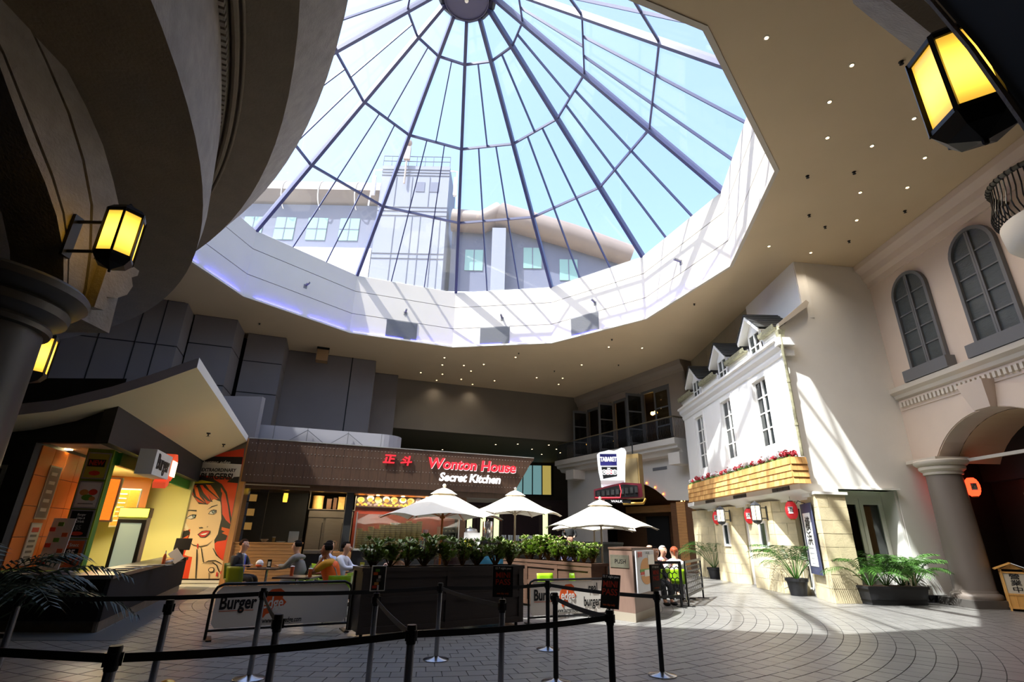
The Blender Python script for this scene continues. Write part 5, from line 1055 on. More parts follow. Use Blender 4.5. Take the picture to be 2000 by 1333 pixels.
lc = thing('display_counter', 'long black counter with glass sneeze screen in front of the steamer baskets', 'counter', wpos(3.68, .2), WR)
part('body', MB().box(0, 3.6, 0, .7, 0, 1.04), m_blackm, lc); part('ledge', MB().box(0, 3.6, -.04, .74, 1.04, 1.1), m_frame, lc)
part('screen_post', MB().box(0, .04, -.02, .02, 1.1, 2.25), m_frame, lc); part('screen_post', MB().box(3.56, 3.6, -.02, .02, 1.1, 2.25), m_frame, lc); part('screen_glass', MB().box(.04, 3.56, -.006, .006, 1.12, 2.2), glassmat('clear_glass', (225, 232, 232), .02, .05), lc)
fg = thing('steel_fridge', 'wide brushed steel fridge with two split doors in the wonton kitchen', 'fridge', wpos(2.15, 1.55), WR)
part('body', MB().box(0, 1.5, .05, .8, 0, 2.3), m_stl, fg)
for i, (a, c) in enumerate(((.02, .52), (.6, 1.2), (1.24, 1.46))): d = part('door', MB().box(a, c, 0, .05, .15, 2.06), m_stl, fg); part('handle', MB().tube([(c-.03, -.05, .5), (c-.03, -.05, 1.9)], .012, 6), m_blackm, d)
part('top_panel', MB().box(0, 1.5, -.02, .05, 2.08, 2.3), m_stl, fg)
m_bam = mat('bamboo_steamer', (206, 170, 96), .6, noise=.15, scale=10)
def steamer(n): 
    t = thing('bamboo_steamer', 'x', 'steamer', (0, 0, 0), 0, 'bamboo steamers stacked on the counter')
    part('rim', MB().lathe([(.1, 0), (.1, .066), (.092, .066), (.092, .01)], (0, 0, 0), 14), m_bam, t); part('base_slats', MB().lathe([(.001, .01), (.094, .01)], (0, 0, 0), 14), m_bam, t); part('band', MB().lathe([(.102, .015), (.106, .02), (.106, .035), (.102, .04)], (0, 0, 0), 14, False), mat('bamboo_band', (150, 112, 58), .6), t); return t
stm = None; hts = [9, 8, 10, 9, 11, 11, 12, 12, 12, 13, 12, 13]
for i, n in enumerate(hts):
    for j in range(n):
        p = wpos(3.86+.185*i, .5+.02*(i % 2), 1.1+.07*j); lb_ = 'bamboo steamer basket in stack number %d from the left, somewhere in the pile' % (i+1)
        lb_ = ('topmost' if j == n-1 else 'lowest' if j == 0 else 'inner') + ' bamboo basket of the %s steamer stack from the left' % ('first second third fourth fifth sixth seventh eighth ninth tenth eleventh twelfth'.split()[i])
        if stm is None: stm = steamer(0); stm.location = p; stm['label'] = lb_
        else: dup(stm, p, random.uniform(0, 6), lb_)
mb_ = thing('food_menu_lightbox', 'long glowing picture menu of dumplings and noodles above the maroon tiles', 'menu board', wpos(3.72, 1.6, 2.47), WR)
part('casing', MB().box(0, 3.3, .01, .1, 0, .5), m_blackm, mb_)
fm = [mat('food_%d' % i, c, .5, emit=.55) for i, c in enumerate(((235, 140, 40), (210, 96, 20), (240, 180, 96), (90, 80, 84), (190, 120, 40), (250, 220, 180)))]
rnd = random.Random(4)
for i in range(11):
    a = .02+i*.3; part('menu_picture', MB().box(a, a+.29, -.002, .01, .02, .48), mat('menu_dark', (52, 34, 24), .5, emit=.2), mb_)
    for j in range(6):
        c_ = ((a+.145+.03*rnd.uniform(-1, 1), .3+.05*rnd.uniform(-1, 1)) if j < 2 else (a+.03+.08*(j-2)+.02*rnd.random(), .09+.1*(j % 2)*rnd.random())); r_ = (.13, .095, .05, .06, .045, .05)[j]
        part('dish', MB().sweep([(c_[0]+r_*math.cos(2*math.pi*k/12), -.004-.002*j, c_[1]+r_*.75*math.sin(2*math.pi*k/12)) for k in range(12)], (0, .001, 0)), fm[(5 if i % 2 else 2) if j == 0 else rnd.choice((0, 1, 4, 3, 1))], mb_)
part('light_trough', MB().box(3.6, 7.2, .5, 1.5, 2.88, 2.94), mat('brass_trough', (176, 134, 70), .35, .6), WL)
m_sp = mat('spot_lit', (255, 220, 160), emit=8)
for i, u_ in enumerate((1.45, 2.9, 4.4, 5.3, 6.2)):
    t = thing('stall_spotlight', ('left', 'second', 'third', 'fourth', 'right')[i] + (' end' if i in (0, 4) else '') + ' recessed spotlight in the wonton stall ceiling', 'light', wpos(u_, 1.0, 2.94 if i < 2 else 2.87), WR, 'spotlights in the wonton stall')
    part('lens', MB().lathe([(.001, -.012), (.06, -.012), (.06, 0)], (0, 0, 0), 12), m_sp, t)
pl = bpy.data.lights.new('menu_wash', 'AREA'); pl.energy = 55; pl.color = (1, .78, .5); pl.shape = 'RECTANGLE'; pl.size = 3.4; pl.size_y = .3
po = bpy.data.objects.new('menu_wash', pl); C.objects.link(po); po.location = wpos(5.4, 1.1, 2.85); po.rotation_euler = (0, 0, WR)
pl = bpy.data.lights.new('kitchen_wash', 'AREA'); pl.energy = 16; pl.color = (1, .74, .45); pl.size = .6
po = bpy.data.objects.new('kitchen_wash', pl); C.objects.link(po); po.location = wpos(2.6, .9, 2.92)
# shelves with drums of baskets in the kitchen
ks = thing('kitchen_shelf', 'steel overshelf above the fridge holding wooden boxes', 'shelf', wpos(2.1, 1.5, 2.33), WR); part('board', MB().box(0, 1.6, 0, .5, 0, .03), m_stl, ks); part('upright', MB().box(0, .03, 0, .03, .03, .6), m_stl, ks); part('upright', MB().box(1.57, 1.6, 0, .03, .03, .6), m_stl, ks)
for i, (u_, w_, h_) in enumerate(((.3, .36, .42), (.68, .16, .34), (.88, .12, .38), (1.1, .22, .42))):
    t = thing('storage_box', ('wide round bamboo basket on the shelf over the fridge', 'dark brown tin on the shelf over the fridge', 'slim dark box on the shelf over the fridge', 'pale wooden box on the shelf over the fridge')[i], 'box', wpos(2.1+u_, 1.72, 2.36), WR, 'storage on the kitchen shelf')
    part('body', (MB().lathe([(.18, 0), (.18, .42)], (0, 0, 0), 20) if i == 0 else MB().box(-w_/2, w_/2, -.12, .12, 0, h_)), m_bam if i in (0, 3) else m_timd, t); part('lid', (MB().lathe([(.19, .4), (.19, .45)], (0, 0, 0), 20) if i == 0 else MB().box(-w_/2-.005, w_/2+.005, -.125, .125, h_, h_+.02)), m_bam if i in (0, 3) else m_timd, t)
rk = thing('spice_rack', 'tall narrow rack of jars beside the mural timber edge', 'shelf', wpos(.15, .75), WR)
for z in (1.25, 1.62, 2.05, 2.5): part('shelf_board', MB().box(0, .4, 0, .3, z-.02, z), m_blackm, rk)
part('side_panel', MB().box(-.02, 0, 0, .3, 1.2, 2.95), m_blackm, rk); part('side_panel', MB().box(.4, .42, 0, .3, 1.2, 2.95), m_blackm, rk)
for j, z in enumerate((1.62, 2.05, 2.5)):
    t = thing('glass_canister', ('lowest', 'middle', 'highest')[j] + ' amber lit canister on the narrow rack by the mural', 'jar', wpos(.35, .86, z), WR, 'canisters on the rack'); part('body', MB().lathe([(.11, 0), (.11, .22)], (0, 0, 0), 16), mat('amber_jar', (220, 160, 84), .4, emit=.35), t, True); part('lid', MB().lathe([(.112, .22), (.112, .25), (.001, .25)], (0, 0, 0), 16), m_frame, t)
wl_ = thing('pendant_lamp', 'amber cylindrical lamp glowing in the dark wonton kitchen', 'lamp', wpos(1.3, 1.6, 2.55), WR); part('shade', MB().lathe([(.07, 0), (.08, .15), (.07, .3)], (0, 0, 0), 14), mat('amber_shade', (255, 180, 60), emit=2.2), wl_, True); part('cord', MB().tube([(0, 0, .3), (0, 0, .4)], .01, 5), m_blackm, wl_)
# things on the timber counter
bw_ = thing('white_bowl', 'white bowl on the timber counter', 'bowl', wpos(.95, .25, 1.26)); part('body', MB().lathe([(.05, 0), (.06, .01), (.13, .09), (.125, .09), (.05, .02)], (0, 0, 0), 20), m_petw, bw_, True)
gl_ = thing('tea_glass', 'glass of amber tea on the timber counter', 'glass', wpos(1.22, .25, 1.26)); part('body', MB().lathe([(.04, 0), (.05, .14)], (0, 0, 0), 14), mat('amber_tea', (170, 130, 50), .2), gl_, True); part('rim', MB().lathe([(.05, .14), (.052, .17)], (0, 0, 0), 14, False), m_frame, gl_)
pt_ = thing('white_plate', 'white plate on the timber counter right of the tea glass', 'plate', wpos(1.45, .2, 1.26)); part('body', MB().lathe([(.06, 0), (.14, .02), (.14, .028), (.06, .01)], (0, 0, 0), 20), m_petw, pt_, True)
ms_ = thing('menu_sheet', 'white menu sheet propped on the timber counter end', 'menu', wpos(1.8, .2, 1.26), WR); part('sheet', MB().obox((0, .05, .17), (.3, .01, .34), Matrix.Rotation(R(-12), 3, 'X')), m_pw, ms_); part('foot', MB().box(-.15, .15, 0, .12, 0, .01), m_pw, ms_)
bk_ = thing('steel_bucket', 'steel stock pot on the bench behind the orange vest', 'bucket', wpos(3.05, .75, 1.05)); part('body', MB().lathe([(.12, 0), (.15, .24), (.165, .25)], (0, 0, 0), 20), m_stl, bk_, True); part('rim', MB().lathe([(.165, .25), (.17, .26), (.16, .265)], (0, 0, 0), 20, False), m_chrome, bk_, True)
bb_ = thing('steel_bench', 'low steel kitchen bench in the gap between the timber counters', 'bench', wpos(2.15, .35), WR); part('top', MB().box(0, 1.1, 0, .6, .95, 1.03), m_stl, bb_); part('front', MB().box(0.02, 1.05, .05, .1, .1, .92), m_blackm, bb_); part('side', MB().box(0, .03, .02, .58, 0, .95), m_stl, bb_); part('side', MB().box(1.07, 1.1, .02, .58, 0, .95), m_stl, bb_)
# glass front screen
gsn = thing('glass_screen', 'tall glass screen on the timber counter reflecting the hall', 'glass screen', wpos(.12, .02, 1.26), WR); part('pane', MB().box(0, 1.95, 0, .012, 0, 1.7), glassmat('kitchen_screen', (205, 208, 208), .02, .04), gsn); part('rail', MB().box(0, 1.95, -.01, .022, 1.7, 1.74), m_frame, gsn); part('rail', MB().box(-.03, 0, -.01, .022, 0, 1.74), m_frame, gsn)
# tubs, trays and urns at the right
for i, (u_, z_, m_) in enumerate(((5.98, 1.1, 'stack of grey takeaway tubs, left of the pink tub'), (6.12, 1.1, 'tall stack of grey cups under the pink tub'), (6.35, 1.1, 'white takeaway boxes stacked beside the dumpling trays'))):
    t = thing('takeaway_stack', m_, 'containers', wpos(u_, .45, z_), WR, 'takeaway containers on the display counter')
    for k in range((3, 5, 4)[i]): part('tub', MB().lathe([(.05, k*.09), (.068, k*.09+.085)], (0, 0, 0), 14) if i < 2 else MB().box(-.11, .11, -.08, .08, k*.1, k*.1+.09), mat('grey_tub', (150, 152, 160), .5) if i < 2 else m_petw, t)
t = thing('pink_tub', 'pink plastic tub on top of the grey cups', 'tub', wpos(6.12, .45, 1.55), WR); part('body', MB().lathe([(.08, 0), (.1, .17)], (0, 0, 0), 16), mat('pink_plastic', (226, 150, 160), .5), t, True); part('lid', MB().lathe([(.102, .17), (.102, .185), (.001, .185)], (0, 0, 0), 16), mat('pink_plastic', (226, 150, 160), .5), t)
tr_ = thing('tray_rack', 'rack of dumpling trays at the right end of the glass screen', 'rack', wpos(6.62, .35, 1.1), WR)
part('frame', MB().box(0, .03, 0, .5, 0, .75).box(.57, .6, 0, .5, 0, .75).box(0, .6, .47, .5, 0, .75).box(0, .6, 0, .5, .72, .75), m_stl, tr_)
for k in range(4):
    tp = part('tray', MB().box(.04, .56, 0, .45, .08+.16*k, .1+.16*k), m_stl, tr_)
    for q in range(4): part('dumpling', MB().ball((.1+.13*q, .08, .13+.16*k), .05, 8, (1, 1, .7)), mat('dumpling', (226, 206, 160), .6), tp, True)
rc = thing('rice_cooker', 'large white rice cooker on the black bar at the right of the stall', 'cooker', wpos(7.75, .5, 1.42)); part('body', MB().lathe([(.2, 0), (.28, .06), (.3, .22), (.29, .3)], (0, 0, 0), 24), mat('cream_enamel', (226, 220, 212), .4), rc, True); part('lid', MB().lathe([(.29, .3), (.26, .37), (.08, .41), (.05, .46), (.001, .46)], (0, 0, 0), 24), m_frame, rc, True)
ur = thing('steel_urn', 'tall polished steel tea urn on the black bar', 'urn', wpos(8.45, .5, 1.42)); part('body', MB().lathe([(.19, 0), (.2, .03), (.2, .58), (.18, .62)], (0, 0, 0), 24), m_chrome, ur, True); part('lid', MB().lathe([(.2, .6), (.19, .65), (.03, .68), (.03, .72), (.001, .72)], (0, 0, 0), 24), m_chrome, ur, True); part('tap', MB().tube([(0, -.2, .08), (0, -.28, .08), (0, -.28, .03)], .015, 6), m_blackm, ur)
br_ = thing('black_bar', 'long black bar counter to the right of the wonton stall', 'counter', wpos(7.5, .2), WR); part('body', MB().box(0, 6.5, 0, .6, 0, 1.34), m_blackm, br_); part('top', MB().box(-.03, 6.5, -.05, .65, 1.34, 1.42), mat('black_stone', (24, 24, 26), .2), br_)
g0 = None
for i in range(10):
    p = wpos(9.0+.13*(i % 10), .4+.08*(i % 2), 1.42)
    if g0 is None: g0 = thing('water_glass', 'upturned clear glass in the row on the black bar', 'glass', p, 0, 'glasses on the black bar'); part('body', MB().lathe([(.05, 0), (.045, .19), (.001, .19)], (0, 0, 0), 14), mat('clear_tumbler', (200, 206, 206), .1, alpha=.5), g0, True)
    else: dup(g0, p)
yb = thing('yellow_notice', 'yellow and white notice on the bar front beside the screen end', 'sign', wpos(7.45, .12, 1.12), WR); part('board', MB().box(0, .6, 0, .02, 0, .55), m_pw, yb); part('colour_block', MB().box(.02, .3, -.004, 0, .02, .32), mat('bright_yellow', (240, 230, 40), .5), yb)
# suspended tall sign of the venue on the right
tg = thing('venue_sign', 'white shaped tower sign with blue TABARET panel over a black panel reading KENO', 'sign', (4.6, 23.0, 0), R(-8))
shape = [(-.58, 3.6), (.42, 3.6), (.48, 4.6), (.56, 5.15), (.5, 5.3), (.35, 5.34), (.2, 5.26), (.02, 5.2), (-.2, 5.24), (-.4, 5.18), (-.6, 5.14), (-.72, 5.05), (-.72, 4.9), (-.68, 4.3), (-.6, 3.9)]
part('body', MB().sweep([(x, 0, z) for x, z in shape], (0, .3, 0)), mat('white_sign_plastic', (236, 238, 242), .4, emit=.12), tg)
part('blue_panel', MB().box(-.6, .12, -.02, 0, 4.56, 5.06), mat('deep_blue', (30, 28, 96), .4), tg); text('TABARET', .27, m_whl, tg, (-.24, -.025, 4.82), UP, bold=.008, sx=.62, extrude=.002)
part('black_panel', MB().sweep([(-.56, -.02, 4.5), (.12, -.02, 4.5), (.1, -.02, 4.1), (-.5, -.02, 3.98)], (0, .02, 0)), m_blackm, tg)
for i, (ch, m_) in enumerate((('K', m_ink), ('E', m_redl), ('N', m_redl), ('O', m_ink))):
    x = -.44+.15*i; part('ring', MB().lathe([(.09, -.004), (.11, -.004), (.11, .004), (.09, .004)], (0, 0, 0), 20, False), m_whl, tg, loc=(x, -.03, 4.27), rot=(R(90), 0, 0)); part('ball', MB().lathe([(.001, 0), (.09, 0), (.09, .006)], (0, 0, 0), 20), m_, tg, loc=(x, -.022, 4.27), rot=(R(90), 0, 0)); text(ch, .15, m_whl, tg, (x, -.036, 4.27), UP, bold=.004, extrude=.002)
text('THE', .07, m_whl, tg, (-.24, -.03, 4.42), UP, bold=.002)
part('lower_lip', MB().sweep([(-.62, -.12, 3.92), (.4, -.12, 3.92), (.4, 0, 3.75), (-.6, 0, 3.75)], (0, .05, .03)), mat('white_sign_plastic', (236, 238, 242)), tg)
ng = thing('neon_sign', 'dark red framed neon sign box under the white tower sign', 'sign', (4.7, 22.8, 3.1), R(-8))
part('case', MB().sweep([(-1.05, 0, 0), (-.3, 0, .02), (.9, 0, .1), (1.0, 0, .15), (.98, 0, .68), (.2, 0, .72), (-.35, 0, .6), (-1.05, 0, .42)], (0, .4, 0)), mat('dark_red_case', (84, 16, 30), .4), ng)
part('black_front', MB().sweep([(-1.0, -.02, .06), (.8, -.02, .14), (.8, -.02, .6), (.2, -.02, .64), (-.35, -.02, .52), (-1.0, -.02, .36)], (0, .02, 0)), m_blackm, ng)
m_neon = mat('red_neon', (255, 40, 50), emit=2.0)
part('neon_tube', MB().tube([(-1.0, -.05, .08), (.05, -.05, .1), (.1, -.05, .35), (.05, -.05, .62)], .015, 6), m_neon, ng)
for i in range(9): part('dark_letter', MB().box(-.92+.2*i, -.8+.2*i, -.06, -.02, .14+.02*i, .34+.025*i), m_black, ng)
part('under_panel', MB().box(-.6, .5, .05, .35, -.12, .0), m_blackm, ng); text('WALK', .12, m_whl, ng, (-.1, .04, -.06), UP, bold=.002, sx=1.4)
bs2 = thing('brass_sign_box', 'large brass framed sign box behind the white tower sign', 'sign', (5.62, 24.2, 2.95), R(-40)); part('casing', MB().box(-.4, .4, 0, .4, .3, 2.3), mat('brass_sheet', (120, 98, 56), .5, .2), bs2); part('face', MB().box(-.33, .33, -.02, 0, .45, 2.1), mat('gold_face', (104, 88, 54), .6), bs2); part('lower_tube', MB().tube([(-.5, 0, .1), (.5, 0, .1), (.55, .1, .3)], .06, 8), m_gold, bs2, True)
part('hanger', MB().tube([(0, .25, 2.3), (0, .25, 3.2)], .03, 6), m_blackm, bs2)
# ================================================================ queue barrier in the foreground
m_pole = mat('polished_pole', (150, 150, 154), .2, .95); m_poleb = mat('satin_black_pole', (44, 44, 48), .3, .7); m_belt = mat('black_webbing', (16, 16, 17), .7)
def stanchion(lab, x, y, dark=False, h=.95):
    t = thing('queue_post', lab, 'barrier post', (x, y, 0), random.uniform(0, 6), 'queue barrier posts')
    part('base', MB().lathe([(.001, 0), (.175, 0), (.175, .012), (.165, .018), (.06, .035), (.035, .05), (.001, .05)], (0, 0, 0), 40), m_pole, t, True)
    part('pole', MB().lathe([(.031, .045), (.031, h-.12)], (0, 0, 0), 24), m_poleb if dark else m_pole, t, True)
    part('belt_head', MB().lathe([(.034, h-.13), (.037, h-.12), (.037, h-.01), (.034, h)], (0, 0, 0), 24), m_blackm, t, True)
    for k in range(4): a = k*math.pi/2; part('belt_clip', MB().obox((.04*math.cos(a), .04*math.sin(a), h-.07), (.016, .03, .07), Matrix.Rotation(a, 3, 'Z')), m_blackm, t)
    return t
SP = {'a': (-5.1, 6.0, 'chrome queue post at the left edge half hidden by the dark palm', 0), 'b': (-2.3, 3.48, 'near queue post cut by the bottom edge, leftmost of the front line', 0), 'c': (-3.3, 5.62, 'chrome queue post standing before the floor right of the burger counter', 0),
 'd': (-2.95, 6.9, 'chrome queue post in front of the left burger banner, its round base in view', 0), 'e': (-1.9, 4.82, 'queue post with belt just right of the left banner web address', 0), 'f': (-1.5, 6.55, 'chrome queue post holding the small photo sign before the dark planter', 0),
 'g': (-.72, 4.42, 'front queue post before the middle of the dark planter, cut by the bottom edge', 0), 'm': (-.95, 8.04, 'chrome queue post standing alone before the dark planter with its base in view', 0), 'h': (-.05, 6.2, 'chrome queue post holding the dark pass sign', 0),
 'i': (.63, 8.85, 'black queue post farthest away before the right burger banner', 1), 'j': (.59, 7.0, 'black queue post crossing the right burger banner with its base at the bottom edge', 1), 'k': (.98, 5.48, 'near black queue post holding the tilted dark sign, right of centre', 1), 'l': (1.95, 7.42, 'black queue post at the right end of the barrier with its base in view', 1)}
for k_, (x, y, lb, dk) in SP.items(): stanchion(lb, x, y, bool(dk))
def belt(p, q, lab):
    a = Vector((SP[p][0], SP[p][1])); c = Vector((SP[q][0], SP[q][1])); d = (c-a).normalized()*.05; a = a+d; c = c-d
    b = MB(); n = 8; rows = [[], []]
    for i in range(n+1):
        t = i/n; m_ = a.lerp(c, t); s = .02*4*t*(1-t); rows[0].append((m_.x, m_.y, .86-s)); rows[1].append((m_.x, m_.y, .908-s))
    o = part('barrier_belt', b.grid(rows), m_belt); md = o.modifiers.new('thick', 'SOLIDIFY'); md.thickness = .004
    return tag(o, lab, 'barrier belt', 'queue barrier belts')
for p, q, lab in (('a', 'd', 'back row belt from the left edge post to the post before the left banner'), ('d', 'm', 'back row belt crossing the left banner and dark planter'), ('m', 'i', 'back row belt across the right end of the dark planter'), ('i', 'l', 'back row belt from the far black post to the right end post'),
  ('b', 'g', 'front row belt along the bottom left of the picture'), ('g', 'k', 'front row belt ending at the near black post with the tilted sign'), ('d', 'e', 'short diagonal belt over the left banner logo'), ('f', 'g', 'short diagonal belt from the photo sign post to the front row'), ('m', 'h', 'diagonal belt across the dark planter to the pass sign post'), ('j', 'k', 'short diagonal belt over the right banner web address')): belt(p, q, lab)
def offbelt(x0, y0, q, lab):
    SP['z'] = (x0, y0); belt('z', q, lab)
offbelt(-6.3, 4.3, 'b', 'front row belt leaving the picture at the bottom left corner')
m_sframe = mat('sign_frame_black', (22, 22, 26), .35, .3)
def psign(k_, lab, rz, tilt, w_, h_, z0, kind):
    x, y = SP[k_][0], SP[k_][1]; t = thing('barrier_sign', lab, 'sign', (x, y, .952), rz, 'signs on the queue posts')
    M = Matrix.Rotation(tilt, 3, 'X'); up = M @ Vector((0, 0, 1)); nn = M @ Vector((0, -1, 0)); c = Vector((0, 0, z0)) + up*h_/2
    part('stem', MB().tube([(0, 0, 0), (0, 0, z0)], .012, 8), m_sframe, t); part('frame', MB().obox(c, (w_, .02, h_), M), m_sframe if kind else m_pw, t)
    def pr(u, v, ww, hh, m_, d=.0115, nm='print_shape'): part(nm, MB().obox(c + M @ Vector((u, 0, v)) + nn*d, (ww, .002, hh), M), m_, t)
    pr(0, 0, w_-.02, h_-.02, P_k, .011, 'print')
    if kind == 0:
        for k in range(6): pr(-.04+.02*(k % 4), -.09+.035*k, .05, .03, (P_r, P_b, P_gr, P_w, P_o, P_g)[k], .0125+.001*k)
        pr(.0, -.1, .02, .06, P_w, .02); pr(.045, 0, .04, .2, P_k, .019)
    else:
        for i_, (s_, z_, sz, m_) in enumerate((('12 7 night pass', .13, .03, P_w), ('MINI', .06, .08, P_r), ('PASS', -.01, .08, P_r), ('one day only', -.12, .025, P_o))):
            text(s_, sz, m_, t, c + M @ Vector((0, 0, z_)) + nn*.014, (R(90)+tilt, 0, 0), name='print_text', extrude=.0008, bold=.001)
    return t
psign('f', 'small white framed photo sign standing on a chrome queue post', R(28), 0, .17, .27, .02, 0)
psign('h', 'dark framed sign reading MINI PASS in front of the right end of the planter', R(4), 0, .22, .31, .02, 1)
psign('k', 'dark pass sign leaning back on the near black queue post', R(-38), R(-14), .19, .3, .01, 1)
psign('l', 'dark sign seen nearly edge on upon the right end queue post', R(48), 0, .25, .32, .0, 1)
kb = thing('brass_post', 'rounded brass knob of a post at the bottom edge, left', 'post', (-1.74, 3.1, 0)); part('knob', MB().ball((0, 0, .83), .05, 20, (1, 1, .9)), m_gold, kb, True); part('collar', MB().lathe([(.03, .76), (.045, .77), (.045, .79), (.03, .8)], (0, 0, 0), 20), m_gold, kb, True); part('pole', MB().lathe([(.025, 0), (.025, .78)], (0, 0, 0), 16), m_gold, kb, True); part('foot', MB().lathe([(.12, 0), (.12, .02), (.03, .04)], (0, 0, 0), 24), m_gold, kb, True)
# ================================================================ burger banners
m_fab = mat('banner_fabric', (236, 230, 220), .7); m_banO = mat('banner_orange', (228, 92, 30), .6)
def banner(lab, a, b_, which):
    a = Vector(a); b_ = Vector(b_); L = (b_-a).length; t = thing('banner_barrier', lab, 'banner', (a.x, a.y, 0), math.atan2(b_.y-a.y, b_.x-a.x), 'burger banners')
    fr = [(0, 0, .0), (0, 0, .66), (.04, 0, .74), (.13, 0, .78), (L-.13, 0, .78), (L-.04, 0, .74), (L, 0, .66), (L, 0, .0)]
    part('frame', MB().tube(fr, .022, 8), m_blackm, t, True); part('lower_rail', MB().tube([(0, 0, .12), (L, 0, .12)], .018, 8), m_blackm, t, True)
    part('fabric', MB().sweep([(.1, 0, .15), (L-.1, 0, .15), (L-.04, 0, .22), (L-.04, 0, .66), (L-.12, 0, .75), (.12, 0, .75), (.04, 0, .66), (.04, 0, .22)], (0, .008, 0)), m_fab, t)
    for x in (.05, L-.05): part('foot', MB().box(x-.04, x+.04, -.2, .2, 0, .02), m_blackm, t)
    s = .8
    text('Burger', .27, P_k, t, (.47*s, -.006, .5), UP, bold=.008, sx=.72, extrude=.001, name='print_text')
    g = [(0, .0), (.03, .12), (.1, .2), (.18, .27), (.34, .28), (.42, .22), (.4, .1), (.48, .02), (.42, -.06), (.3, -.04), (.24, -.16), (.14, -.19), (.1, -.26), (.06, -.2), (.07, -.08), (.02, -.1)]
    part('logo_shape', MB().sweep([(.7+x*.85, -.003, .47+z*.8) for x, z in g], (0, .002, 0)), m_banO, t)
    text('edge', .24, m_pw, t, (.9, -.007, .48), UP, bold=.004, sx=.72, extrude=.001, name='print_text')
    part('print_line', MB().box(.12, .62, -.004, 0, .385, .392), m_banO, t)
    text('www.burgeredge.com', .11, P_k, t, (L*.5, -.006, .22), UP, bold=.002, sx=.62, extrude=.001, name='print_text')
    if which: text('real\nburgers', .25, P_k, t, (1.52, -.006, .48), UP, bold=.004, sx=.62, extrude=.001, name='print_text')
banner('pale burger banner barrier in shade in front of the seated men', (-4.68, 9.1), (-2.78, 10.14), 0)
banner('pale burger banner barrier half in sun between the dark planter and the push bin', (.42, 11.1), (2.12, 11.95), 1)
# ================================================================ planters and succulents
m_plw = mat('planter_timber', (84, 60, 46), .55, noise=.2, scale=4, stretch=(.6, 1, 6))
def planter(lab, a, rot, L, D=.55, H=1.05, npan=3, m_=None):
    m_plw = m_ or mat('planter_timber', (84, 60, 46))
    t = thing('planter_box', lab, 'planter', (a[0], a[1], 0), rot)
    part('core', MB().box(.03, L-.03, .03, D-.03, .08, H-.06), m_plw, t); part('soil', MB().box(.05, L-.05, .05, D-.05, H-.06, H-.03), m_soil, t)
    for i in range(npan+1):
        x = (L-.1)*i/npan; part('post', MB().box(x, x+.1, 0, .05, .06, H-.06), m_plw, t); part('post', MB().box(x, x+.1, D-.05, D, .06, H-.06), m_plw, t)
    for z0, z1 in ((.06, .16), (.5, .6), (H-.16, H-.06)): part('rail', MB().box(0, L, .005, .045, z0, z1), m_plw, t)
    for y in (0, D-.06): part('top_board', MB().box(-.02, L+.02, y-.01, y+.07, H-.06, H), m_plw, t)
    for x in (-.02, L-.05): part('top_board', MB().box(x, x+.07, 0, D, H-.06, H), m_plw, t)
    for x in (.1, L-.1): part('castor', MB().lathe([(.03, 0), (.03, .06)], (x, .1, 0), 10), m_blackm, t)
    return t
planter('dark timber planter box in shade before the burger tables', (-2.4, 9.35), math.atan2(.53, .848), 3.2, npan=2, m_=mat('shaded_planter_timber', (42, 34, 30), .5, noise=.2, scale=4, stretch=(.6, 1, 6)))  # same timber as the other planter, its shade put into a darker colour
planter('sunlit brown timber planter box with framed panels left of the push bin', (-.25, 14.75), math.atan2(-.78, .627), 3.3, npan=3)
m_succ = mat('succulent_green', (128, 150, 66), .4, noise=.3, scale=14, spec=.6); m_stem = mat('succulent_stem', (112, 88, 56), .8); m_pinkf = mat('pink_floret', (206, 150, 150), .6)
def succ(seed, lab, grp):
    rnd = random.Random(seed); t = thing('succulent_shrub', lab, 'shrub', (0, 0, 0), 0, grp); lv, sm, fl_ = MB(), MB(), MB()
    for i in range(13):
        a = rnd.uniform(0, 6.28); r_ = rnd.uniform(.03, .24); h = rnd.uniform(.2, .46); tip = (r_*math.cos(a), r_*math.sin(a), h)
        sm.tube([(0, 0, 0), (tip[0]*.5, tip[1]*.5, h*.5), tip], [.014, .01, .007], 5)
        for q, kk in ((tip, 22), ((tip[0]*.75+.03, tip[1]*.75, h*.7), 16), ((tip[0]*.5, tip[1]*.5-.04, h*.5), 10)):
            for j in range(kk):
                b_ = rnd.uniform(0, 6.28); el = rnd.uniform(-.1, .9); d = Vector((math.cos(b_)*math.cos(el), math.sin(b_)*math.cos(el), math.sin(el))); s_ = d.cross(Vector((0, 0, 1))).normalized()*.02; p = Vector(q)+d*.02
                lv.face([p, p+d*.04-s_, p+d*.075-s_*.9, p+d*.095, p+d*.075+s_*.9, p+d*.04+s_])
        if i % 2 == 0: leafball(fl_, (tip[0], tip[1], h+.05), .035, 12, .022, .7, rnd)
    part('stems', sm, m_stem, t, kind='stuff'); part('leaves', lv, m_succ, t, kind='stuff'); part('florets', fl_, m_pinkf, t, kind='stuff')
    return t
sA = [succ(s, '', 'succulents in the planters') for s in (1, 2, 3)]
def row(a, rot, L, n, labs, s0):
    for i in range(n):
        x = .18+(L-.36)*i/(n-1)+random.uniform(-.04, .04); y = .27+random.uniform(-.06, .06); p = Matrix.Rotation(rot, 4, 'Z') @ Vector((x, y, 0)) + Vector((a[0], a[1], 1.02))
        src = sA[i % 3]
        if src.get('used'): dup(src, p, random.uniform(0, 6), labs(i), s0*random.uniform(.85, 1.2))
        else: src.location = p; src['used'] = 1; src['label'] = labs(i)
ORD = 'first second third fourth fifth sixth seventh eighth ninth tenth eleventh twelfth'.split()
row((-2.4, 9.35), math.atan2(.53, .848), 3.2, 9, lambda i: ORD[i]+' succulent from the left in the dark shaded planter', 1.05)
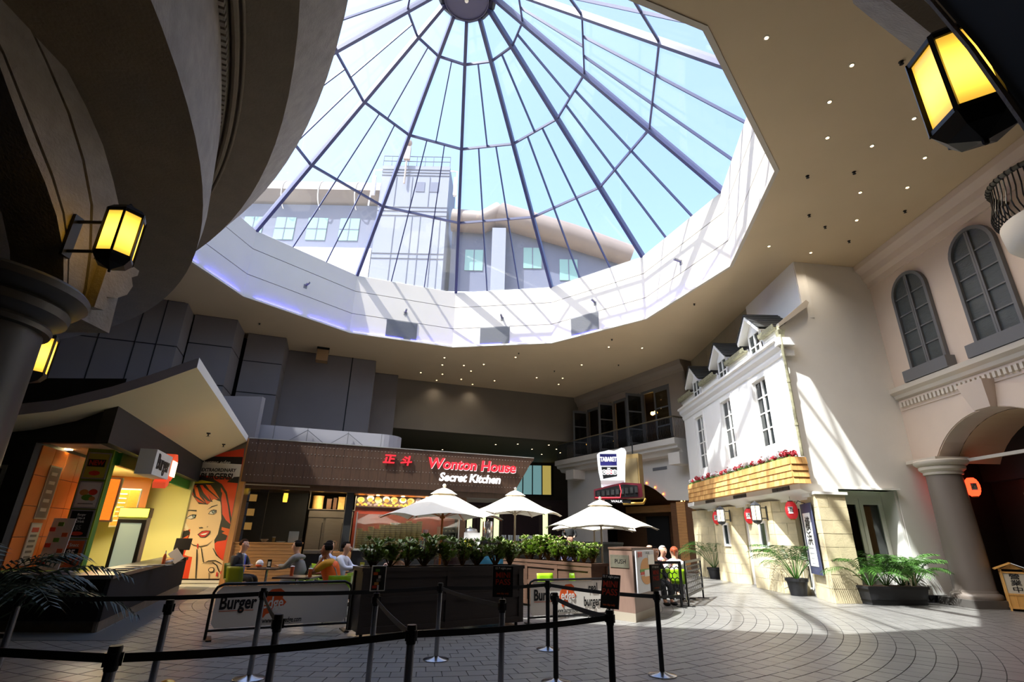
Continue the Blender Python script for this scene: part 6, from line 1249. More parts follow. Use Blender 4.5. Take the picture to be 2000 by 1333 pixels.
row((-.25, 14.75), math.atan2(-.78, .627), 3.3, 11, lambda i: ORD[i]+' sunlit flowering succulent from the left in the brown planter', 1.0)
# ================================================================ umbrellas
m_canv = mat('cream_canvas', (240, 232, 214), .75); m_pole_w = mat('orange_timber_pole', (206, 120, 60), .45); m_pole_g = mat('pale_timber_pole', (176, 160, 140), .5)
m_canv.node_tree.nodes['Principled BSDF'].inputs['Transmission Weight'].default_value = 0
def umbrella(lab, x, y, ztop, r_, pole, rot=0, droop=.56, wx=1.0):
    t = thing('parasol', lab, 'umbrella', (x, y, 0), rot, 'cream canvas parasols'); n = 6
    rows = []
    for f, z in ((.02, 0), (.16, -.09), (.2, -.13), (.6, -.13-.30*droop/.56), (1.0, -.13-.6*droop/.56+.05)):
        ring = []
        for k in range(n*4):
            a = 2*math.pi*k/(n*4); e = (k % 4)/4; edge = math.cos(math.pi/n)/math.cos((e-.5)*2*math.pi/n) ; rr = r_*f*edge; sag = (-.03*math.sin(math.pi*e)*f*-1) if f == 1.0 else 0
            ring.append((rr*math.cos(a), rr*math.sin(a), ztop+z+sag+(1-edge)*.35*f))
        rows.append(ring+[ring[0]])
    cvs = part('canopy', MB().grid(rows), m_canv, t); md = cvs.modifiers.new('thick', 'SOLIDIFY'); md.thickness = .006
    cr = [[(r_*f*math.cos(2*math.pi*k/n), r_*f*math.sin(2*math.pi*k/n), ztop+z) for k in range(n+1)] for f, z in ((.01, .06), (.12, .0), (.22, -.09))]
    part('vent_cap', MB().grid(cr), m_canv, t)
    part('finial', MB().ball((0, 0, ztop+.1), .045, 12), m_canv if pole is m_pole_w else m_frame, t, True)
    part('pole', MB().lathe([(.026, 0.05), (.026, ztop+.05)], (0, 0, 0), 14), pole, t, True)
    part('base', MB().lathe([(.26, 0), (.26, .05), (.05, .08), (.04, .25)], (0, 0, 0), 24), m_blackm, t, True)
    part('hub', MB().lathe([(.06, ztop-.62), (.06, ztop-.55)], (0, 0, 0), 12), pole, t)
    for k in range(n):
        a = 2*math.pi*k/n; e = (r_*.97*math.cos(a), r_*.97*math.sin(a), ztop-.13-.6*droop/.56+.03); part('rib', MB().bar((.02*math.cos(a), .02*math.sin(a), ztop-.08), e, .018, .02), pole, t)
        m_ = (r_*.5*math.cos(a), r_*.5*math.sin(a), ztop-.13-.24*droop/.56-.06); part('strut', MB().bar((.05*math.cos(a), .05*math.sin(a), ztop-.58), m_, .014, .016), pole, t)
    return t
umbrella('cream parasol on an orange timber pole, leftmost of the parasols', -1.5, 12.3, 2.55, 1.42, m_pole_w, R(14), .5)
umbrella('cream parasol on a pale pole, middle of the parasols, under the end of the fascia', .18, 15.3, 2.76, 1.35, m_pole_g, R(6), .5)
umbrella('front cream parasol of the overlapping pair beside the white tower sign', 2.45, 14.4, 2.48, 1.5, m_pole_g, R(-8), .55)
umbrella('rear cream parasol of the overlapping pair, behind and below the front one', 2.7, 17.2, 2.4, 1.45, m_pole_g, R(20), .5)
# ================================================================ push bin, lattice fences
bn = thing('push_bin', 'tall brown laminate rubbish bin enclosure with PUSH flap and burger poster', 'bin', (2.61, 11.64, 0), 0)
m_lam = mat('brown_laminate', (118, 94, 82), .45, noise=.07, scale=6, stretch=(4, 4, .6)); m_lam2 = mat('dark_laminate', (84, 76, 72), .45)
def bq(x, y): return (x-2.61, y-11.64)
pl4 = [bq(2.61, 11.64), bq(3.37, 12.9), bq(2.97, 13.3), bq(2.2, 12.06)]
dn = Vector((2.61-2.2, 11.64-12.06)).normalized(); nn_ = Vector((dn.y, -dn.x))
part('cabinet', MB().prism(pl4, .16, 1.36), m_lam, bn); part('plinth', MB().prism(pl4, 0, .16), mat('bin_plinth', (150, 140, 124), .5), bn); part('lid', MB().prism([(x*1.02-.01, y*1.02-.01) for x, y in pl4], 1.36, 1.4), m_plw, bn)
aL = Vector(bq(2.2, 12.06)); dL = Vector((2.61-2.2, 11.64-12.06)); rotL = math.atan2(dL.y, dL.x)
fl_ = part('flap', MB().box(.03, .5, -.012, .0, 1.0, 1.25), mat('brushed_flap', (132, 128, 112), .35, .6, noise=.1), bn, loc=(aL.x, aL.y, 0), rot=rotL)
text('PUSH', .12, P_k, fl_, (.29, -.016, 1.12), UP, extrude=.001, name='print_text')
pd_ = thing('burger_poster', 'burger price poster reading $10 on the side of the push bin', 'poster', (2.64, 11.63, 0), math.atan2(12.9-11.64, 3.37-2.61))
part('panel', MB().box(.06, 1.36, -.03, -.005, .52, 1.34), mat('poster_white_grey', (196, 196, 200), .5), pd_)
for (a, b_, c_, d_, m_) in ((.5, 1.26, .76, .84, P_b), (.45, 1.2, .84, .9, P_g), (.42, 1.22, .8, .86, P_r)): pass
part('print_shape', MB().sweep([(.72+.42*math.cos(R(a)), -.034, .97+.22*max(0, math.sin(R(a)))) for a in range(0, 361, 15)], (0, .003, 0)), P_b, pd_)
part('print_shape', MB().box(.26, 1.2, -.036, -.03, .91, .97), P_g, pd_); part('print_shape', MB().box(.3, 1.16, -.037, -.03, .86, .92), P_r, pd_); part('print_shape', MB().sweep([(.72+.4*math.cos(R(a)), -.036, .84+.18*min(0, math.sin(R(a)))) for a in range(0, 361, 15)], (0, .003, 0)), P_b, pd_); part('print_shape', MB().box(.55, .95, -.041, -.03, .82, .95), P_w, pd_); part('print_shape', MB().box(.85, 1.3, -.041, -.03, 1.05, 1.25), P_w, pd_)
text('$10', .14, P_r, pd_, (.3, -.04, 1.26), UP, bold=.003, sx=1.4, extrude=.001, name='print_text'); text('SPECIAL', .06, P_k, pd_, (.85, -.04, 1.29), UP, sx=1.3, extrude=.001, name='print_text')
def lattice(lab, a, b_, z0=.22, z1=1.06):
    a = Vector(a); b_ = Vector(b_); L = (b_-a).length; t = thing('lattice_screen', lab, 'screen', (a.x, a.y, 0), math.atan2(b_.y-a.y, b_.x-a.x), 'black lattice screens')
    part('frame', MB().box(0, L, -.02, .02, z1-.06, z1).box(0, L, -.02, .02, z0, z0+.06).box(0, .07, -.02, .02, z0+.06, z1-.06).box(L-.07, L, -.02, .02, z0+.06, z1-.06), m_blackm, t)
    s = .085; zz = z0+.12; r_ = 0; lb = MB(); 
    while zz < z1-.06:
        x = .09 + (s*.9 if r_ % 2 else 0)
        while x < L-.08:
            for k in (0, 1, 2):
                an = R(30+60*k); p0 = (x+s*math.cos(R(30+60*k)), zz+s*math.sin(R(30+60*k))); p1 = (x+s*math.cos(R(90+60*k)), zz+s*math.sin(R(90+60*k)))
                if .06 < p0[0] < L-.06 and .06 < p1[0] < L-.06 and z0+.05 < p0[1] < z1-.05 and z0+.05 < p1[1] < z1-.05: lb.bar((p0[0], 0, p0[1]), (p1[0], 0, p1[1]), .02, .012, (0, 1, 0))
            x += s*1.8
        zz += s*1.5; r_ += 1
    part('lattice_bars', lb, m_blackm, t, kind='stuff')
    for x in (.08, L-.08): part('leg', MB().box(x-.025, x+.025, -.02, .02, 0, z0), m_blackm, t); part('foot', MB().box(x-.03, x+.03, -.16, .16, 0, .015), m_blackm, t)
lattice('black hexagon lattice screen right of the push bin', (3.1, 13.62), (4.42, 14.25)); lattice('black hexagon lattice screen seen edge on at the right of the seating area', (4.55, 14.35), (5.75, 16.6))
# ================================================================ seating
m_limec = mat('lime_plastic', (150, 196, 30), .35); m_limed = mat('olive_green_plastic', (126, 138, 24), .35); m_tbl = mat('dark_table_top', (74, 58, 50), .3)
def chair(lab, x, y, rz, m_=None):
    t = thing('cafe_chair', lab, 'chair', (x, y, 0), rz, 'green cafe chairs'); m_ = m_ or m_limec
    seat = MB().grid([[(-.2+.1*i, -.21+.105*j, .455 + .015*((j-2)**2)/4 + (.02 if i == 0 else 0)) for j in range(5)] for i in range(5)])
    o = part('seat', seat, m_, t, True); o.modifiers.new('t', 'SOLIDIFY').thickness = .015
    back = MB().grid([[(-.2-.06*(z-.45)/.38-.02*(1-((j-2)/2)**2)*1, -.21+.105*j, z) for j in range(5)] for z in (.47, .56, .66, .76, .83)])
    o = part('backrest', back, m_, t, True); o.modifiers.new('t', 'SOLIDIFY').thickness = .015
    for sx in (-1, 1):
        for sy in (-1, 1): part('leg', MB().tube([(sx*.15, sy*.15, .45), (sx*.2, sy*.21, 0)], .011, 6), m_chrome, t)
    return t
def table(lab, x, y, w_=.7, d_=.7, rz=0):
    t = thing('cafe_table', lab, 'table', (x, y, 0), rz, 'dark cafe tables')
    part('top', MB().box(-w_/2, w_/2, -d_/2, d_/2, .71, .74), m_tbl, t); part('column', MB().lathe([(.03, .03), (.03, .71)], (0, 0, 0), 12), m_chrome, t); part('foot', MB().box(-.28, .28, -.03, .03, 0, .03).box(-.03, .03, -.28, .28, .0, .03), m_blackm, t)
T1, T2, T3 = (-5.95, 13.9), (-4.3, 11.55), (-3.45, 13.3)
table('dark table between the man in the black suit and the man in the grey suit', *T1); table('dark table in front of the man in the orange vest', *T2, .75, .7); table('dark table at the right of the man in the white shirt', *T3, .6, .6)
chair('olive chair under the man in the black suit', -6.72, 14.0, R(-5), m_limed); chair('green chair under the man in the grey suit', -5.0, 13.75, R(175)); chair('green chair under the man in the orange vest', -3.45, 11.5, R(178)); chair('empty green chair facing away beside the orange vest', -3.3, 10.9, R(120)); chair('olive chair facing away at the near side of the black suited man table', -6.1, 12.9, R(80), m_limed); chair('green chair under the man in the white shirt', -4.15, 13.55, R(0)); chair('green chair under the man in the pale blue shirt', -4.75, 14.5, R(40))
chair('empty green chair beyond the right table by the planter', -2.95, 12.6, R(150)); chair('empty lime chair in sun behind the right burger banner', .95, 12.2, R(-60)); chair('second lime chair in sun behind the right burger banner', 1.55, 12.35, R(-100)); chair('lime chair inside the lattice screen', 4.1, 15.2, R(100))
for i, (x, y, c_, n_) in enumerate(((-1.35, 12.75, (110, 100, 120), 'mauve grey'), (-.45, 13.4, (56, 130, 158), 'teal blue'))):
    t = thing('tub_chair', n_ + ' rounded tub chair behind the dark planter', 'chair', (x, y, 0), R(-100)); m_ = mat('tub_%d' % i, c_, .8)
    part('back_shell', MB().grid([[(.34*math.cos(R(a)), .34*math.sin(R(a)), z if abs(a-180) < 100 else z) for a in range(80, 281, 20)] for z in (.1, .5, .9, 1.12-.0)]), m_, t, True).modifiers.new('t', 'SOLIDIFY').thickness = .06
    part('seat', MB().lathe([(.3, .1), (.32, .4), (.28, .46), (.001, .47)], (0, 0, 0), 20), m_, t, True)
def cup(lab, x, y, z=.741, c_=None, h=.15, r_=.035):
    t = thing('drink_cup', lab, 'cup', (x, y, z)); part('body', MB().lathe([(r_*.85, 0), (r_, h)], (0, 0, 0), 14), c_ or P_r, t, True); part('lid', MB().lathe([(r_*1.06, h), (r_*1.06, h+.012), (r_*.5, h+.02), (.001, h+.02)], (0, 0, 0), 14), m_pw, t)
P_r2 = mat('cup_orange', (214, 96, 50), .5)
cup('tall orange printed cup on the nearer table, left one', -4.45, 11.6, h=.17, r_=.04, c_=P_r2); cup('orange printed cup with lid by the elbow of the orange vest man', -3.98, 11.35, h=.15, r_=.04, c_=P_r2); cup('small amber drink on the right table', -3.3, 13.2, c_=m_bam, h=.1)
t = thing('paper_bag', 'crumpled white and orange paper bag on the suited men table', 'bag', (-6.12, 13.8, .741)); part('body', MB().ball((0, 0, .09), .1, 10, (1, .8, 1)), m_petw, t); part('logo', MB().ball((0, -.012, .06), .092, 10, (1, .8, .5)), m_banO, t)
for x, y, lab in ((-5.86, 13.75, 'black menu stand on the suited men table'), (-3.45, 13.25, 'yellow menu stand on the right table')): t = thing('menu_stand', lab, 'menu', (x, y, .741), R(5)); part('card', MB().box(-.05, .05, -.008, .008, 0, .2), P_k if x < -5 else P_y, t); part('foot', MB().box(-.05, .05, -.03, .03, 0, .01), m_pw, t); part('print_line', MB().box(-.03, .03, -.011, -.008, .05, .15), P_w, t)
t = thing('water_bottle', 'small clear bottle on the nearer table', 'bottle', (-4.12, 11.72, .741)); part('body', MB().lathe([(.03, 0), (.03, .13), (.012, .17), (.012, .2)], (0, 0, 0), 12), mat('clear_blue', (170, 190, 210), .1, alpha=.6), t, True); part('cap', MB().lathe([(.014, .19), (.014, .21), (.001, .21)], (0, 0, 0), 10), m_navy, t)
# ================================================================ people
def skinmesh(name, V, E, m_, parent, lv=1):
    """V: list of (xyz, radius or (rx,ry)); E edges; one continuous skinned surface"""
    me = bpy.data.meshes.new(name); me.from_pydata([v[0] for v in V], E, []); o = bpy.data.objects.new(name, me); C.objects.link(o); o.parent = parent
    mo = o.modifiers.new('Skin', 'SKIN'); mo.use_smooth_shade = True; mo.branch_smoothing = .6
    sv = me.skin_vertices[0].data
    for i, v in enumerate(V):
        sv[i].radius = (v[1], v[1]) if not isinstance(v[1], tuple) else v[1]
        sv[i].use_root = (i == 0)
    sb = o.modifiers.new('Subdivision', 'SUBSURF'); sb.levels = lv; sb.render_levels = lv
    me.materials.append(m_); return o
m_skin = mat('skin_light', (206, 156, 128), .55); m_skin2 = mat('skin_tan', (160, 104, 78), .55)
def person(lab, x, y, rz, z=0.0, pose='sit', lean=0.0, head_f=.05, armL=None, armR=None, top=None, trousers=None, hair=None, skin=None, shirt=None, tie=None, vest=None, hat=None, pony=False, bald=False, sleeves='long', s=1.0):
    t = thing('person', lab, 'person', (x, y, z), rz); t.scale = (s, s, s); skin = skin or m_skin; trousers = trousers or mat('dark_trousers', (36, 36, 42), .8); top = top or m_blackm
    pz = .5 if pose == 'sit' else .95; L = lean
    def tp(h, d=0): return (L*h/.6 + d, 0, pz+h)
    V = []; E = []
    def add(p, r_, par=None):
        V.append((p, r_)); i = len(V)-1
        if par is not None: E.append((par, i))
        return i
    pel = add((0, 0, pz+.02), (.12, .15)); wa = add(tp(.2), (.1, .13), pel); ch = add(tp(.42), (.11, .16), wa); sh_ = add(tp(.53), (.07, .1), ch); nk = add(tp(.57, .01), .075, sh_)
    hx = L+head_f; j = add((hx+.012, 0, pz+.655), (.088, .075), nk); hc = add((hx+.01, 0, pz+.72), (.122, .098), j); h2 = add((hx-.002, 0, pz+.79), (.128, .1), hc); ht = add((hx-.012, 0, pz+.865), (.085, .07), h2) 
    tv, te = [], []   # jacket
    hands = []
    for sgn, tgt in ((1, armL), (-1, armR)):
        S0 = tp(.5); S_ = (S0[0], sgn*.19, S0[2]); tgt = tgt or ((.3, sgn*.2, pz+.08), (.12, sgn*.26, pz+.2))
        wr_, el = tgt
        a = add((S_[0], S_[1]*.9, S_[2]-.01), .045, sh_); b_ = add(el, .046, a); c_ = add(wr_, .026, b_); d = (Vector(wr_)-Vector(el)).normalized(); p = Vector(wr_)+d*.06; h_ = add(tuple(p), (.03, .02), c_)
        sd = d.cross(Vector((0, 0, 1)));  sd = sd.normalized() if sd.length > .1 else Vector((0, 1, 0))
        for k in range(4):
            o_ = sd*(k-1.5)*.02; f1 = add(tuple(p+o_*1.1+d*.045), .0095, h_); f2 = add(tuple(p+o_*1.2+d*(.075+.008*(1.5-abs(k-1.5)))+Vector((0, 0, -.018))), .008, f1)
        th_ = add(tuple(p-sd*.035+d*.01+Vector((0, 0, .01))), .01, c_); add(tuple(p-sd*.045+d*.045), .009, th_)
        hands.append((S_, el, wr_))
    legs = []
    for sgn in (1, -1):
        if pose == 'sit': pts = [((.05, sgn*.09, pz), .085), ((.42, sgn*.12, pz+.0), .06), ((.44, sgn*.12, .1), .042), ((.56, sgn*.13, .04), .035)]
        else: pts = [((0, sgn*.09, pz-.05), .085), ((.02, sgn*.1, .5), .055), ((0, sgn*.1, .1), .04), ((.13, sgn*.11, .04), .035)]
        par = pel
        for p, r_ in pts: par = add(p, r_, par)
        legs.append(pts)
    skinmesh('body', V, E, skin, t)
    # top garment
    V2 = [(( .01*0, 0, pz+.0), (.16, .19)), (tp(.2), (.145, .18)), (tp(.42), (.155, .22)), (tp(.53), (.11, .16)), (tp(.59), (.07, .08))]; E2 = [(0, 1), (1, 2), (2, 3), (3, 4)]
    for S_, el, wr_ in hands:
        n0 = len(V2); V2.append((S_, .095)); E2.append((3, n0)); V2.append((el, .068 if sleeves == 'long' else .062)); E2.append((n0, n0+1))
        if sleeves == 'long': q = Vector(el).lerp(Vector(wr_), .92); V2.append((tuple(q), .048)); E2.append((n0+1, n0+2))
        else: V2[-1] = (tuple(Vector(S_).lerp(Vector(el), .75)), .068)
    skinmesh('jacket' if tie or not vest else 'shirt', V2, E2, top, t)
    V3 = [((0, 0, pz+.1), (.125, .15)), ((.01, 0, pz+.03), (.13, .17))]; E3 = [(0, 1)]
    for pts in legs:
        par = 1
        for k, (p, r_) in enumerate(pts[:3]): V3.append((p if k < 2 else (p[0], p[1], .12), r_+.028)); E3.append((par, len(V3)-1)); par = len(V3)-1
    skinmesh('trousers', V3, E3, trousers, t)
    for sgn in (1, -1):
        fx = .44 if pose == 'sit' else 0; part('shoe', MB().ball((fx+.07, sgn*.125, .045), .06, 12, (2.1, .8, .75)), m_black, t, True)
    hp = (hx-.014, 0, pz+.79)
    if not bald:
        hb2 = MB(); rows = []
        for i in range(7):
            el = R(90-17*i) if i < 4 else R(39-22*(i-3))
            rows.append([(hp[0]-.006+.108*math.cos(el)*math.cos(a), .096*math.cos(el)*math.sin(a), hp[2]+.096*math.sin(el)+(.03 if abs(math.cos(a)+1) < .0 else 0)) for a in [R(q) for q in (range(0, 361, 20) if i < 4 else range(75, 286, 15))]])
        hb2.grid(rows[:4])
        r4 = [(hp[0]-.006+.108*math.cos(R(90-17*3))*math.cos(R(q)), .096*math.cos(R(39))*math.sin(R(q)), hp[2]+.096*math.sin(R(39))) for q in range(75, 286, 15)]
        hb2.grid([r4]+rows[4:])
        o = part('hair', hb2, hair, t, True); o.modifiers.new('t', 'SOLIDIFY').thickness = -.012
    if pony: part('ponytail', MB().tube([(hp[0]-.08, 0, hp[2]+.02), (hp[0]-.15, 0, hp[2]), (hp[0]-.16, 0, hp[2]-.12)], [.025, .035, .012], 10), hair, t, True)
    part('nose', MB().quadbox([(hx+.085, -.02, pz+.705), (hx+.128, -.015, pz+.708), (hx+.128, .015, pz+.708), (hx+.085, .02, pz+.705), (hx+.085, -.008, pz+.765), (hx+.104, -.006, pz+.765), (hx+.104, .006, pz+.765), (hx+.085, .008, pz+.765)]), skin, t)
    for sgn in (1, -1):
        part('ear', MB().ball((hx-.005, sgn*.083, pz+.74), .024, 8, (.8, .4, 1.2)), skin, t, True); part('eye', MB().ball((hx+.093, sgn*.034, pz+.755), .015, 8), m_petw, t, True); part('eyebrow', MB().box(hx+.098, hx+.11, sgn*.015, sgn*.052, pz+.778, pz+.786), hair or m_black, t)
    part('mouth', MB().box(hx+.09, hx+.1, -.022, .022, pz+.683, pz+.69), P_r, t)
    if shirt:
        a, b_ = tp(.55), tp(.2); part('shirt_front', MB().quadbox([(b_[0]+.12, -.02, b_[2]), (b_[0]+.14, -.02, b_[2]), (b_[0]+.14, .02, b_[2]), (b_[0]+.12, .02, b_[2]), (a[0]+.05, -.07, a[2]+.02), (a[0]+.125, -.05, a[2]-.02), (a[0]+.125, .05, a[2]-.02), (a[0]+.05, .07, a[2]+.02)]), shirt, t)
    if tie:
        a, b_ = tp(.52), tp(.12); part('tie', MB().quadbox([(b_[0]+.13, -.035, b_[2]), (b_[0]+.15, -.035, b_[2]), (b_[0]+.15, .035, b_[2]), (b_[0]+.13, .035, b_[2]), (a[0]+.11, -.015, a[2]), (a[0]+.14, -.015, a[2]), (a[0]+.14, .015, a[2]), (a[0]+.11, .015, a[2])]), tie, t)
    if vest:
        V4 = [((0, 0, pz+.0), (.17, .2)), (tp(.2), (.157, .192)), (tp(.42), (.167, .232)), (tp(.53), (.12, .175))]; skinmesh('vest', V4, [(0, 1), (1, 2), (2, 3)], vest, t)
        q = tp(.16); part('reflective_band', MB().lathe([(.155, -.02), (.155, .02)], (0, 0, 0), 20, False), mat('reflective_grey', (150, 140, 130), .4), t, loc=q)
        for sgn in (1, -1): part('reflective_strap', MB().tube([tp(.16, .15)[:1]+(sgn*.08, tp(.16)[2]), (tp(.4)[0]+.15, sgn*.09, tp(.4)[2]), (tp(.56)[0], sgn*.1, tp(.56)[2]+.03), (tp(.4)[0]-.15, sgn*.1, tp(.4)[2]), (tp(.16)[0]-.15, sgn*.08, tp(.16)[2])], .014, 6), mat('reflective_grey', (150, 140, 130), .4), t, True)
    if hat: part('hat', MB().lathe([(.1, 0), (.105, .02), (.11, .09), (.09, .11), (.001, .115)], (hx-.005, 0, pz+.80), 18), hat, t, True)
    return t
m_hk = mat('hair_black', (24, 18, 15), .9, spec=.1); m_hb = mat('hair_brown', (58, 36, 24), .9, spec=.1); m_hr = mat('hair_auburn', (160, 74, 36), .55); m_hg = mat('hair_grey', (200, 196, 190), .6)
m_gs = mat('grey_suit', (124, 120, 118), .8); m_ks = mat('black_suit', (26, 28, 34), .7); m_ws = mat('white_shirt', (214, 218, 232), .7); m_bs = mat('pale_blue_shirt', (176, 190, 224), .7)
person('man in a black suit and blue tie sitting at the left end of the tables', -6.72, 14.0, R(-3), lean=.0, armL=((.22, .12, .78), (.1, .26, .76)), armR=((.2, -.1, .78), (-.02, -.26, .76)), top=m_ks, hair=m_hb, shirt=m_ws, tie=mat('blue_tie', (70, 90, 200), .5))
person('man in a grey suit leaning on the table facing left', -5.02, 13.75, R(172), lean=.2, armL=((.62, .06, .8), (.36, .2, .79)), armR=((.6, -.06, .8), (.36, -.22, .79)), top=m_gs, trousers=m_gs, hair=m_hk, shirt=m_ws)
ov = person('man in an orange safety vest resting his face on his hand', -3.5, 11.5, R(176), lean=.22, armL=((.28, .07, 1.13), (.45, .16, .8)), armR=((.55, -.14, .78), (.3, -.26, .8)), top=mat('mustard_shirt', (216, 150, 30), .75), vest=mat('safety_orange', (255, 108, 36), .6), sleeves='short', hair=m_hk, skin=m_skin2, head_f=.06)
ph = thing('mobile_phone', 'black mobile phone in the hand of the man in the orange vest', 'phone', (-4.14, 11.62, .8), R(170)); part('body', MB().obox((0, 0, .03), (.02, .07, .13), Matrix.Rotation(R(-25), 3, 'Y')), m_blackm, ph); part('screen', MB().obox((.012, 0, .034), (.002, .06, .11), Matrix.Rotation(R(-25), 3, 'Y')), m_wglass, ph)
person('man in a pale blue shirt with his back turned behind the orange vest', -4.75, 14.5, R(60), lean=.05, top=m_bs, hair=m_hk)
person('man in a white shirt facing right with hands on the right table', -4.1, 13.5, R(-4), lean=.12, armL=((.5, .1, .8), (.26, .22, .8)), armR=((.5, -.08, .8), (.24, -.22, .8)), top=m_ws, hair=m_hk)
person('woman with brown hair in a pale pink top behind the dark planter', -2.42, 12.05, R(-80), lean=.05, top=mat('pale_pink_top', (230, 190, 176), .8), hair=m_hb, pony=True, s=.98)
person('cook in black uniform and cap standing behind the black bar', 2.56, 22.9, R(-97), z=.45, pose='stand', armL=((.22, .2, 1.15), (.02, .27, 1.2)), armR=((.22, -.2, 1.15), (.02, -.27, 1.2)), top=m_black, hair=m_hk, hat=m_black)
person('man with white hair in a pink shirt sitting beyond the lattice screen', 4.65, 16.9, R(-60), lean=.08, top=mat('pink_shirt', (236, 190, 200), .7), hair=m_hg)
person('woman with auburn hair tied back sitting behind the lattice screen', 4.62, 15.35, R(75), lean=.05, top=mat('white_top', (230, 228, 226), .8), hair=m_hr, pony=True, armL=((.3, .15, .78), (.1, .25, .78)))
person('bald man whose head shows just above the push bin', 5.1, 19.9, R(-100), lean=.05, top=m_ws, bald=True)
person('person with long black hair between the push bin and the dark edge on sign', 3.9, 14.95, R(-60), lean=.05, top=m_black, hair=m_hk, pony=True)
person('person in a dark top sitting behind the flowering succulents, left one', 1.35, 18.6, R(-80), top=m_ks, hair=m_hb, z=.25); person('person in a blue top sitting behind the flowering succulents, right one', 2.15, 18.9, R(-120), top=m_navy, hair=m_hk, z=.25)
for i, (x, y) in enumerate(((4.65, 16.85), (4.62, 15.35), (5.1, 19.9), (3.9, 14.95), (1.35, 18.6), (2.15, 18.9), (-2.42, 12.05))):
    c = chair(('lime chair under the white haired man', 'lime chair under the auburn haired woman', 'lime chair under the bald man', 'lime chair under the black haired person by the bin', 'lime chair under the left person behind the flowering succulents', 'lime chair under the right person behind the flowering succulents', 'lime chair under the woman behind the dark planter')[i], x, y, (R(-60), R(75), R(-100), R(-60), R(-80), R(-120), R(-80))[i])
    if i in (4, 5): c.location.z = .25
struct('platform_bar', MB().box(.6, 3.0, 17.9, 19.3, 0, .25), m_timd); struct('platform_cook', MB().box(1.9, 3.2, 22.4, 23.4, 0, .45), m_timd)
table('dark table before the white haired man', 5.05, 16.1, .7, .7)
# ================================================================ palms and plants
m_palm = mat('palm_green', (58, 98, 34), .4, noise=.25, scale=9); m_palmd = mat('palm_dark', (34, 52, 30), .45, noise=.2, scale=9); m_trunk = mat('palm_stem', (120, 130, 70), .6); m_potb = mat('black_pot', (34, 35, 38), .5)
def palm(lab, x, y, z, nf, Lf, h0, mleaf, seed, spread=1.0, pot=None, rot=0, leaf=.2, down=1.0, cat='palm'):
    rnd = random.Random(seed); t = thing('potted_palm' if pot else 'palm_plant', lab, cat, (x, y, z), rot)
    pz = 0
    if pot:
        r_, h_ = pot; pz = h_*.92
        part('pot', MB().lathe([(r_*.72, 0), (r_*.92, h_*.8), (r_*1.04, h_*.82), (r_*1.05, h_), (r_*.95, h_), (r_*.9, h_*.86)], (0, 0, 0), 28), m_potb, t, True); part('soil', MB().lathe([(.001, pz), (r_*.9, pz)], (0, 0, 0), 20), m_soil, t)
    for i in range(nf):
        a = 2*math.pi*i/nf + rnd.uniform(-.3, .3); el = rnd.uniform(.75, 1.35)/spread; L = Lf*rnd.uniform(.75, 1.1); p = Vector((.04*math.cos(a), .04*math.sin(a), pz)); d = Vector((math.cos(a)*math.cos(el), math.sin(a)*math.cos(el), math.sin(el))); P = [p.copy()]
        n = 12; stem_n = 4
        for k in range(n):
            st_ = (h0/stem_n if k < stem_n else L/(n-stem_n)); p = p + d*st_; P.append(p.copy()); d = (d + Vector((math.cos(a)*.05, math.sin(a)*.05, -(.02 if k < stem_n else .16*down)))).normalized()
        fb_ = MB(); fb_.tube(P, [.012*(1-k/16) for k in range(n+1)], 5)
        for k in range(stem_n, n+1):
            c_ = P[k]; dd = (P[min(k+1, n)]-P[k-1]).normalized(); sd = dd.cross(Vector((0, 0, 1))).normalized(); f = math.sin(math.pi*min(1, (k-stem_n+1.2)/(n-stem_n+1.6)))
            for half in (0, .5):
                c2 = c_ + dd*half*L/(n-stem_n)
                for s_ in (-1, 1):
                    l_ = leaf*(.45+.75*f)*rnd.uniform(.85, 1.1); v = (sd*s_ + dd*.75 + Vector((0, 0, -.12))).normalized(); w_ = dd*.016; tip = c2+v*l_+Vector((0, 0, -.25*l_))
                    m_ = c2+v*l_*.55; fb_.face([c2, m_-w_, tip, m_+w_])
        part('frond', fb_, mleaf, t)
    return t
palm('kentia palm in a black pot in front of the far limestone pier', 9.0, 24.3, 0, 13, 1.15, .75, m_palm, 3, 1.05, (.3, .45), leaf=.36, down=1.2)
palm('palm in a black pot beside the corner pier with the scroll sign', 9.12, 17.72, 0, 18, 1.05, .6, m_palm, 5, 1.0, (.32, .5), leaf=.36, down=1.0)
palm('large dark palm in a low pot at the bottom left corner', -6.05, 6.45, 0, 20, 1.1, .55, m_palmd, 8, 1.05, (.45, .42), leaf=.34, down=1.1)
tb_ = thing('planter_trough', 'long black plastic trough planter under the white french window', 'planter', (10.72, 15.75, 0), math.atan2(.13, .95)); part('body', MB().quadbox([(-.85, -.2, 0), (.85, -.2, 0), (.85, .2, 0), (-.85, .2, 0), (-.92, -.25, .4), (.92, -.25, .4), (.92, .25, .4), (-.92, .25, .4)]), m_potb, tb_); part('rim', MB().box(-.95, .95, -.27, .27, .4, .47), m_potb, tb_); part('foot_band', MB().box(-.88, .88, -.225, .225, .1, .13), m_blackm, tb_); part('soil', MB().box(-.9, .9, -.23, .23, .46, .475), m_soil, tb_)
for i, (x, y, lab) in enumerate(((10.1, 15.68, 'broad leafed palm at the left end of the black trough'), (10.6, 15.76, 'bushy palm in the middle of the black trough'), (11.1, 15.82, 'fine leafed palm toward the right of the black trough'), (11.45, 15.86, 'pale feathery palm at the right end of the black trough'))): palm(lab, x, y, .47, 17, .8, .5, m_palm, 20+i, 1.05, None, leaf=(.3, .26, .26, .22)[i])
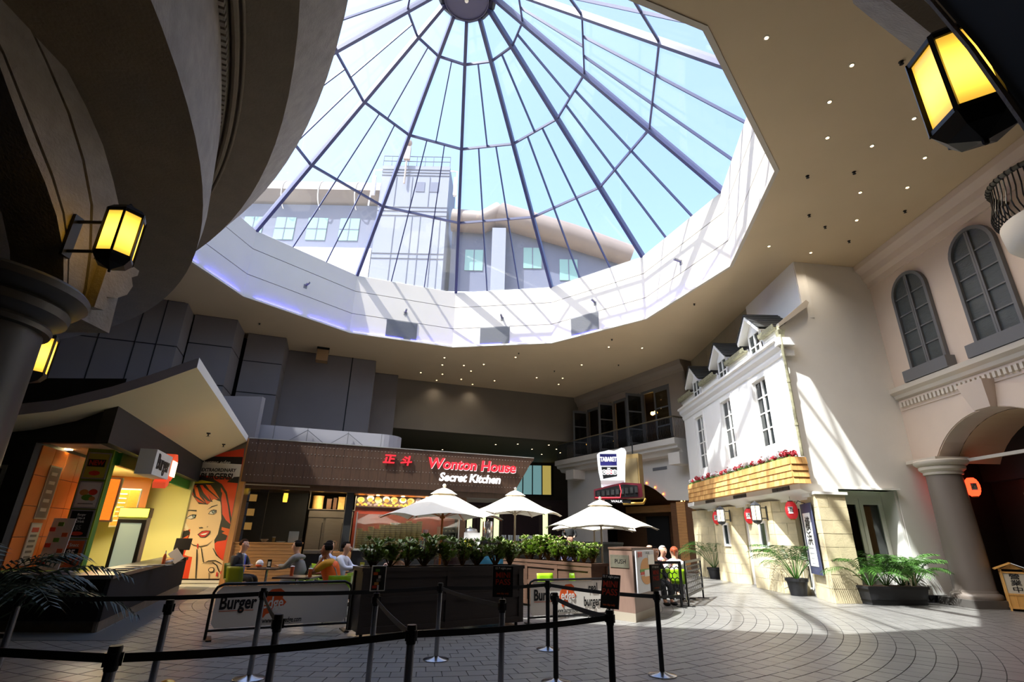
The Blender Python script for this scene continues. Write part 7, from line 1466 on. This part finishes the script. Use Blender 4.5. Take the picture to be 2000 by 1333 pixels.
for i in range(3): 
    t = thing('spade_leaf', ('left', 'middle', 'right')[i]+' large pale bract leaf standing at the right end of the trough', 'leaf', (11.15+.14*i, 15.72, .47), R(20*i)); part('blade', MB().sweep([(-.01, 0, 0), (.02, 0, 0), (.08, 0, .2), (.05, 0, .45), (0, .02, .6+.05*i), (-.06, 0, .42), (-.08, 0, .2)], (0, .008, 0)), mat('pale_bract', (190, 180, 150), .6), t)
# ================================================================ japanese stand lantern
js = thing('stand_lantern', 'small timber roofed floor lantern sign with black brushed characters by the passage', 'lantern', (13.35, 14.75, 0), R(-38)); m_pine = mat('pine_timber', (214, 160, 84), .5, noise=.1, scale=5, stretch=(5, 5, .6))
for sx in (-1, 1):
    for sy in (-1, 1): part('leg', MB().box(sx*.24-.02, sx*.24+.02, sy*.2-.02, sy*.2+.02, 0, 1.0), m_pine, js)
for z0, z1 in ((.06, .1), (.38, .42), (.9, .94)): part('rail', MB().box(-.24, .24, -.215, -.185, z0, z1).box(-.24, .24, .185, .215, z0, z1).box(-.255, -.225, -.2, .2, z0, z1).box(.225, .255, -.2, .2, z0, z1), m_pine, js)
part('paper_panel', MB().box(-.22, .22, -.2, -.19, .42, .9), mat('washi_paper', (196, 184, 160), .7), js); part('paper_panel', MB().box(-.24, -.23, -.18, .18, .42, .9), m_pw, js); part('timber_panel', MB().box(-.22, .22, -.2, -.19, .1, .38), m_pine, js); part('timber_panel', MB().box(-.24, -.23, -.18, .18, .1, .38), m_pine, js)
for x in (-.08, .08): part('muntin', MB().box(x-.01, x+.01, -.215, -.2, .1, .38), m_pine, js)
for k in range(3): text('營業中'[k], .15, m_ink, js, (.0, -.205, .82-.155*k), UP, extrude=.001, bold=.002, name='print_text', sx=1.5)
for s_ in (-1, 1): part('roof_slope', MB().quadbox([(0, -.3, 1.14), (s_*.36, -.3, .98), (s_*.36, .3, .98), (0, .3, 1.14), (0, -.3, 1.16), (s_*.37, -.3, 1.0), (s_*.37, .3, 1.0), (0, .3, 1.16)]), m_pw if s_ > 0 else m_pine, js)
part('gable', MB().sweep([(-.24, -.2, 1.0), (.24, -.2, 1.0), (0, -.2, 1.13)], (0, .02, 0)), m_pine, js)
pw = thing('power_outlet', 'small white wall socket low on the sunlit house side wall', 'socket', (12.25, 16.37, .42), math.atan2(.13, .95)); part('plate', MB().box(-.07, .07, -.012, 0, -.04, .04), m_pw, pw); part('socket_holes', MB().box(-.04, -.02, -.014, -.012, -.015, .015).box(.02, .04, -.014, -.012, -.015, .015), m_grey, pw)
